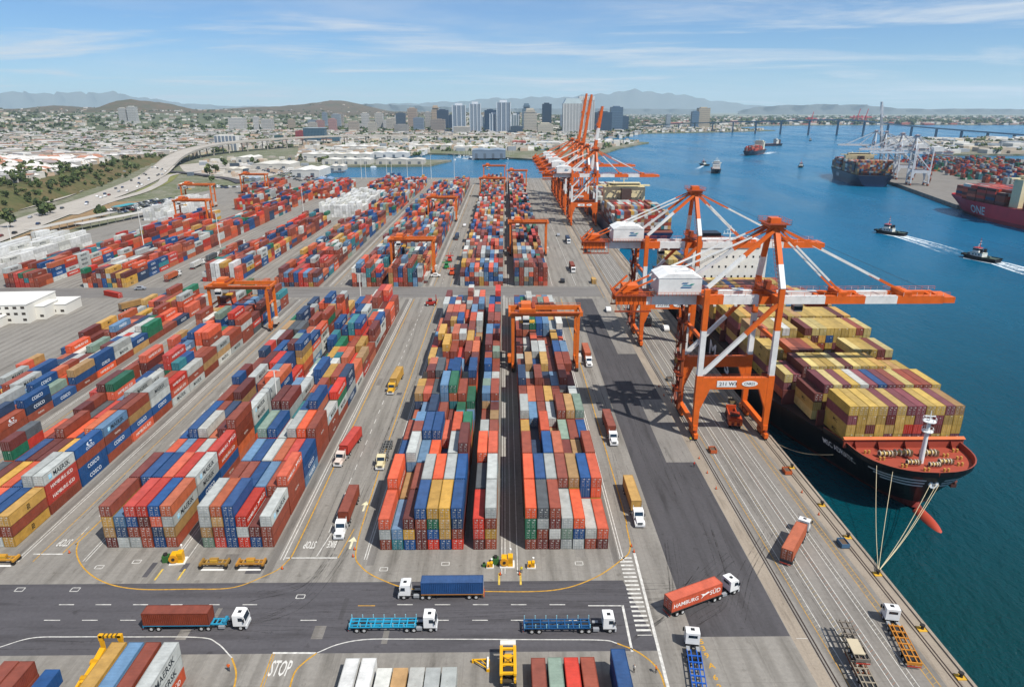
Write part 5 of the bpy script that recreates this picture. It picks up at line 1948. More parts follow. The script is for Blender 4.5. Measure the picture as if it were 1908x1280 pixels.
def superstructure(t, y, hb, z0, z1, col, depth=11, face=-1, wings=True, rows=2, n=9):
    """deckhouse across the ship; its windowed face towards -y (face -1) or +y"""
    m = MB()
    m.box(-hb * .78, hb * .78, y, y + depth, z0, z1 - 3.2, col)
    m.box(-hb * .5, hb * .5, y + 1, y + depth - 1, z1 - 3.2, z1 - 2.6, col)
    hs = m.build('deckhouse', PAINT, t)
    m = MB()
    m.box(-hb * .62, hb * .62, y - .6, y + depth * .7, z1 - 3.0, z1, col)
    if wings:
        m.box(-hb * 1.02, hb * 1.02, y + .5, y + 3.8, z1 - 3.1, z1 - 1.9, col)
    wh = m.build('bridge', PAINT, t)
    yf = y if face < 0 else y + depth
    for r_ in range(rows):
        zz = z1 - 8.0 - r_ * 4.6
        if zz > z0:
            windows_row(hs, -hb * .7, hb * .7, n, yf if face < 0 else yf + .03, zz, .8, 1.0)
    MB().box(-hb * .58, hb * .58, y - .68, y - .58, z1 - 1.7, z1 - .6, C4('#141d24', .1)).build('window_band', PAINT, wh)
    if face > 0:
        MB().box(-hb * .58, hb * .58, y + depth * .7 - .02, y + depth * .7 + .06, z1 - 1.7, z1 - .6, C4('#141d24', .1)).build('window_band', PAINT, wh)
    m = MB()
    m.tube((0, y + 3, z1), (0, y + 3, z1 + 6.5), .35, col, .15, n=8)
    m.box(-3.2, 3.2, y + 2.85, y + 3.15, z1 + 2.6, z1 + 2.8, col)
    m.box(-1.8, 1.8, y + 2.8, y + 3.2, z1 + 4.4, z1 + 4.65, col)
    for x in (-2.8, 2.8, -1.2):
        m.tube((x, y + 3, z1 + 2.8), (x, y + 3, z1 + 3.9), .12, col, n=6)
    m.tube((hb * .4, y + 4, z1), (hb * .4, y + 4, z1 + 1.4), .7, WH, n=10)
    m.build('radar_mast', PAINT, t)
    return hs


# ---------------------------------------------------------------- the near black-hulled ship
NL = Vector((103.5, 143.0, WATER_Z))
H1 = Hull(236, 46, 12.0, 34, 66, 6.0)
BLK, BOOT, DECKR = C4('#0b0d13', .35), C4('#7a2b25', .5), C4('#94402e', .7)
ship1 = thing('container_ship', 'black-hulled container ship with yellow and maroon boxes moored along the quay', 'ship', NL)
m_ = MB()
H1.shell(m_, [-3, 0, 2.3, 3.2, 4.1, 5.0, 6.0, 7.0, 8.0, 9.0, 10.0, 11.0, 12.0], [BOOT, BOOT] + [BLK] * 10)
hull1 = m_.build('hull', HULLMAT, ship1)
m_ = MB()
H1.deck_face(m_, 12.0, C4('#33221f', .8), y0=15)
m_.build('deck', PAINT, ship1)
m_ = MB()
_st = [q for q in H1.rings() if q <= 17]
_v = []
for q in _st:
    h_ = max(.02, H1.half(q, 12.0) - .25)
    _v += [(-h_, q, 12.01), (h_, q, 12.01)]
m_.add(_v, [(2 * i, 2 * i + 1, 2 * i + 3, 2 * i + 2) for i in range(len(_st) - 1)], DECKR)
m_.build('forecastle_deck', PAINT, ship1)
# bulwark round the bow, inside and out
m_ = MB()
for s in (-1, 1):
    st = [q for q in H1.rings() if q <= 25]
    for i in range(len(st) - 1):
        a, b_ = st[i], st[i + 1]
        xa, xb = H1.half(a, 12), H1.half(b_, 12)
        v = [(s * xa, a, 12), (s * xb, b_, 12), (s * (xb + .25), b_ - .1, 13.5), (s * (xa + .25), a - .1, 13.5)]
        m_.add(v, [(0, 1, 2, 3)], BLK)
        w_ = .32
        v2 = [(s * max(0, xa - w_), a + .1, 12.02), (s * max(0, xb - w_), b_ + .1, 12.02), (s * max(0, xb + .25 - w_), b_, 13.5), (s * max(0, xa + .25 - w_), a, 13.5)]
        m_.add(v2, [(3, 2, 1, 0)], DECKR)
        m_.add([v[3], v[2], v2[2], v2[3]], [(0, 1, 2, 3)], C4('#8a4334', .6))
m_.build('bulwark', PAINT, hull1)
# bulbous bow
m_ = MB()
nb, ns = 14, 9
v = []
for i in range(ns + 1):
    a = math.pi * i / ns
    yy = 4.5 - 10.0 * math.sin(a / 2)
    rr = 2.1 * math.sqrt(max(0, 1 - (max(0, (2.0 - yy)) / 7.6) ** 2)) if yy < 2.0 else 2.1
    for k in range(nb):
        b_ = 2 * math.pi * k / nb
        v.append((rr * math.cos(b_) * .85, yy, -.9 + rr * math.sin(b_)))
f = [(i * nb + k, i * nb + (k + 1) % nb, (i + 1) * nb + (k + 1) % nb, (i + 1) * nb + k) for i in range(ns) for k in range(nb)]
m_.add(v, f, C4('#a8432f', .5))
m_.add([(-.8, 9, 2.6), (.8, 9, 2.6), (1.4, 9, -1), (-1.4, 9, -1), (0, 3.0, 1.6)], [(0, 1, 4), (1, 2, 4), (3, 0, 4)], BOOT)
bb = m_.build('bulbous_bow', HULLMAT, hull1)
for p in bb.data.polygons:
    p.use_smooth = True
H1.wrap('MSC ADRIATIC', C4('#d9dbd8', .6), 2.5, 19.0, 9.5, -1, 'ship_name', hull1, .74, .012, off=.55)
for ch_, yc_ in (('M', 106), ('S', 88), ('C', 70)):
    H1.wrap(ch_, C4('#cfd2d0', .6), 8.0, yc_, 7.2, -1, 'lettering', hull1, 1.5, .02)
# white bands on the bow
for s in (-1, 1):
    for zc, ya, yb in ((10.7, .1, 7.5), (9.6, .1, 6.3), (8.5, .1, 5.0)):
        m_ = MB()
        q = np.linspace(ya, yb, 12)
        v = []
        for yy in q:
            for z in (zc - .26, zc + .26):
                y2 = yy + H1.start(z)
                v.append((s * (H1.half(y2, z) + .13), y2 - .06, z))
        m_.add(v, [(2 * i, 2 * i + 2, 2 * i + 3, 2 * i + 1) for i in range(11)], C4('#cdd3d6', .5))
        m_.build('bow_stripe', PAINT, hull1)
m_ = MB()
EY = H1.start(9.6) - .3
m_.tube((0, EY, 9.6), (0, EY + .5, 9.55), 1.15, C4('#cdd3d6', .5), n=16)
em = m_.build('bow_emblem', PAINT, hull1)
lettering('m', em, (0, EY - .06, 10.0), 1.0, C4('#12151b', .5), '-y', bold=.03)
lettering('sc', em, (0, EY - .06, 9.4), 1.0, C4('#12151b', .5), '-y', bold=.03)
# foredeck: breakwater, mast, winches, anchor
m_ = MB()
m_.box(-15.6, 15.6, 15.6, 16.0, 12.0, 14.6, DECKR)
m_.add([(-15.8, 15.2, 14.5), (15.8, 15.2, 14.5), (15.8, 16.2, 14.9), (-15.8, 16.2, 14.9)], [(0, 1, 2, 3)], C4('#c5683a', .6))
for x in (-13, -7, 0, 6, 12):
    m_.add([(x, 15.6, 12), (x, 13.8, 12), (x, 15.6, 14.3)], [(0, 1, 2)], C4('#6f2c22', .7))
m_.build('breakwater', PAINT, ship1)
fm = empty('foremast', (0, 7.6, 12.0))
fm.parent = ship1
m_ = MB()
m_.tube((0, 0, 0), (0, 0, 11.4), .62, C4('#d9dbd9', .4), .42, n=12)
m_.build('mast_pole', PAINT, fm)
for z, r_ in ((8.6, 1.3), (11.3, 1.5)):
    m_ = MB()
    m_.tube((0, 0, z), (0, 0, z + .15), r_, C4('#d9dbd9', .4), n=12)
    for k in range(8):
        a = k * math.pi / 4
        m_.beam((r_ * math.cos(a), r_ * math.sin(a), z), (r_ * math.cos(a), r_ * math.sin(a), z + 1.0), .06, .06, C4('#d9dbd9'))
        a2 = a + math.pi / 4
        m_.beam((r_ * math.cos(a), r_ * math.sin(a), z + 1), (r_ * math.cos(a2), r_ * math.sin(a2), z + 1), .06, .06, C4('#d9dbd9'))
    m_.build('mast_platform', PAINT, fm)
MB().tube((0, 0, 11.4), (0, 0, 14.2), .2, C4('#d9dbd9'), .08, n=6).box(-1.3, 1.3, -.1, .1, 12.6, 12.8, C4('#d9dbd9')).build('mast_top', PAINT, fm)
for i, (x, y, k) in enumerate(((-7.5, 10.6, 1.0), (-3.2, 10.9, 1.1), (3.4, 10.8, 1.1), (-3.0, 6.4, .85), (5.2, 6.6, .9), (1.9, 5.4, .75))):
    w = empty('mooring_winch', (x, y, 12.0))
    w.parent = ship1
    MB().box(-1.6 * k, 1.6 * k, -.8 * k, .8 * k, 0, .3, C4('#7d3526', .7)).build('base', PAINT, w)
    m_ = MB()
    m_.tube((-1.5 * k, 0, 1.0 * k), (1.5 * k, 0, 1.0 * k), .5 * k, C4('#a58a4a', .6), n=10)
    for dx in (-1.5, -.4, .7, 1.5):
        m_.tube((dx * k, 0, 1.0 * k), (dx * k + .12, 0, 1.0 * k), .85 * k, C4('#c9c2ae', .5), n=12)
    m_.build('drum', PAINT, w)
    MB().box(1.7 * k, 2.5 * k, -.45 * k, .45 * k, .2, 1.5 * k, C4('#5f4a35', .6)).build('motor', PAINT, w)
for i, (x, y) in enumerate(((-11, 12.5), (-9, 9), (-5.5, 5.2), (8, 10.5), (10.5, 9.0), (8.8, 5.9), (-1, 3.4), (3.6, 3.0), (12, 13))):
    MB().tube((-.5, 0, 0), (-.5, 0, .9), .28, C4('#b78d46', .6), n=8).tube((.5, 0, 0), (.5, 0, .9), .28, C4('#b78d46', .6), n=8).build('bitts', PAINT, ship1, (x, y, 12.0))
AX = H1.half(6.5, 7.6)
MB().tube((AX - .3, 6.5, 8.4), (AX + .5, 6.3, 7.2), .7, C4('#6b3a30', .6), n=8).box(AX - .5, AX + .9, 5.9, 6.9, 5.9, 6.9, C4('#4a2a24', .6)).build('anchor', PAINT, ship1)
superstructure(ship1, 166.0, 22.0, 12.0, 39.0, C4('#d8d8d2', .4), 12, -1, True, 3, 10)
m_ = MB()
m_.box(-9, 9, 196, 208, 12, 34, C4('#5a2b22', .5))
m_.box(-5, 5, 197.5, 206.5, 34, 37, BLK)
m_.build('funnel', PAINT, ship1)
# hatch coamings and lashing bridges between the bays
for j in range(10):
    y = 15.0 + 16.6 + j * 14.6 - 2.3
    if y < 160:
        hbw = H1.half(y, 12) - 1.0
        m_ = MB()
        m_.box(-hbw, hbw, y - .25, y + .25, 12.0, 16.5, C4('#5d2f2a', .7))
        m_.build('lashing_bridge', PAINT, ship1)
# mooring lines down to the bollard
for i, (x, y, z) in enumerate(((-12.3, 5.3, 12.6), (-9.5, 3.0, 12.3), (-.8, 1.2, 9.9), (.6, 1.1, 9.7), (1.2, 1.1, 9.5))):
    a = Vector((NL.x + x, NL.y + y, NL.z + z))
    b_ = Vector((77.2, 118.0, .75))
    pts = [a.lerp(b_, k / 10) - Vector((0, 0, 2.0 * math.sin(math.pi * k / 10))) for k in range(11)]
    tag(MB().path(pts, .07, C4('#b9ac8c', .8), 5).build('mooring_line'), ORD[i + 1] + ' pale mooring line from the bow to the quay, counted from the left', 'mooring line', 'bow mooring lines')
a, b_ = Vector((84.6, 157, 6.9)), Vector((77.3, 176, .8))
pts = [a.lerp(b_, k / 10) - Vector((0, 0, 1.4 * math.sin(math.pi * k / 10))) for k in range(11)]
tag(MB().path(pts, .06, C4('#a59a80', .8), 5).build('mooring_line'), 'thin mooring line from the black hull back to the quay under the crane', 'mooring line')

SW = {'ochre': 36, 'mustard yellow': 5, 'pale yellow': 10, 'maroon': 16, 'purple red': 12, 'brick red': 9, 'off white': 5, 'deep blue': 3, 'tan': 7, 'steel blue': 2, 'rust orange': 4}
oc, pr, m, rd, tn = 'ochre', 'purple red', 'maroon', 'bright red', 'tan'
S0 = [[oc, pr, oc, oc], [oc, oc, oc, oc], [oc, oc, m, oc], [oc, oc, oc, oc], [pr, m, oc, pr], [oc, oc, oc, oc], [pr, oc, rd, pr], [pr, pr, rd, pr], [pr, m, m, oc], [oc, pr, m, oc], [oc, oc, oc, pr], [pr, oc, oc, tn]]
BASE1 = 8.7
block('S1', cols(88.6, 12, 2.5), 160.0, 1, (4, 4), SW, {(0, i): [S0[i][k] for k in (0, 2, 1, 3)] for i in range(12)}, 81, base=BASE1)
H_ROWS = {1: [3] * 1 + [4] * 15, 2: [3, 3] + [4] * 10 + [3] * 4, 3: [4, 4, 3] + [4] * 4 + [2] * 4 + [4] * 5, 4: [5] * 6 + [3] + [5] * 9, 5: [5] * 16, 6: [4] * 5 + [5] * 11, 7: [5] * 16, 8: [5] * 10 + [4] * 6, 9: [4] * 16}
for j in range(1, 10):
    n = 14 if j == 1 else 16
    r2 = random.Random(900 + j)
    fx = {}
    for i in range(n):
        fx[0, i] = [pick(SW, r2) for _ in range(H_ROWS[j][i])]
    block('S1', cols(86.1 if j == 1 else 83.6, n, 2.5), 160.0 + j * 14.6, 1, (4, 4), SW, fx, 82 + j, base=BASE1)
    for q in BOXES[::-1]:
        if q['block'] != 'S1' or q['y'] < 160 + j * 14.6:
            break
        q['row'] = j
for j in range(2):
    r2 = random.Random(950 + j)
    block('S1', cols(83.6, 16, 2.5), 343.0 + j * 14.6, 1, (4, 4), SW, {(0, i): [pick(SW, r2) for _ in range(4)] for i in range(16)}, 95 + j, base=BASE1)
    for q in BOXES[::-1]:
        if q['block'] != 'S1' or q['y'] < 343 + j * 14.6:
            break
        q['row'] = 10 + j

# ---------------------------------------------------------------- other ships
MIX = {'brick red': 20, 'maroon': 12, 'light grey': 14, 'off white': 12, 'tan': 8, 'steel blue': 4, 'dark grey': 6, 'mustard yellow': 3, 'teal': 2, 'bright red': 8}
RUSTY = {'tan': 14, 'rust orange': 14, 'brick red': 14, 'maroon': 10, 'dark grey': 10, 'light grey': 6, 'steel blue': 6, 'off white': 4, 'navy blue': 6}
REDS = {'bright red': 20, 'brick red': 20, 'maroon': 14, 'orange red': 10, 'off white': 4, 'navy blue': 4}


def cargo_ship(label, loc, rz, hull, hcol, boot, house_y, house_h, house_col, text=None, bands_=3.0, deckcol='#6b3a30', house_rows=2, depth=11, funnel=True, text_args=None):
    t = thing('container_ship', label, 'ship', loc, rz)
    m = MB()
    d = hull.deck
    hull.shell(m, [-3, 0, bands_, d * .5, d * .75, d], [boot, boot, hcol, hcol, hcol])
    ho = m.build('hull', HULLMAT, t)
    m = MB()
    hull.deck_face(m, d, C4(deckcol, .7))
    m.build('deck', PAINT, t)
    m = MB()
    for s in (-1, 1):
        st = [q for q in hull.rings() if q <= hull.bow]
        for a, b_ in zip(st[:-1], st[1:]):
            xa, xb = hull.half(a, d), hull.half(b_, d)
            m.add([(s * xa, a, d), (s * xb, b_, d), (s * xb, b_, d + 1.6), (s * xa, a, d + 1.6)], [(0, 1, 2, 3)], hcol)
    m.build('bulwark', PAINT, ho)
    superstructure(t, house_y, hull.hb, d, d + house_h, house_col, depth, 1 if abs(rz) > R(100) else -1, True, house_rows, 8)
    m = MB()
    m.tube((0, min(6, hull.bow * .3), d), (0, min(6, hull.bow * .3), d + 12), .4, C4('#d2d0c8'), .2, n=8)
    m.build('foremast', PAINT, t)
    if funnel:
        m = MB()
        m.box(-4, 4, house_y + depth + 2, house_y + depth + 9, d, d + house_h * .85, C4('#4a3b36'))
        m.build('funnel', PAINT, t)
    if text:
        hull.wrap(text[0], C4('#c8cbc9', .6), text[1], text[2], text[3], text[4], 'lettering', ho, 1.1, .02, aft=text[5])
    return t


# the ship behind the second crane: stern towards us
H2 = Hull(286, 44, 12, 34, 80, 6)
L2_ = (102.0, 776.0, WATER_Z)
cargo_ship('ship with cream bridge moored beyond the second crane, red and grey boxes', L2_, R(180), H2, C4('#141f3e', .4), C4('#6a2a26', .5), 176, 25, C4('#d3c69c', .4), depth=11)
deck_cargo(L2_, R(180), H2, 192, 6, 12.6, [4, 5, 4], MIX, 5, 14.2, 16)
deck_cargo(L2_, R(180), H2, 40, 9, 12.6, [4, 5], MIX, 6, 14.2, 16)

# far terminal: navy ship with rusty boxes, then the crimson ship cut by the frame
rzb = R(180 - 13)
H3 = Hull(196, 48, 14, 30, 60, 6)
LB = (488 + .225 * 192, 918 + .974 * 192, WATER_Z)
cargo_ship('navy blue ship piled with rusty boxes at the far terminal', LB, rzb, H3, C4('#10223c', .4), C4('#15294a', .4), 92, 24, C4('#b9ad8c', .4), ('HMM', 7.5, 92, 7.5, 1, True), deckcol='#2b3440')
deck_cargo(LB, rzb, H3, 14, 6, 14.4, [5, 6, 5], RUSTY, 8, 12.8, 18)
deck_cargo(LB, rzb, H3, 110, 6, 14.4, [6, 6, 7], RUSTY, 9, 12.8, 18)
H4 = Hull(250, 46, 15, 34, 70, 12)
LO = (462.0, 700.0, WATER_Z)
cargo_ship('crimson ship with white letters and cream bridge at the right edge', LO, R(180), H4, C4('#c83440', .5), C4('#8c2430', .5), 96, 27, C4('#d6c9a4', .4), ('ONE', 10.0, 62, 7.4, 1, True), deckcol='#7a2a2a')
deck_cargo(LO, R(180), H4, 14, 6, 15.4, [5, 5, 4], REDS, 10, 13.2, 16)
deck_cargo(LO, R(180), H4, 116, 8, 15.4, [4, 5], REDS, 11, 13.2, 16)

# vessels under way
H5 = Hull(150, 27, 9, 22, 50, 4)
p, q = (536.0, 1566.0), (622.0, 1702.0)
rz5 = math.atan2(-(q[0] - p[0]), q[1] - p[1])
cargo_ship('loaded container ship under way in mid-channel', (p[0], p[1], WATER_Z), rz5, H5, C4('#14202e', .4), C4('#5b2724', .5), 118, 20, C4('#d6cfb4', .4), house_rows=1, bands_=1.5)
deck_cargo((p[0], p[1], WATER_Z), rz5, H5, 18, 7, 9.4, [3, 4, 3], REDS, 12, 13.6, 9)
H6 = Hull(90, 17, 6, 16, 30, 3)
cargo_ship('small dark coaster near the far bridge', (712.0, 2010.0, WATER_Z), R(-70), H6, C4('#1c2530', .4), C4('#5b2724', .5), 68, 13, C4('#c9c6ba', .4), house_rows=1, bands_=1.0, depth=8)
H7 = Hull(58, 15, 6, 12, 20, 2.5)
cargo_ship('broad-bowed supply vessel heading towards the cranes', (338.0, 1112.0, WATER_Z), R(-12), H7, C4('#12181f', .4), C4('#4a2422', .5), 22, 12, C4('#d4d2c8', .4), house_rows=1, bands_=1.0, depth=9)


def tug(label, bow, stern, accent='#2f6a4a'):
    dx, dy = stern[0] - bow[0], stern[1] - bow[1]
    rz = math.atan2(-dx, dy)
    L = 24.0
    t = thing('tugboat', label, 'tugboat', (bow[0], bow[1], WATER_Z), rz, 'harbour tugs')
    h = Hull(L, 9.6, 2.6, 8, 10, 1.2)
    h.rings = lambda: [0, .4, 1, 2, 3.5, 5.5, 8, 12, 16, 19, 21.5, 23, 24]
    m = MB()
    h.shell(m, [-1, 0, .6, 2.6], [C4('#1a1512'), C4('#171412'), C4('#14161a', .5)])
    ho = m.build('hull', PAINT, t)
    m = MB()
    h.deck_face(m, 2.2, C4('#3f4f45', .7), inset=.35)
    m.build('deck', PAINT, t)
    m = MB()
    for s in (-1, 1):
        st = h.rings()
        for a, b_ in zip(st[:-1], st[1:]):
            m.beam((s * h.half(a, 2.4), a, 2.35), (s * h.half(b_, 2.4), b_, 2.35), .5, .6, C4('#0d0d0e', .9))
    m.tube((-1.8, .3, 2.2), (1.8, .3, 2.2), .7, C4('#0d0d0e', .9), n=10)
    m.build('rubber_fender', PAINT, ho)
    W_ = C4('#d6d6d0', .4)
    m = MB()
    m.box(-2.9, 2.9, 6.5, 14.5, 2.2, 4.9, W_)
    m.box(-2.95, 2.95, 6.45, 14.55, 4.5, 4.75, C4(accent, .5))
    hs = m.build('deckhouse', PAINT, t)
    for s in (-1, 1):
        for y in (8, 10, 12):
            MB().box(s * 2.93 - .03, s * 2.93 + .03, y, y + .8, 3.2, 4.0, C4('#18222a', .2)).build('window', PAINT, hs)
    m = MB()
    m.box(-2.0, 2.0, 7.2, 11.2, 4.9, 7.6, W_)
    m.box(-2.2, 2.2, 7.0, 11.4, 7.6, 7.85, C4('#b53a2c', .5))
    m.box(-2.05, 2.05, 7.14, 11.26, 6.1, 7.2, C4('#18222a', .15))
    m.build('wheelhouse', PAINT, t)
    m = MB()
    m.tube((0, 10.2, 7.8), (0, 10.2, 14.5), .28, C4('#b0452f', .5), .12, n=6)
    m.box(-1.6, 1.6, 10.1, 10.3, 10.2, 10.4, W_).box(-1, 1, 10.1, 10.3, 12, 12.2, W_)
    m.tube((-1.2, 8.6, 7.8), (-1.2, 8.6, 9.2), .35, W_, n=8)
    m.build('mast', PAINT, t)
    for s in (-1, 1):
        MB().box(s * 2.0 - .55, s * 2.0 + .55, 12.4, 14.0, 4.9, 7.4, C4('#2a2d30', .5)).build('funnel', PAINT, t)
    m = MB()
    m.box(-1.2, 1.2, 3.2, 5.0, 2.2, 3.6, C4('#8d9290', .5)).tube((-1.3, 4.1, 3.2), (1.3, 4.1, 3.2), .75, C4('#6b6f70', .5), n=10)
    m.box(-.9, .9, 17, 18.6, 2.2, 3.3, C4('#5d6a60', .6))
    m.build('towing_winch', PAINT, t)
    return t


g1, g2 = G(1630, 433, WATER_Z), G(1677, 439, WATER_Z)
tug('black and white tugboat ahead of the other with a long wake', g1, g2)
g3, g4 = G(1793, 478, WATER_Z), G(1863, 491, WATER_Z)
tug('tugboat nearest the camera at right, green deck and white wheelhouse', g3, g4)
tug('small white tug left of the supply vessel', G(1304, 308, WATER_Z), G(1313, 309, WATER_Z))
tug('dark tug in mid-channel right of the loaded ship', G(1492, 313, WATER_Z), G(1492, 309, WATER_Z))
tug('tiny white launch near the far bridge pier', G(1509, 263, WATER_Z), G(1512, 262, WATER_Z))


def wake_material():
    t = NT('wake_foam')
    uv = t.n('ShaderNodeAttribute', attribute_name='UVMap')
    geo = t.n('ShaderNodeNewGeometry')
    n1 = t.noise(geo.outputs['Position'], .55, 6, .75, .6)
    n2 = t.noise(geo.outputs['Position'], .09, 4, .6)
    sp = t.n('ShaderNodeSeparateXYZ')
    t.l(uv.outputs['Vector'], sp.inputs[0])
    # u: 0 at the stern .. 1 at the tail; v: -1..1 across
    va = t.math('ABSOLUTE', sp.outputs['Y'], 0)
    edge = t.rng(va, .55, .92, .0, 1.0)
    mid = t.rng(va, .0, .5, .75, .25)
    prof = t.math('MAXIMUM', edge, mid)
    end = t.rng(va, .93, 1.0, 1.0, 0.0)
    fade = t.rng(sp.outputs['X'], .0, 1.0, 1.0, .0)
    d = t.math('MULTIPLY', t.math('MULTIPLY', prof, end), fade)
    k = t.math('ADD', t.math('MULTIPLY', d, .62), t.math('MULTIPLY', t.math('SUBTRACT', n2, .5), .35))
    al = t.n('ShaderNodeMapRange')
    al.inputs['To Max'].default_value = .9
    t.l(t.math('SUBTRACT', .86, k), al.inputs['From Min'])
    t.l(t.math('SUBTRACT', 1.12, k), al.inputs['From Max'])
    t.l(t.math('ADD', n1, .32), al.inputs['Value'])
    t.b.inputs['Base Color'].default_value = (.74, .82, .85, 1)
    t.b.inputs['Roughness'].default_value = .7
    tr = t.n('ShaderNodeBsdfTransparent')
    mx = t.n('ShaderNodeMixShader')
    t.l(t.math('MULTIPLY', al.outputs[0], t.rng(d, 0, .12, 0, 1)), mx.inputs[0])
    t.l(tr.outputs[0], mx.inputs[1])
    t.l(t.b.outputs[0], mx.inputs[2])
    t.l(mx.outputs[0], t.out.inputs['Surface'])
    return t.m


WAKE = wake_material()


def wake(pts, w0, w1, n=24):
    P = [Vector((a, b_, 0)) for a, b_ in pts]
    vs, uv, fs = [], [], []
    tot = n
    for i in range(n + 1):
        t = i / n
        x = t * (len(P) - 1)
        k = min(int(x), len(P) - 2)
        c = P[k].lerp(P[k + 1], x - k)
        d = (P[k + 1] - P[k]).normalized()
        s = Vector((-d.y, d.x, 0)) * (w0 + (w1 - w0) * t)
        for j in range(5):
            v_ = -1 + j * .5
            vs.append(tuple(c + s * v_ + Vector((0, 0, WATER_Z + .05))))
            uv.append((t, v_, 0))
    for i in range(n):
        for j in range(4):
            fs.append((i * 5 + j, i * 5 + j + 1, (i + 1) * 5 + j + 1, (i + 1) * 5 + j))
    me = bpy.data.meshes.new('wake_foam')
    me.from_pydata(vs, [], fs)
    at = me.attributes.new('UVMap', 'FLOAT_VECTOR', 'POINT')
    at.data.foreach_set('vector', np.asarray(uv, dtype=np.float32).ravel())
    return kind(link('wake_foam', me, WAKE), 'stuff')


GW = lambda *p: [G(a, b_, WATER_Z) for a, b_ in p]
wake(GW((1640, 434), (1677, 440), (1730, 455), (1800, 478)), 4.0, 11)
wake(GW((1800, 480), (1863, 491), (1920, 508), (2000, 530)), 4.0, 12)
wake(GW((1427, 287), (1436, 285), (1446, 282)), 7, 10)
wake(GW((1311, 309), (1303, 313), (1295, 317)), 2, 4)
# ================================================================ land beyond the terminal


def smooth(a, b_, x):
    t = np.clip((x - a) / (b_ - a), 0, 1)
    return t * t * (3 - 2 * t)


def wob(x, y, s):
    return (np.sin(x / s + 1.3) * np.cos(y / (s * 1.3) + .7) + .5 * np.sin(x / (s * .43) - y / (s * .61) + 2.1) + .3 * np.sin(y / (s * .27) + x / (s * .33))) / 1.8


FWY = [(-330, 300, 0), (-368, 420, 0), (-398, 545, 0), (-424, 655, 0), (-452, 790, 0), (-482, 910, 0), (-520, 1040, 1), (-560, 1160, 5), (-604, 1310, 13), (-632, 1470, 19), (-630, 1630, 22), (-592, 1790, 23), (-528, 1920, 24), (-440, 2030, 24), (-330, 2120, 22), (-200, 2230, 18), (-60, 2420, 11), (60, 2700, 3)]


def fwy_x(y):
    ys = [p[1] for p in FWY[:9]]
    xs = [p[0] for p in FWY[:9]]
    return np.interp(y, ys, xs)


def hgt(x, y):
    x, y = np.asarray(x, float), np.asarray(y, float)
    d = fwy_x(np.clip(y, 300, 1310)) - x            # metres left of the freeway centre line
    blf = 17 * smooth(30, 78, d) * smooth(430, 560, y) * (1 - smooth(1000, 1700, y)) * (1 + .06 * wob(x, y, 60))
    xl = 350 + 1050 * smooth(4750, 5700, y)
    tt_ = np.clip((xl - x) / 1500, 0, 1)
    rise = 62 * smooth(1700, 7000, y) * tt_ * tt_ * (3 - 2 * tt_) * (1 + .22 * wob(x, y, 420))
    left = 26 * smooth(1500, 4000, y) * smooth(-900, -2600, x)
    g = lambda cx, cy, sx, sy, h: h * np.exp(-((x - cx) / sx) ** 2 - ((y - cy) / sy) ** 2)
    hills = g(-3490, 6700, 170, 420, 84) + g(-3235, 6750, 190, 420, 68) + g(-2090, 9300, 430, 900, 100) + g(-2900, 9600, 900, 900, 55) + g(-4600, 7600, 420, 500, 52) + g(-6400, 8000, 900, 700, 50)
    hills = hills * (1 + .16 * wob(x, y, 90) + .10 * np.abs(wob(x + 40, y, 37)))
    return -1.2 + blf + rise + left + hills


def terrain(name, y0, y1, ny, r0, r1, nx, mat, fn):
    ys = np.geomspace(y0, y1, ny)
    V, F = [], []
    for y in ys:
        xs = np.linspace(r0, r1, nx) * y
        zz = fn(xs, y)
        V.append(np.stack([xs, np.full(nx, y), np.where(zz < .2, -9.0, zz)], 1))
    V = np.concatenate(V)
    i, j = np.meshgrid(np.arange(ny - 1), np.arange(nx - 1), indexing='ij')
    a = (i * nx + j).ravel()
    F = np.stack([a, a + 1, a + nx + 1, a + nx], 1)
    me = quads_mesh(name, V, F, np.ones((len(F), 4)))
    me.polygons.foreach_set('use_smooth', np.ones(len(F), dtype=bool))
    return kind(link(name, me, mat), 'structure')


terrain('bluff', 440, 1500, 70, -1.15, -.42, 90, BLUFF, hgt)
terrain('hills', 1500.5, 5600, 60, -1.0, .45, 130, TOWNHILL, hgt)
terrain('hills', 5600, 12500, 80, -1.0, .45, 230, HILL, hgt)


def range_(name, y, prof, depth, mat=MOUNT):
    """a mountain range: ridge heights along px columns at distance y"""
    xs = np.linspace(prof[0][0], prof[-1][0], 120)
    top = np.interp(xs, [p[0] for p in prof], [p[1] for p in prof])
    V, F = [], []
    rows = [(0, 0), (.35, .55), (.5, 1), (.75, .6), (1, 0)]
    for k, (fy, fh) in enumerate(rows):
        for i, (px, t) in enumerate(zip(xs, top)):
            Y = y + fy * depth
            X, _, Z = atY(px, 207 - t * (1 + .06 * math.sin(i * 1.7) + .05 * math.sin(i * .61 + k)), y + .5 * depth)
            V.append((X * Y / (y + .5 * depth), Y + 300 * math.sin(i * .9 + k * 2), -2 + (Z + 2) * fh if t > 0 else -2))
    n = len(xs)
    F = [(k * n + i, k * n + i + 1, (k + 1) * n + i + 1, (k + 1) * n + i) for k in range(len(rows) - 1) for i in range(n - 1)]
    me = bpy.data.meshes.new(name)
    me.from_pydata(V, [], F)
    for p in me.polygons:
        p.use_smooth = True
    return kind(link(name, me, mat), 'structure')


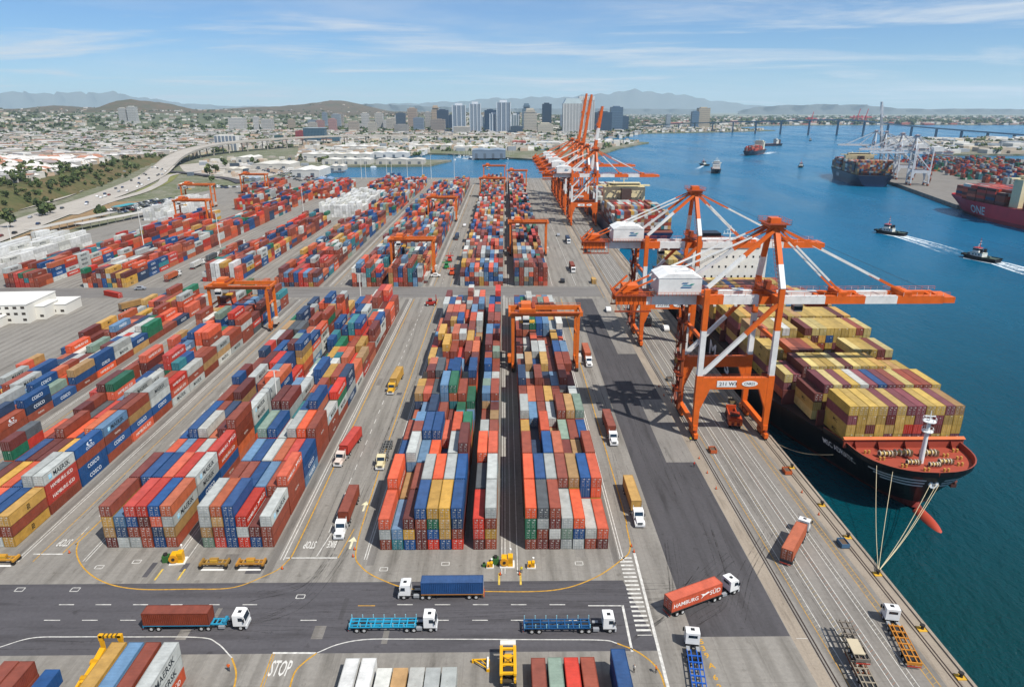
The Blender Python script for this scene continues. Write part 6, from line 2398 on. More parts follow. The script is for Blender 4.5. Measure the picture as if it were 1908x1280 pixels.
range_('mountain', 31500, [(-300, 20), (-100, 30), (0, 35), (110, 33), (200, 35), (235, 30), (330, 15), (420, 9), (560, 8), (700, 6)], 3000)
range_('mountain', 32500, [(560, 6), (700, 12), (850, 17), (900, 22), (960, 24), (1060, 26), (1120, 31), (1165, 38), (1230, 35), (1290, 26), (1360, 15), (1450, 7), (1600, 3)], 3500)
range_('mountain', 19000, [(1380, 2), (1420, 8), (1480, 11), (1560, 12), (1620, 11), (1660, 5), (1720, 3), (1800, 4), (1908, 3), (2100, 5), (2300, 3)], 1500)
range_('mountain', 21000, [(500, 3), (560, 9), (640, 14), (720, 12), (800, 8), (900, 5), (1000, 4), (1150, 4), (1300, 3)], 1800)

# ---------------------------------------------------------------- roads
FWYMAT = ground_material('freeway_concrete', '#a49e94', '#98928a', '#b0aaa0', 0.04)


def ribbon(name, pts, w, mat, thick=.0, zoff=0.0, n=10, barrier=False, parent=None):
    P = [Vector(p) for p in pts]
    P = [P[0] * 2 - P[1]] + P + [P[-1] * 2 - P[-2]]
    out = []
    for i in range(1, len(P) - 2):
        for k in range(n):
            t = k / n
            a, b_, c, d = P[i - 1], P[i], P[i + 1], P[i + 2]
            out.append(0.5 * ((2 * b_) + (c - a) * t + (2 * a - 5 * b_ + 4 * c - d) * t * t + (3 * b_ - a - 3 * c + d) * t ** 3))
    out.append(P[-2])
    mb = MB()
    prev = None
    cc = C4('#a9a49a', .9)
    for i, p in enumerate(out):
        d = (out[min(i + 1, len(out) - 1)] - out[max(i - 1, 0)])
        d.z = 0
        d.normalize()
        s = Vector((-d.y, d.x, 0))
        L, R_ = p + s * w / 2, p - s * w / 2
        ring = [L, R_]
        if prev:
            a, b_ = prev
            up = Vector((0, 0, zoff))
            mb.add([tuple(b_ + up), tuple(R_ + up), tuple(L + up), tuple(a + up)], [(0, 1, 2, 3)], cc)
            if thick:
                dn = Vector((0, 0, -thick))
                mb.add([tuple(a + dn), tuple(L + dn), tuple(L + up), tuple(a + up)], [(0, 1, 2, 3)], cc)
                mb.add([tuple(b_ + up), tuple(R_ + up), tuple(R_ + dn), tuple(b_ + dn)], [(0, 1, 2, 3)], cc)
                mb.add([tuple(a + dn), tuple(b_ + dn), tuple(R_ + dn), tuple(L + dn)], [(0, 1, 2, 3)], cc)
            if barrier:
                h = Vector((0, 0, 1.1 + zoff))
                for q0, q1 in ((a, L), (b_, R_)):
                    mb.add([tuple(q0 + up), tuple(q1 + up), tuple(q1 + h), tuple(q0 + h)], [(0, 1, 2, 3)], cc)
        prev = (L, R_)
    o = mb.build(name, mat, parent)
    return o, out


road, path = ribbon('freeway_road', FWY[:8], 36, FWYMAT, 0, .35)
kind(road, 'structure')
via = thing('viaduct', 'pale concrete freeway viaduct curving over the left waterfront', 'viaduct')
deck, vpath = ribbon('deck', FWY[6:], 30, FWYMAT, 1.9, .5, barrier=True, parent=via)
for i in range(4, len(vpath) - 4, 5):
    p = vpath[i]
    if p.z > 4:
        d = (vpath[i + 1] - vpath[i - 1]).normalized()
        s = Vector((-d.y, d.x, 0))
        m = MB()
        for k in (-7, 7):
            q = p + s * k
            m.tube((q.x, q.y, -1), (q.x, q.y, p.z - 1.8), 1.3, C4('#b5b0a6', .9), n=8)
        m.beam(tuple(p + s * 13 - Vector((0, 0, 2.6))), tuple(p - s * 13 - Vector((0, 0, 2.6))), 2.0, 1.6, C4('#aaa59b', .9))
        m.build('pier', FWYMAT, via)
kind(ribbon('frontage_road', [(-420, 380, 0), (-455, 520, 0), (-472, 640, 0), (-490, 760, .2), (-520, 860, .2)], 14, FWYMAT, 0, .3)[0], 'structure')
kind(ribbon('ramp_road', [(-400, 640, 0), (-418, 730, 0), (-430, 830, 0), (-460, 940, 0), (-500, 1060, 0), (-470, 1180, 0), (-400, 1240, 0)], 11, FWYMAT, 0, .3)[0], 'structure')
kind(ribbon('underpass_road', [(-560, 1130, 1.2), (-500, 1090, 1.0), (-440, 1040, .6), (-385, 985, .4), (-350, 930, .3)], 13, ASPHALT, 0, .4)[0], 'structure')
DIRT = hill_material('bare_dirt', '#8b7256', '#7b684d', '#9c8769', .03)
sheet('dirt_verge', [(-345, 380), (-372, 520), (-396, 620), (-420, 740), (-388, 740), (-360, 600), (-338, 470)], -.2, DIRT)
GRASSM = hill_material('dry_grass', '#6d7040', '#7c7a4c', '#5b6636', .05)
sheet('grass_verge', [(-440, 830), (-470, 950), (-520, 1080), (-500, 1085), (-455, 960), (-425, 840)], -.1, GRASSM)

# ---------------------------------------------------------------- houses
WALLS = ['#b9b3a8', '#c6c1b6', '#a8a195', '#beb49f', '#aca8a1', '#b39c84', '#c9c6bf', '#978b7c']
ROOFS = ['#9a8a80', '#aea196', '#8b8280', '#a3745e', '#b9b4ac', '#c6c3bd', '#9a9a9c', '#a98472'] + ['#cfcdc8', '#bfbbb5', '#c6c3bd'] * 3


def fwy_clear(x, y):
    for i in range(len(FWY) - 1):
        a, b_ = FWY[i], FWY[i + 1]
        t = max(0, min(1, ((x - a[0]) * (b_[0] - a[0]) + (y - a[1]) * (b_[1] - a[1])) / ((b_[0] - a[0]) ** 2 + (b_[1] - a[1]) ** 2)))
        if math.hypot(x - a[0] - t * (b_[0] - a[0]), y - a[1] - t * (b_[1] - a[1])) < 42:
            return False
    return True


HOUSES, TREES = [], []
r = random.Random(5)
QX_, QY_ = [], []
py = 352.0
while py > 208:
    step = max(1.05, (py - 205) * .047)
    px = -30.0
    while px < 1300:
        QX_.append(px + r.uniform(-.5, .5) * step * 2.2)
        QY_.append(py + r.uniform(-.5, .5) * step)
        px += step * 1.2
    py -= step * .66
QX_, QY_ = np.array(QX_), np.array(QY_)
_x, _y = (QX_ - 954) / 1272.0, (QY_ - 640) / 1272.0
d0, d1, d2 = _x, math.cos(_PT) - _y * math.sin(_PT), -math.sin(_PT) - _y * math.cos(_PT)
d0, d1 = d0 * math.cos(_YW) + d1 * math.sin(_YW), d1 * math.cos(_YW) - d0 * math.sin(_YW)
zz = np.zeros(len(QX_))
for _ in range(6):
    tt = (np.minimum(zz, 85) - 91.0) / d2
    XX, YY = d0 * tt, d1 * tt
    zz = np.maximum(hgt(XX, np.clip(YY, 1, 30000)), -.5)
SL = np.abs(hgt(XX, YY) - hgt(XX + 25, YY - 10))
BRN = np.exp(-((XX + 3370) / 330) ** 2 - ((YY - 6720) / 480) ** 2)
FX = fwy_x(np.clip(YY, 300, 1310))
for x, y, z, slope, brown, fx in zip(XX.tolist(), YY.tolist(), zz.tolist(), SL.tolist(), BRN.tolist(), FX.tolist()):
    if y > 20000 or y < 0 or brown > .25:
        continue
    if y < 1500 and (x > fx - 50 or x > -440):
        continue
    if 1500 <= y < 2500 and x > -660 + (y - 1500) * .33:
        continue
    if y >= 2500 and x > 560 + (y - 3000) * .3:
        continue
    if 2350 < y < 3900 and -560 < x < 1000 and r.random() < .35:
        continue
    if y < 2600 and not fwy_clear(x, y):
        continue
    if y < 1500 and slope > 2.6:
        if r.random() < .12:
            TREES.append((x, y, z, r.uniform(.4, .8)))
        continue
    k = r.random()
    kh, kt = (.24, .62) if y < 1500 else (.32, .74) if y < 2600 else (.42, .93)
    if k < kh:
        HOUSES.append((x, y, z))
    elif k < kt:
        TREES.append((x, y, z, r.uniform(.5, 1.1) if y < 1500 else r.uniform(.7, 1.5)))
hs = []
for x, y, z in HOUSES:
    far = y > 2300
    w, d, h = r.uniform(10, 19), r.uniform(9, 15), r.uniform(4.5, 8.5)
    if r.random() < .12:
        w, h = w * 1.9, h * 1.6
    if y > 3500:
        w, d = w * 1.25, d * 1.25
    hs.append((x, y, z, w, d, h, r.uniform(-.5, .5), r.choice(WALLS), r.choice(ROOFS), r.random() < .55))
hs.sort(key=lambda q: q[1])


def house_meshes(w, d, h, wc, rc, pitched):
    a, b_ = MB(), MB()
    a.box(-w / 2, w / 2, -d / 2, d / 2, -3, h, C4(wc, .9))
    dk = C4('#3b4046', .3)
    n = max(2, int(w / 3.4))
    for s in range(max(1, int(h / 3.2))):
        for i in range(n):
            x = -w / 2 + w * (i + .5) / n
            a.box(x - .6, x + .6, -d / 2 - .05, -d / 2, 1 + s * 3.0, 2.3 + s * 3.0, dk)
    if pitched:
        e = .5
        z1 = h + min(w, d) * .28
        if w > d:
            k = d / 2 * .55
            v = [(-w / 2 - e, -d / 2 - e, h), (w / 2 + e, -d / 2 - e, h), (w / 2 + e, d / 2 + e, h), (-w / 2 - e, d / 2 + e, h), (-w / 2 + k, 0, z1), (w / 2 - k, 0, z1)]
            f = [(0, 1, 5, 4), (1, 2, 5), (2, 3, 4, 5), (3, 0, 4)]
        else:
            k = w / 2 * .55
            v = [(-w / 2 - e, -d / 2 - e, h), (w / 2 + e, -d / 2 - e, h), (w / 2 + e, d / 2 + e, h), (-w / 2 - e, d / 2 + e, h), (0, -d / 2 + k, z1), (0, d / 2 - k, z1)]
            f = [(0, 1, 4), (1, 2, 5, 4), (2, 3, 5), (3, 0, 4, 5)]
        b_.add(v, f, C4(rc, .9))
    else:
        b_.box(-w / 2 - .2, w / 2 + .2, -d / 2 - .2, d / 2 + .2, h, h + .5, C4(rc, .9))
        b_.box(-w * .2, w * .1, -d * .2, d * .1, h + .5, h + 1.6, C4('#a9a7a2', .8))
    return a, b_


WORD = {'#b9b3a8': 'greyish', '#c6c1b6': 'cream', '#a8a195': 'grey', '#beb49f': 'sandy', '#aca8a1': 'light grey', '#b39c84': 'tan', '#c9c6bf': 'white', '#978b7c': 'brownish',
        '#9a8a80': 'brown', '#aea196': 'light brown', '#8b8280': 'dark brown', '#a3745e': 'terracotta', '#b9b4ac': 'pale grey', '#c6c3bd': 'off-white', '#9a9a9c': 'slate', '#a98472': 'clay red', '#cfcdc8': 'white', '#bfbbb5': 'light grey'}
HP = []
for i in range(26):
    rr = random.Random(100 + i)
    w, d, h = rr.uniform(10, 20), rr.uniform(9, 14), rr.choice([4.6, 4.8, 6.5, 7.2, 9.0])
    wc_, rc_, pt_ = rr.choice(WALLS), rr.choice(ROOFS), rr.random() < .65
    a, b_ = house_meshes(w, d, h, wc_, rc_, pt_)
    words_ = f"{WORD[wc_]} {'two-storey' if h > 6 else 'low'} house with {'hipped' if pt_ else 'flat'} {WORD[rc_]} roof"
    a, b_ = a.mesh('house'), b_.mesh('roof')
    a.materials.append(FACADE)
    b_.materials.append(FACADE)
    HP.append((a, b_, words_))
NH = 290
for i, q in enumerate(hs[:NH]):
    a, b_, words_ = HP[r.randrange(len(HP))]
    dfw = float(fwy_x(np.clip(q[1], 300, 1310))) - q[0]
    zone = 'at the bluff edge above the freeway' if dfw < 110 and q[1] < 1300 else 'near the left edge of the suburb' if q[0] < -.74 * q[1] else 'in the middle of the suburb' if q[1] < 1500 else 'in the suburb behind the viaduct'
    o = link('house', a, None, None, (q[0], q[1], q[2]), q[6])
    link('roof', b_, None, o)
    tag(o, words_ + ', ' + zone, 'house', 'houses of the left suburb')
B, Cc, Rr = [], [], []
for q in hs[NH:]:
    x, y, z, w, d, h, rz, wc, rc, pit = q
    B.append((x - w / 2, x + w / 2, y - d / 2, y + d / 2, z - 4, z + h))
    Cc.append(C4(wc, .9))
    Rr.append(rz)
    B.append((x - w / 2 - .3, x + w / 2 + .3, y - d / 2 - .3, y + d / 2 + .3, z + h, z + h + (1.6 if pit else .5)))
    Cc.append(C4(rc, .9))
    Rr.append(rz)
kind(link('distant_houses', boxes_mesh('distant_houses', B, Cc, np.array(Rr)), FACADE), 'stuff')

# ---------------------------------------------------------------- trees


def leaf_material():
    t = NT('foliage')
    a = t.n('ShaderNodeAttribute', attribute_name='col')
    oi = t.n('ShaderNodeObjectInfo')
    geo = t.n('ShaderNodeNewGeometry')
    n1 = t.noise(geo.outputs['Position'], .05, 3, .6)
    v = t.rng(n1, .3, .7, .75, 1.3)
    c = t.mix(1.0, a.outputs['Color'], v, 'MULTIPLY')
    c = t.mix(1.0, c, t.rng(oi.outputs['Random'], 0, 1, .75, 1.3), 'MULTIPLY')
    t.l(c, t.b.inputs['Base Color'])
    t.b.inputs['Roughness'].default_value = .8
    t.b.inputs['Specular IOR Level'].default_value = .15
    return t.m


LEAF = leaf_material()
GREENS = ['#455231', '#525f38', '#404d33', '#5f673f', '#38452f']


def crown(seed, n=150, rad=4.5, hh=7.0, z0=2.5, lf=.20):
    rr = np.random.default_rng(seed)
    nc = rr.integers(5, 9)
    cen = rr.normal(0, 1, (nc, 3)) * (rad * .45, rad * .45, hh * .22) + (0, 0, z0 + hh * .5)
    k = rr.integers(0, nc, n)
    d = rr.normal(0, 1, (n, 3))
    d /= np.linalg.norm(d, axis=1)[:, None]
    pos = cen[k] + d * (rr.uniform(.6, 1.0, (n, 1)) * rad * .52)
    pos[:, 2] = np.maximum(pos[:, 2], z0)
    nrm = d + rr.normal(0, .5, (n, 3))
    nrm /= np.linalg.norm(nrm, axis=1)[:, None]
    up = np.tile((.0, .0, 1.0), (n, 1)) + rr.normal(0, .3, (n, 3))
    s1 = np.cross(nrm, up)
    s1 /= np.linalg.norm(s1, axis=1)[:, None]
    s2 = np.cross(nrm, s1)
    sz = rr.uniform(.7, 1.3, (n, 1)) * rad * lf
    V = np.stack([pos - s1 * sz - s2 * sz * .7, pos + s1 * sz - s2 * sz, pos + s1 * sz * .8 + s2 * sz, pos - s1 * sz + s2 * sz * .8], 1).reshape(-1, 3)
    F = np.arange(4 * n).reshape(n, 4)
    base = np.array([lin(GREENS[(seed + int(q)) % len(GREENS)]) + (.8,) for q in rr.integers(0, 3, n)])
    return V, F, base


TP = []
for i in range(7):
    V, F, Cx = crown(40 + i, 170, 4.2 + (i % 3) * .7, 6.5 + (i % 2) * 2.5, 2.2)
    cm = quads_mesh('crown', V, F, Cx)
    cm.materials.append(LEAF)
    m = MB()
    m.tube((0, 0, -2), (0, 0, 4.6), .35, C4('#4a3d31', .9), .2, n=6)
    m.tube((0, 0, 3.0), (1.4, .6, 5.6), .16, C4('#4a3d31', .9), .08, n=5)
    m.tube((0, 0, 3.2), (-1.2, -.8, 5.9), .16, C4('#4a3d31', .9), .08, n=5)
    tm = m.mesh('trunk')
    tm.materials.append(PAINT)
    TP.append((tm, cm))
TREES.sort(key=lambda q: q[1])
for i in range(60):        # planting along the freeway bank and ramps
    y = r.uniform(600, 1180)
    x = float(fwy_x(y)) - r.uniform(34, 66)
    TREES.insert(0, (x, y, float(hgt(x, y)), r.uniform(.35, .75)))
for px, py in ((388, 330), (402, 322), (395, 340), (420, 310), (470, 305), (480, 312), (160, 338), (78, 362), (70, 375), (95, 398), (85, 402), (190, 405), (20, 425), (600, 305), (560, 300), (610, 298)):
    x, y = G(px, py, 0)
    TREES.insert(0, (x, y, 0, r.uniform(.8, 1.4)))
NT_ = 285
for i, (x, y, z, s) in enumerate(TREES[:NT_]):
    tm, cm = TP[i % 7]
    dfw = float(fwy_x(np.clip(y, 300, 1310))) - x
    zone = 'on the bank beside the freeway' if 0 < dfw < 72 and y < 1300 else 'between the freeway and the yard' if dfw <= 0 else 'near the left edge of the suburb' if x < -.74 * y else 'among houses of the near suburb' if y < 1300 else 'among houses behind the viaduct'
    o = tag(empty('tree', (x, y, z), r.uniform(0, 6.28)), ('small' if s < .65 else 'large' if s > 1.15 else 'medium') + (' round' if i % 7 < 3 else ' loose' if i % 7 < 5 else ' tall') + ' dark green tree ' + zone, 'tree', 'trees of the left suburb')
    o.scale = (s, s, s * r.uniform(.9, 1.2))
    link('trunk', tm, None, o)
    link('crown', cm, None, o)
Vs, Fs, Cs = [], [], []
n0 = 0
SM = [crown(80 + i, 30, 5.0, 6.0, 1.0, .36) for i in range(6)]
for i, (x, y, z, s) in enumerate(TREES[NT_:]):
    V, F, Cx = SM[i % 6]
    a = r.uniform(0, 6.28)
    c, sn = math.cos(a), math.sin(a)
    k = s * (1.0 if y < 3000 else 1.35)
    # far crowns carry fewer, larger leaf faces
    W2 = np.stack([(V[:, 0] * c - V[:, 1] * sn) * k * 1.15 + x, (V[:, 0] * sn + V[:, 1] * c) * k * 1.15 + y, V[:, 2] * k + z - .5], 1)
    Vs.append(W2)
    Fs.append(F + n0)
    Cs.append(Cx)
    n0 += len(V)
if Vs:
    kind(link('distant_trees', quads_mesh('distant_trees', np.concatenate(Vs), np.concatenate(Fs), np.concatenate(Cs)), LEAF), 'stuff')

# ---------------------------------------------------------------- towers


def tower_material():
    t = NT('tower_facade')
    a = t.n('ShaderNodeAttribute', attribute_name='col')
    tc = t.n('ShaderNodeTexCoord')
    sp = t.n('ShaderNodeSeparateXYZ')
    t.l(tc.outputs['Object'], sp.inputs[0])
    geo = t.n('ShaderNodeNewGeometry')
    ns = t.n('ShaderNodeSeparateXYZ')
    t.l(geo.outputs['Normal'], ns.inputs[0])
    fz = t.math('FRACT', t.math('MULTIPLY', sp.outputs['Z'], 1 / 3.7), 0)
    hz = t.math('FRACT', t.math('MULTIPLY', t.math('ADD', sp.outputs['X'], sp.outputs['Y']), 1 / 4.2), 0)
    win = t.math('MULTIPLY', t.math('GREATER_THAN', fz, .32), t.math('GREATER_THAN', hz, .28))
    side = t.math('LESS_THAN', t.math('ABSOLUTE', ns.outputs['Z'], 0), .5)
    f = t.math('MULTIPLY', t.math('MULTIPLY', win, side), .8)
    t.l(t.mix(f, a.outputs['Color'], lin('#22384d')), t.b.inputs['Base Color'])
    t.l(t.math('SUBTRACT', .7, t.math('MULTIPLY', f, .6)), t.b.inputs['Roughness'])
    return t.m


TOWER = tower_material()
TW = [  # left px, right px, top py, distance, colour, words, style
    (675, 688, 210, 3300, '#c8c5bd', 'white slim mid-rise', 0), (700, 714, 210, 3300, '#c2bdb2', 'cream slim mid-rise', 0), (721, 731, 221, 3150, '#bdb5a5', 'small beige mid-rise', 0),
    (739, 756, 210, 3250, '#4e5d6b', 'dark grey-blue mid-rise', 1), (761, 778, 201, 3400, '#b3a08c', 'tan tower', 0), (771, 790, 219, 3150, '#8492a0', 'grey-blue office block', 1), (793, 803, 208, 3350, '#b9b4aa', 'pale slim tower', 0),
    (805, 820, 197, 3500, '#c0ad94', 'tan tower with stepped top', 2), (815, 836, 204, 3300, '#33465c', 'dark navy tower', 1), (803, 829, 222, 3050, '#a3988c', 'broad beige office block', 0), (836, 845, 214, 3350, '#2f4a66', 'narrow dark blue tower', 1),
    (844, 868, 193, 2950, '#93a3b2', 'tall blue-grey residential tower, leftmost of the tall trio', 3), (876, 896, 190, 2950, '#9aa8b5', 'tall blue-grey residential tower, middle of the tall trio', 3), (903, 925, 204, 3200, '#20405f', 'dark blue glass tower', 1),
    (913, 928, 210, 2960, '#7f93a6', 'grey glass tower before the dark blue one', 3), (926, 951, 187, 2950, '#8f9dac', 'tallest residential tower of the trio', 3), (953, 966, 212, 3200, '#8fa2a8', 'pale green-grey tower', 3), (951, 974, 235, 2900, '#42515c', 'low dark glass block', 1),
    (973, 989, 193, 3300, '#6f8797', 'glass tower with curved top', 2), (976, 1000, 202, 3100, '#cdc5b4', 'cream tower before the curved glass one', 2), (1010, 1027, 192, 3300, '#223a50', 'dark slab tower standing alone', 1), (1002, 1031, 229, 2900, '#cfc7b2', 'cream waterfront hotel', 2),
    (1049, 1083, 184, 3000, '#cac9c4', 'white hotel tower with sloped glazed roof', 4), (1077, 1106, 180, 3100, '#cfcdc8', 'taller white hotel tower with crown of fins', 5), (1108, 1139, 208, 3100, '#31455a', 'broad dark blue office building', 1), (1137, 1159, 198, 3300, '#5a7388', 'blue glass tower right of the hotels', 1),
    (613, 627, 221, 3000, '#b98f86', 'pinkish mid-rise', 0), (620, 635, 212, 3300, '#9aa3a8', 'grey mid-rise behind the pink one', 0), (590, 604, 224, 3000, '#b48a80', 'small pink block', 0), (538, 550, 222, 3100, '#b7a78f', 'beige and dark mid-rise', 0),
    (488, 508, 222, 3000, '#c3bfb5', 'broad pale apartment block', 0), (474, 483, 217, 3000, '#cfccc4', 'slim white apartment tower', 0), (428, 455, 219, 3000, '#d0cdc4', 'pale twin apartment block', 0), (243, 258, 198, 3600, '#c9c7c0', 'white hilltop apartment slab, right of the pair', 0),
    (227, 240, 201, 3600, '#c6c3bb', 'white hilltop apartment slab, left of the pair', 0), (510, 523, 252, 1950, '#4b665c', 'small dark green glass block', 1), (550, 570, 244, 2150, '#a3413a', 'red-clad office block', 0), (1287, 1300, 207, 3900, '#5c7a92', 'blue glass tower across the inlet', 1),
    (1299, 1320, 200, 3950, '#c2b49a', 'beige tower across the inlet', 0), (1240, 1248, 213, 3900, '#a3adb3', 'slim grey tower across the inlet', 0), (650, 668, 226, 2900, '#b9ab98', 'low beige office block', 0), (686, 702, 228, 2850, '#c6bfae', 'low cream block', 0), (735, 760, 232, 2850, '#a8a39a', 'low grey block', 0),
    (575, 590, 228, 2800, '#bdb7a9', 'cream mid-rise left of downtown', 0), (845, 875, 236, 2850, '#c4beb1', 'low pale podium block', 0)]
rt = random.Random(77)
PLACES = ['left of the tan tower', 'behind the tall trio', 'near the white hotels', 'between the mid-rises']
for i in range(34):
    px = rt.uniform(560, 1165)
    wd = rt.uniform(8, 19)
    kk = rt.choice([('#c0b9ab', 'cream', 0), ('#8c98a3', 'grey-blue', 1), ('#5b6d7d', 'dark blue', 1), ('#a99c8d', 'beige', 0), ('#c9c6bf', 'white', 0), ('#3d5266', 'navy glass', 1), ('#9fb0bd', 'pale glass', 3)])
    TW.append((px, px + wd, rt.uniform(209, 231), rt.uniform(3250, 3900), kk[0], f"{kk[1]} {'slim' if wd < 12 else 'broad'} background block, {ORD[i % 20 + 1]} {'small' if i < 20 else 'lesser'} one,", kk[2]))
for a, b_, top, Y, colr, words_, style in TW:
    x0, _, _ = atY(a, 250, Y)
    x1, _, _ = atY(b_, 250, Y)
    _, _, zt = atY((a + b_) / 2, top, Y)
    zb = max(-.5, float(hgt((x0 + x1) / 2, Y))) - 1
    w, h = x1 - x0, zt - zb
    dp = max(22, w * .8)
    t = thing('tower_block', words_ + ' in the distant skyline', 'building', ((x0 + x1) / 2, Y, zb), 0, 'skyline buildings')
    c = tuple(v * .8 for v in lin(colr)) + (.6,)
    lt = C4('#c9cdd0', .5)
    m = MB()
    if style == 2:
        m.box(-w / 2, w / 2, 0, dp, 0, h * .82, c)
        m.box(-w * .36, w * .36, dp * .1, dp * .9, h * .82, h * .94, c)
    elif style == 4:
        m.box(-w / 2, w / 2, 0, dp, 0, h * .86, c)
    else:
        m.box(-w / 2, w / 2, 0, dp, 0, h * (.96 if style in (0, 1) else .93), c)
    m.build('tower_body', TOWER, t)
    m = MB()
    if style == 4:
        m.profile([(-w / 2, h * .86), (w / 2, h * .86), (w * .42, h), (-w * .36, h)], 0, dp, C4('#b6c3c4', .4))
    elif style == 5:
        for i in range(8):
            x = -w / 2 + w * (i + .5) / 8
            m.box(x - w * .035, x + w * .035, -.5, dp, h * .9, h, C4('#d6d5d0', .6))
    else:
        m.box(-w * .3, w * .25, dp * .2, dp * .8, h * .93, h, lt if style == 3 else c)
    m.build('roof_crown', FACADE, t)
    m = MB()
    if style == 3:
        for x in (-w / 2, -w * .17, w * .17, w / 2):
            m.box(x - 1.6, x + 1.6, -2.0, 2.0, 0, h * .95, C4('#b9c1c6', .6))
    elif style in (4, 5):
        for i in range(7):
            x = -w / 2 + w * i / 6
            m.box(x - .9, x + .9, -1.2, 1, 0, h * .86, C4('#d8d6d1', .7))
    else:
        for i in range(1, int(h / 11)):
            m.box(-w / 2 - .4, w / 2 + .4, -.5, dp + .4, i * 11, i * 11 + .9, tuple(min(1, q * 1.25) for q in c[:3]) + (.7,))
    m.build('facade_ribs', FACADE, t)
    MB().box(-w * .62, w * .62, -6, dp * 1.05, 0, min(12, h * .2), tuple(q * .85 for q in c[:3]) + (.8,)).build('podium', FACADE, t)

# white apartment slab behind the viaduct, with its bays built out
x0, x1 = atY(402, 285, 1720)[0], atY(443, 285, 1720)[0]
zt = atY(420, 253, 1720)[2]
t = thing('apartment_block', 'white apartment slab with vertical bays just behind the viaduct', 'building', ((x0 + x1) / 2, 1720, -1))
w = x1 - x0
MB().box(-w / 2, w / 2, 0, 20, 0, zt + 1, C4('#cfcdc6', .7)).build('wall', FACADE, t)
for i in range(6):
    x = -w / 2 + w * (i + .5) / 6
    MB().box(x - w * .055, x + w * .055, -.6, .4, 1, zt, C4('#6d7781', .4)).build('window_bay', FACADE, t)
MB().box(-w * .3, w * .3, 4, 16, zt + 1, zt + 4, C4('#bdbab2', .7)).build('roof_house', FACADE, t)
# teal glass complex
x0, x1 = atY(567, 270, 2050)[0], atY(632, 270, 2050)[0]
zt = atY(590, 239, 2050)[2]
t = thing('glass_complex', 'teal glass office complex left of downtown', 'building', ((x0 + x1) / 2, 2050, -1))
w = x1 - x0
MB().box(-w / 2, w * .1, 0, 30, 0, zt, C4('#3f5d6b', .3)).build('main_wing', TOWER, t)
MB().box(w * .1, w / 2, 5, 30, 0, zt * .55, C4('#4a6b7a', .3)).build('low_wing', TOWER, t)
MB().box(-w / 2 - 1, w * .12, -1, 31, zt, zt + 1.5, C4('#8fa3ab', .4)).build('roof_slab', FACADE, t)

# ---------------------------------------------------------------- waterfront sheds
SHEDS = [(330, 352, 352, 18, 5, '#b9b4a8', 'small pale shed beside the ramp'), (420, 452, 322, 26, 6, '#c2bdb0', 'cream shed below the viaduct'), (500, 530, 308, 30, 6, '#b5b0a4', 'grey shed below the viaduct'), (612, 640, 318, 30, 7, '#bfbab0', 'shed at the basin corner'), (455, 478, 338, 18, 4.5, '#8d97a0', 'blue-grey shed beside the car park'), (585, 618, 342, 20, 6, '#6f86a0', 'blue shed by the basin'), (440, 470, 303, 60, 9, '#c9c6bd', 'pale shed'), (545, 595, 330, 70, 10, '#cfcdc6', 'large white warehouse'), (470, 540, 315, 60, 8, '#c2bfb6', 'long cream warehouse'), (600, 690, 306, 40, 8, '#c6c3ba', 'long pier shed'), (700, 790, 306, 38, 8, '#bdb9b0', 'long pier shed at the end'),
         (560, 690, 296, 45, 9, '#c9c7c0', 'inner pier shed'), (690, 760, 293, 40, 9, '#d0cec8', 'white pier shed'), (620, 700, 281, 60, 10, '#c4c2bb', 'waterfront hall'), (880, 942, 295, 60, 16, '#7f8c98', 'long grey waterfront hall with red end'), (845, 925, 281, 70, 9, '#c9c6bd', 'white flat-roofed hall'),
         (760, 840, 278, 60, 9, '#bfbcb3', 'pale marina hall'), (955, 980, 270, 60, 9, '#a05a4c', 'red-roofed pavilion'), (1000, 1045, 272, 60, 9, '#c6c4bd', 'white marina hall'), (1105, 1150, 268, 40, 8, '#d3d1cb', 'white pavilion on the spit'), (640, 760, 262, 70, 12, '#c4bfb5', 'convention hall')]
for a, b_, pyy, dp, h, colr, words_ in SHEDS:
    xa, ya = G(a, pyy)
    xb, yb = G(b_, pyy)
    w = xb - xa
    t = thing('waterfront_shed', words_ + ' on the far waterfront', 'warehouse', ((xa + xb) / 2, (ya + yb) / 2, -.6), 0, 'waterfront sheds')
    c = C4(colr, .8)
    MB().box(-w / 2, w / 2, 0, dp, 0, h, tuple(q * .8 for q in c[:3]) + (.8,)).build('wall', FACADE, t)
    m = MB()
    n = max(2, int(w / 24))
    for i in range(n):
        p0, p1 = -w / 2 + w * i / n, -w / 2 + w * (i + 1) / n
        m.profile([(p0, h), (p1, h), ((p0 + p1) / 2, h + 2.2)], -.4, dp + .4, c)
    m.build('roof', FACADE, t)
    for i in range(min(7, max(2, int(w / 16)))):
        x = -w / 2 + w * (i + .5) / min(7, max(2, int(w / 16)))
        MB().box(x - 2.6, x + 2.6, -.12, .1, 0, h * .6, C4('#5b6269', .6)).build('door', FACADE, t)
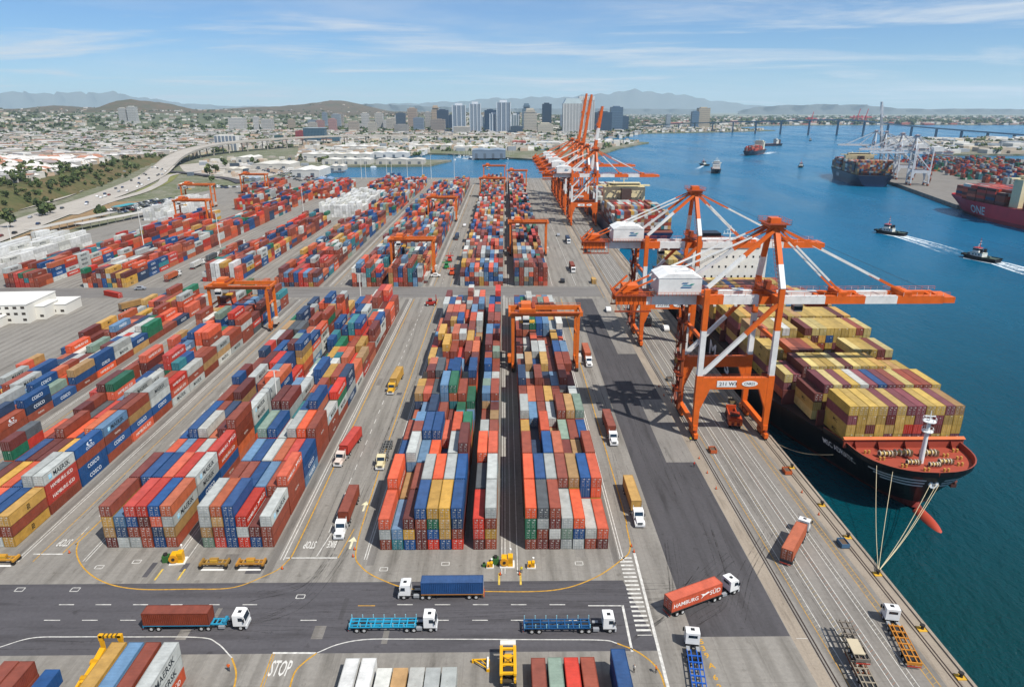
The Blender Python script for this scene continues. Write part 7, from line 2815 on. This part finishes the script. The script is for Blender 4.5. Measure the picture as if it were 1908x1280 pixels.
# palms, yachts and street clutter read as one mass along the far marina
Vs, Fs, Cs, n0 = [], [], [], 0
for i in range(3400):
    px, pyy = (r.uniform(600, 1400), r.uniform(233, 291)) if i < 2400 else (r.uniform(1130, 1430), r.uniform(234, 254))
    x, y = G(px, pyy, -.5)
    if x > np.interp(y, [1402, 1500, 1850, 2187, 2290, 2700, 3065, 3300, 3550, 4100, 4715], [50, 165, 275, 415, 305, 305, 525, 970, 1320, 1225, 1705]) or y > 4700:
        continue
    if y < 1700 and x > -180:
        continue
    V, F, Cx = SM[i % 6]
    k = r.uniform(.6, 1.15)
    Vs.append(np.stack([V[:, 0] * k + x, V[:, 1] * k + y, V[:, 2] * k - .5], 1))
    Fs.append(F + n0)
    Cs.append(Cx)
    n0 += len(V)
kind(link('waterfront_trees', quads_mesh('waterfront_trees', np.concatenate(Vs), np.concatenate(Fs), np.concatenate(Cs)), LEAF), 'stuff')
SHY, SHX = [1402, 1500, 1850, 2187, 2290, 2700, 3065, 3300, 3550, 4100, 4715], [60, 175, 285, 425, 315, 315, 535, 980, 1330, 1235, 1715]
B, Cc = [], []
for i in range(4400):
    px, pyy = (r.uniform(560, 1420), r.uniform(232, 296)) if i < 3600 else (r.uniform(1130, 1430), r.uniform(234, 254))
    x, y = G(px, pyy, -.5)
    if x > np.interp(y, SHY, SHX) - 12 or y > 4700:
        continue
    if y < 1700 and x > -180 or (y < 1520 and x > -300) or (y < 2500 and not fwy_clear(x, y)):
        continue
    w, d, h = r.uniform(5, 22), r.uniform(6, 20), r.uniform(2.5, 11)
    B.append((x - w / 2, x + w / 2, y, y + d, -1, h))
    Cc.append(C4(r.choice(WALLS + ['#d9d7d1', '#d9d7d1', '#8d949a', '#b29f8c']), .8))
for i in range(150):
    x, y = r.uniform(-600, -345), r.uniform(1020, 1480)
    if not fwy_clear(x, y) or x > -340 - (y - 1000) * .02 or r.random() < .2:
        continue
    w, d, h = r.uniform(3, 16), r.uniform(4, 14), r.uniform(1.5, 5.5)
    B.append((x - w / 2, x + w / 2, y, y + d, -.6, h))
    Cc.append(C4(r.choice(WALLS + ['#8d949a', '#5f6a75', '#b29f8c', '#3f4a55']), .8))
sheet('lot_paving', [(-350, 1000), (-338, 1130), (-352, 1232), (-560, 1330), (-580, 1260), (-520, 1140), (-488, 1085), (-400, 985)], -.3, FWYMAT)
kind(link('waterfront_buildings', boxes_mesh('waterfront_buildings', B, Cc), FACADE), 'stuff')


def yacht_mesh():
    m = MB()
    m.prism([(-1.6, -5), (1.6, -5), (1.9, 0), (0, 6), (-1.9, 0)], 0, 1.3, C4('#d9d9d4', .3))
    m.box(-1.1, 1.1, -3.5, 1.5, 1.3, 2.3, C4('#c9d0d4', .3))
    m.tube((0, .6, 1.3), (0, .6, 14), .14, C4('#d0d0cc', .3), n=5)
    me = m.mesh('yacht')
    me.materials.append(PAINT)
    return me


YM = yacht_mesh()
for i in range(110):
    t_ = r.random()
    k = r.random()
    if k < .55:
        px, pyy = 930 + r.random() * 110, 262 + r.random() * 14
    elif k < .8:
        px, pyy = 845 + r.random() * 160, 291 + r.random() * 8
    else:
        px, pyy = 590 + r.random() * 120, 309 + r.random() * 6
    x, y = G(px, pyy, WATER_Z)
    o = tag(link('yacht', YM, None, None, (x, y, WATER_Z if k > .55 else -.4), r.uniform(0, 6.28)), 'white moored sailing yacht in the distant marinas', 'yacht', 'yachts in the distant marinas')
sheet('marina_basin', [G(a, b_, -.45) for a, b_ in ((955, 279), (1040, 281), (1030, 262), (1000, 260), (960, 266))], -.45, WATER)

# ---------------------------------------------------------------- the long bridge
BR = [(720, 4000, 6), (850, 3700, 26), (985, 3380, 40), (1148, 3059, 50), (1371, 2854, 57), (1564, 2731, 36), (1740, 2600, 20), (1900, 2450, 7), (2050, 2250, 0)]
brg = thing('harbour_bridge', 'long blue-grey bridge curving across the bay', 'bridge')
BRM = plain_material('bridge_steel', '#5f7886', .6, 0, .1, .01)
dk_, bp_ = ribbon('deck', BR, 20, BRM, 3.6, 0, 8, True, brg)
for i in range(4, len(bp_) - 3, 3):
    p = bp_[i]
    MB().box(-1.6, 1.6, -6, 6, -6, p.z - 3.2, C4('#8d9ba3', .7)).build('pier', BRM, brg, (p.x, p.y, 0))

# ---------------------------------------------------------------- far island, far shore, far terminal
B, Cc = [], []
for i in range(700):
    x, y = r.uniform(1000, 2900), r.uniform(1580, 2330)
    if x < 980 + (y - 1566) * .35:
        continue
    w, d, h = r.uniform(12, 60), r.uniform(10, 40), r.uniform(4, 12)
    B.append((x - w / 2, x + w / 2, y, y + d, -1, h))
    Cc.append(C4(r.choice(['#c9c7c0', '#b9b5ab', '#d2d0ca', '#8d959b', '#a59a8a', '#c6b9a2']), .8))
for i in range(2600):
    px, pyy = r.uniform(1150, 1960), r.uniform(214, 236)
    x, y = G(px, pyy, 0)
    if y < 4950 or y > 12000:
        continue
    w, d, h = r.uniform(15, 70), r.uniform(15, 50), r.uniform(5, 16)
    B.append((x - w / 2, x + w / 2, y, y + d, -1, h))
    Cc.append(C4(r.choice(['#c9c7c0', '#b9b5ab', '#d2d0ca', '#a98f80', '#a59a8a', '#9a5a50', '#c6b9a2']), .8))
kind(link('far_shore_buildings', boxes_mesh('far_shore_buildings', B, Cc), FACADE), 'stuff')
Vs, Fs, Cs, n0 = [], [], [], 0
for i in range(1900):
    if i < 500:
        x, y = r.uniform(1000, 2900), r.uniform(1580, 2330)
        if x < 990 + (y - 1566) * .35:
            continue
        k = r.uniform(.9, 1.7)
    else:
        x, y = G(r.uniform(1150, 1960), r.uniform(213, 235), 0)
        if y < 4950 or y > 12000:
            continue
        k = r.uniform(1.5, 4)
    V, F, Cx = SM[i % 6]
    Vs.append(np.stack([V[:, 0] * k + x, V[:, 1] * k + y, V[:, 2] * k], 1))
    Fs.append(F + n0)
    Cs.append(Cx)
    n0 += len(V)
kind(link('far_shore_trees', quads_mesh('far_shore_trees', np.concatenate(Vs), np.concatenate(Fs), np.concatenate(Cs)), LEAF), 'stuff')
for lab, px, Yd, k in (('distant red crane pair at the far port, right cluster', 1597, 5200, 1.0), ('distant red crane at the far port, middle', 1612, 5250, 1.0), ('distant red crane at the far port, left and alone', 1512, 5300, .8)):
    x = atY(px, 210, Yd)[0]
    t = thing('distant_crane', lab, 'crane', (x, Yd, 0))
    rc = C4('#b5303a', .6)
    m = MB()
    for dx in (-14, 14):
        for dy in (0, 18):
            m.beam((dx * k, dy, 0), (dx * k, dy, 60 * k), 4, 4, rc)
    m.build('legs_frame', PAINT, t)
    MB().box(-45 * k, 60 * k, 4, 14, 44 * k, 50 * k, rc).build('girder', PAINT, t)
    MB().beam((14 * k, 9, 46 * k), (26 * k, 9, 105 * k), 4, 4, rc).build('raised_boom', PAINT, t)
# containers on the far terminal go with the yard's mass of boxes
for j in range(34):
    for i in range(15):
        x0_, y0_ = 600 + i * 21.0, 560 + j * 23.0
        if x0_ < 500 + (y0_ - 700) * .28 + 60 or r.random() < .25 or y0_ > 1330:
            continue
        cc = r.choice(['brick red', 'maroon', 'dark green', 'deep blue', 'bright red', 'teal', 'light grey', 'tan'])
        for a in range(5):
            hh = r.randint(1, 5)
            for k in range(hh):
                c = cc if r.random() < .5 else pick(YARD_W, r)
                SHIPBOX.append((x0_ + a * 2.7, y0_, k * CH, 12.19, c, R(-14)))

# ---------------------------------------------------------------- cars


def car_mesh(c):
    m = MB()
    m.profile([(-2.2, .35), (2.2, .35), (2.2, .85), (1.2, .95), (.7, 1.5), (-1.1, 1.5), (-1.7, 1.0), (-2.2, .95)], -.9, .9, c)
    m.box(-1.0, .7, -.92, .92, 1.0, 1.4, C4('#161c22', .2))
    for x in (-1.35, 1.35):
        for s in (-1, 1):
            m.tube((x, s * .95, .33), (x, s * .75, .33), .33, TYRE, n=8)
    me = m.mesh('car')
    me.materials.append(PAINT)
    return me


CARS = [car_mesh(C4(c, .3)) for c in ('#23262a', '#c9cacb', '#3a3f45', '#8b9095', '#2b3a55', '#d3d3d0', '#6b2a26', '#4d4f50')]
CN = ['black', 'silver', 'dark grey', 'grey', 'navy', 'white', 'dark red', 'charcoal']
nc = 0
for i, p in enumerate(path[12:]):
    for lane in (-13, -8.5, -4, 4, 8.5, 13):
        if r.random() < .13 and nc < 60:
            d = (path[min(i + 13, len(path) - 1)] - path[max(0, i + 11)]).normalized()
            s = Vector((-d.y, d.x, 0))
            q = p + s * lane
            k = r.randrange(8)
            o = link('car', CARS[k], None, None, (q.x, q.y, q.z + .36), math.atan2(d.y, d.x))
            o.scale = (1.25, 1.25, 1.25)
            tag(o, CN[k] + ' car driving on the pale freeway at left', 'car', CN[k] + ' cars on the freeway')
            nc += 1
for (ax, ay), (bx, by), n, dep in (((268, 398), (372, 372), 26, 5), ((455, 308), (560, 338), 26, 4), ((545, 322), (600, 340), 14, 3), ((350, 345), (430, 352), 12, 2)):
    A_, B_ = Vector((*G(ax, ay), 0)), Vector((*G(bx, by), 0))
    d = (B_ - A_).normalized()
    s = Vector((-d.y, d.x, 0))
    for j in range(dep):
        for i in range(n):
            if r.random() < .2:
                continue
            q = A_.lerp(B_, i / (n - 1)) + s * j * 11
            k = r.randrange(8)
            o = link('car', CARS[k], None, None, (q.x, q.y, .02), math.atan2(s.y, s.x))
            o.scale = (1.2, 1.2, 1.2)
            tag(o, CN[k] + ' car parked in the lots behind the left yard', 'car', CN[k] + ' cars in the parking lots')

# ---------------------------------------------------------------- white office building and shelters at the left edge
t = thing('office_building', 'low white stepped office building at the left edge', 'building', (-232, 291, 0), R(4))
wc = C4('#cfccc2', .8)
offices = ((-40, 17, 6, 30, 8.5), (-40, 21, 12, 24, 6.0), (-40, 8, -2, 6, 4.0), (8, 26, 20, 34, 4.6))
for x0, x1, y0, y1, h in offices:
    wg = MB().box(x0, x1, y0, y1, 0, h, wc).build('wing', FACADE, t)
    MB().box(x0 - .2, x1 + .2, y0 - .2, y1 + .2, h, h + .35, C4('#d6d4cd', .7)).build('roof', FACADE, wg)
    for lv in range(int(h / 2.8)):
        n = int((x1 - x0) / 3.2)
        for i in range(n):
            if r.random() < .2:
                continue
            x = x0 + (x1 - x0) * (i + .5) / n
            MB().box(x - .8, x + .8, y0 - .06, y0 + .02, 1.1 + lv * 2.8, 2.2 + lv * 2.8, C4('#3a342e', .3)).build('window', FACADE, wg)
for lab, a, b_, colr, z in (('long pale bus shelter roof along the fence at far left', (60, 440), (215, 405), '#a8a49b', 4.5), ('long dark-edged shelter roof farther along the fence', (150, 428), (300, 398), '#b4b0a8', 4.2), ('teal shed roof beside the parking lot at far left', (220, 396), (252, 389), '#3f8f9a', 5.0)):
    A_, B_ = Vector((*G(*a), 0)), Vector((*G(*b_), 0))
    t = thing('shelter', lab, 'shelter', tuple(A_), math.atan2(B_.y - A_.y, B_.x - A_.x))
    ln = (B_ - A_).length
    MB().box(0, ln, -3, 6, z, z + .35, C4(colr, .7)).build('roof', FACADE, t)
    for i in range(int(ln / 9) + 1):
        MB().beam((i * 9, -2, 0), (i * 9, -2, z), .3, .3, C4('#8f8c86', .7)).build('post', FACADE, t)

for lab, px, py_, k, hd in (('white service van on the asphalt by the second crane', 1133, 580, 5, 90), ('dark pickup in the quay lane past the middle road', 1048, 526, 0, 90), ('grey pickup parked near the far red truck', 1040, 440, 3, 90), ('white pickup under the second crane', 1240, 615, 5, 90), ('silver car in the wide lane past the middle road', 866, 422, 1, 90), ('white van at the corner of the left block', 812, 516, 5, 0), ('grey car in the middle road at left', 262, 540, 3, 10)):
    x, y = G(px, py_)
    o = link('service_car', CARS[k], None, None, (x, y, .02), R(hd))
    o.scale = (1.25, 1.25, 1.4)
    tag(o, lab, 'car', 'service vehicles in the yard')

CONE = MB()
CONE.box(-.25, .25, -.25, .25, 0, .05, C4('#2a2826', .8)).tube((0, 0, .05), (0, 0, .8), .2, C4('#d0561a', .6), .04, n=8)
CONE = CONE.mesh('traffic_cone')
CONE.materials.append(PAINT)
for i, (x, y) in enumerate(((27.9, 126), (27.7, 128), (-33.0, 125), (-33.2, 127.5), (-47, 121), (-95, 127), (53.5, 152), (53.5, 160), (53.5, 168), (53.5, 212), (53.5, 220), (74.5, 140), (74.6, 150), (74.6, 108), (-1.2, 118.6), (2.8, 118.6))):
    tag(link('traffic_cone', CONE, None, None, (x, y, .02)), 'small orange traffic cone on the yard paving', 'traffic cone', 'traffic cones in the yard')
for i, (x, y, c) in enumerate(((74.6, 128, '#3f5f7a'), (74.7, 160, '#b0552a'), (74.6, 206, '#7a6a4a'), (58.4, 172, '#b0552a'), (73.2, 222, '#3f5f7a'), (58.6, 226, '#6a6a66'))):
    t = thing('lashing_bin', ORD[i + 1] + ' open steel lashing-gear bin along the quay apron, counted from the bottom', 'bin', (x, y, .02), 0, 'lashing bins on the apron')
    m = MB()
    cc_ = C4(c, .7)
    m.box(-.9, .9, -1.3, -1.2, .15, 1.1, cc_).box(-.9, .9, 1.2, 1.3, .15, 1.1, cc_).box(-.9, -.8, -1.2, 1.2, .15, 1.1, cc_).box(.8, .9, -1.2, 1.2, .15, 1.1, cc_)
    m.box(-.9, .9, -1.3, 1.3, 0, .15, C4('#3a3733', .8))
    m.build('bin_walls', PAINT, t)
    MB().box(-.75, .75, -1.15, 1.15, .15, .8, C4('#5a4a3c', .8)).build('lashing_rods', PAINT, t)
x, y = G(1330, 835)
person('person in yellow vest walking along the crane rail', 53.6, 178, 160, '#c9b92a', '#2a3140')
person('person in yellow vest beside the yellow cabinet at the aisle', 3.2, 119.2, 200, '#c9b92a', '#2a3140')
# ================================================================ the containers: the ones that show largest as things, the rest as one mass
CAMP = Vector((0, 0, 91.0))


def px_of(x, y, z):
    c, s = math.cos(_YW), math.sin(_YW)
    xx, yy, zz = x * c - y * s, y * c + x * s, z - 91.0
    zc = yy * math.cos(_PT) - zz * math.sin(_PT)
    yc = -yy * math.sin(_PT) - zz * math.cos(_PT)
    return 954 + 1272 * xx / zc, 640 + 1272 * yc / zc, zc


cand = []
for i, q in enumerate(BOXES):
    if not q['exp'] or q['block'] not in BLOCK_WORDS:
        continue
    x, y, zc = px_of(q['x'], q['y'], q['z'] + 1.3)
    if zc < 20 or not (-15 < x < 1925 and y < 1300):
        continue
    k = (1.0 if q['top'] else .55) * (q['L'] / 12.19) / zc ** 2
    cand.append((-k, i))
cand.sort()
N_ONE = 300
chosen = {i for _, i in cand[:N_ONE]}
TIER = ['ground', 'second', 'third', 'fourth', 'fifth', 'sixth']
used = {}
for i in sorted(chosen):
    q = BOXES[i]
    o = container(q['col'], q['L'], q['logo'], '+x' if q['x'] < 0 else '-x', i % 7)
    o.location = (q['x'], q['y'], q['z'] + .02)
    bw = BLOCK_WORDS[q['block']]
    short = ' short' if q['L'] < 8 else ''
    end = ''
    if q['L'] < 8:
        end = ', near half' if (q['y'] - (127.3 if q['block'] != 'S1' else 160)) % 12.6 < 6 else ', far half'
    lab = f"{q['col']}{short} container, {TIER[q['tier']]} tier, {ORD[q['stack'] + 1]} stack from left, {ORD[q['row'] + 1]} row, {bw}"
    if q['block'].startswith('F'):
        lab = f"{q['col']} container, {TIER[q['tier']]} tier, {ORD[q['stack'] + 1]} from left, {bw}"
    key = lab
    if key in used:
        lab = lab.replace(' short', ' short farther') if short else lab
    used[key] = 1
    tag(o, lab, 'container', 'stacked containers')
rest = [q for i, q in enumerate(BOXES) if i not in chosen]
B, Cc, Rr = [], [], []
for n, q in enumerate(rest):
    B.append((q['x'] - CW / 2, q['x'] + CW / 2, q['y'] - q['L'] / 2, q['y'] + q['L'] / 2, q['z'] + .02, q['z'] + CH - .02))
    Cc.append(jig(PAL[q['col']], n))
    Rr.append(0)
    if q['exp'] and q['y'] < 560:
        # door bars and frame on the end that faces us, corner posts along the sides
        y = q['y'] - q['L'] / 2
        c = jig(PAL[q['col']], n)
        dk = tuple(v * .55 for v in c[:3]) + (.6,)
        lt = tuple(min(1, v * .7 + .12) for v in c[:3]) + (.5,)
        for dx in (-.8, -.3, .3, .8):
            B.append((q['x'] + dx - .035, q['x'] + dx + .035, y - .05, y, q['z'] + .15, q['z'] + 2.45))
            Cc.append(lt)
            Rr.append(0)
        if n % 3:
            dx, dz = .15 + (n % 5) * .12, 1.7 + (n % 4) * .18
            B.append((q['x'] + dx, q['x'] + dx + .35, y - .035, y, q['z'] + dz, q['z'] + dz + .2))
            Cc.append(C4('#c3c2bb', .6))
            Rr.append(0)
        for dx in (-1.16, 1.16):
            B.append((q['x'] + dx - .05, q['x'] + dx + .05, y - .02, y, q['z'] + .03, q['z'] + 2.57))
            Cc.append(dk)
            Rr.append(0)
        B.append((q['x'] - .03, q['x'] + .03, y - .03, y, q['z'] + .1, q['z'] + 2.5))
        Cc.append(dk)
        Rr.append(0)
        if q['y'] < 300:
            xs = q['x'] + (CW / 2 if q['x'] < 0 else -CW / 2)
            nrib = int(q['L'] / .75)
            for i in range(nrib):
                yy = y + (i + .5) * q['L'] / nrib
                B.append((xs - .03, xs + .03, yy - .16, yy + .16, q['z'] + .18, q['z'] + 2.42))
                Cc.append(c)
                Rr.append(0)
for n, (x, y, z, L, c, rz) in enumerate(SHIPBOX):
    B.append((x - CW / 2, x + CW / 2, y - L / 2, y + L / 2, z + .02, z + CH - .02))
    Cc.append(jig(PAL[c], n))
    Rr.append(rz)
# lettering on the sides of boxes in the mass, as one sheet of print
LV, LF, LC, ln0 = [], [], [], 0
WORDS_ON = {'light grey': ('MAERSK', '#1e2830', 1.7), 'off white': ('MAERSK', '#1e2830', 1.7), 'bright red': ('HAMBURG SÜD', '#e4e1da', 1.25), 'orange red': ('HAMBURG SÜD', '#e4e1da', 1.25), 'deep blue': ('COSCO', '#dfe6ea', 1.5), 'navy blue': ('COSCO', '#dfe6ea', 1.5), 'mustard yellow': ('MSC', '#2a2412', 1.5), 'ochre': ('MSC', '#2a2412', 1.3), 'steel blue': ('MAERSK', '#dfe6ea', 1.6), 'brick red': ('TRITON', '#d9d4ca', .8)}
for n, q in enumerate(rest):
    if not q.get('side') or q['L'] < 8 or q['y'] > 460 or q['col'] not in WORDS_ON or (n * 7) % 10 > (7 if q['col'] != 'brick red' else 3):
        continue
    wd, colr, sz = WORDS_ON[q['col']]
    src = text_mesh(wd, C4(colr, .6), .01)
    nv = len(src.vertices)
    co = np.empty(nv * 3, dtype=np.float32)
    src.vertices.foreach_get('co', co)
    co = co.reshape(-1, 3) * sz
    s = 1 if q['x'] < 0 else -1
    LV.append(np.stack([np.full(nv, q['x'] + s * (CW / 2 + .045)), q['y'] + s * co[:, 0], q['z'] + 1.3 + co[:, 1]], 1))
    for p in src.polygons:
        LF.append(tuple(i + ln0 for i in p.vertices))
        LC.append(C4(colr, .6))
    ln0 += nv
if LV:
    me = bpy.data.meshes.new('container_lettering')
    me.from_pydata([tuple(v) for v in np.concatenate(LV)], [], LF)
    at = me.attributes.new('col', 'FLOAT_COLOR', 'FACE')
    at.data.foreach_set('color', np.asarray(LC, dtype=np.float32).ravel())
    kind(link('container_lettering', me, LETTER), 'stuff')
kind(link('container_stacks', boxes_mesh('container_stacks', B, Cc, np.array(Rr, dtype=float), fade=.05), BOX_PAINT), 'stuff')

# ================================================================ haze
def haze():
    me = bpy.data.meshes.new('haze')
    mb = MB().box(-44000, 44000, -400, 44000, -20, 1120, (1, 1, 1, 1))
    o = link('haze', mb.mesh('haze'))
    mt = bpy.data.materials.new('haze')
    mt.use_nodes = True
    nt = mt.node_tree
    nt.nodes.clear()
    out = nt.nodes.new('ShaderNodeOutputMaterial')
    v = nt.nodes.new('ShaderNodeVolumePrincipled')
    v.inputs['Color'].default_value = (.68, .87, 1.0, 1)
    v.inputs['Density'].default_value = HAZE_DENSITY
    v.inputs['Anisotropy'].default_value = 0.1
    nt.links.new(v.outputs[0], out.inputs['Volume'])
    o.data.materials.append(mt)
    return kind(o, 'stuff')


HAZE_DENSITY = 3.1e-5
haze()
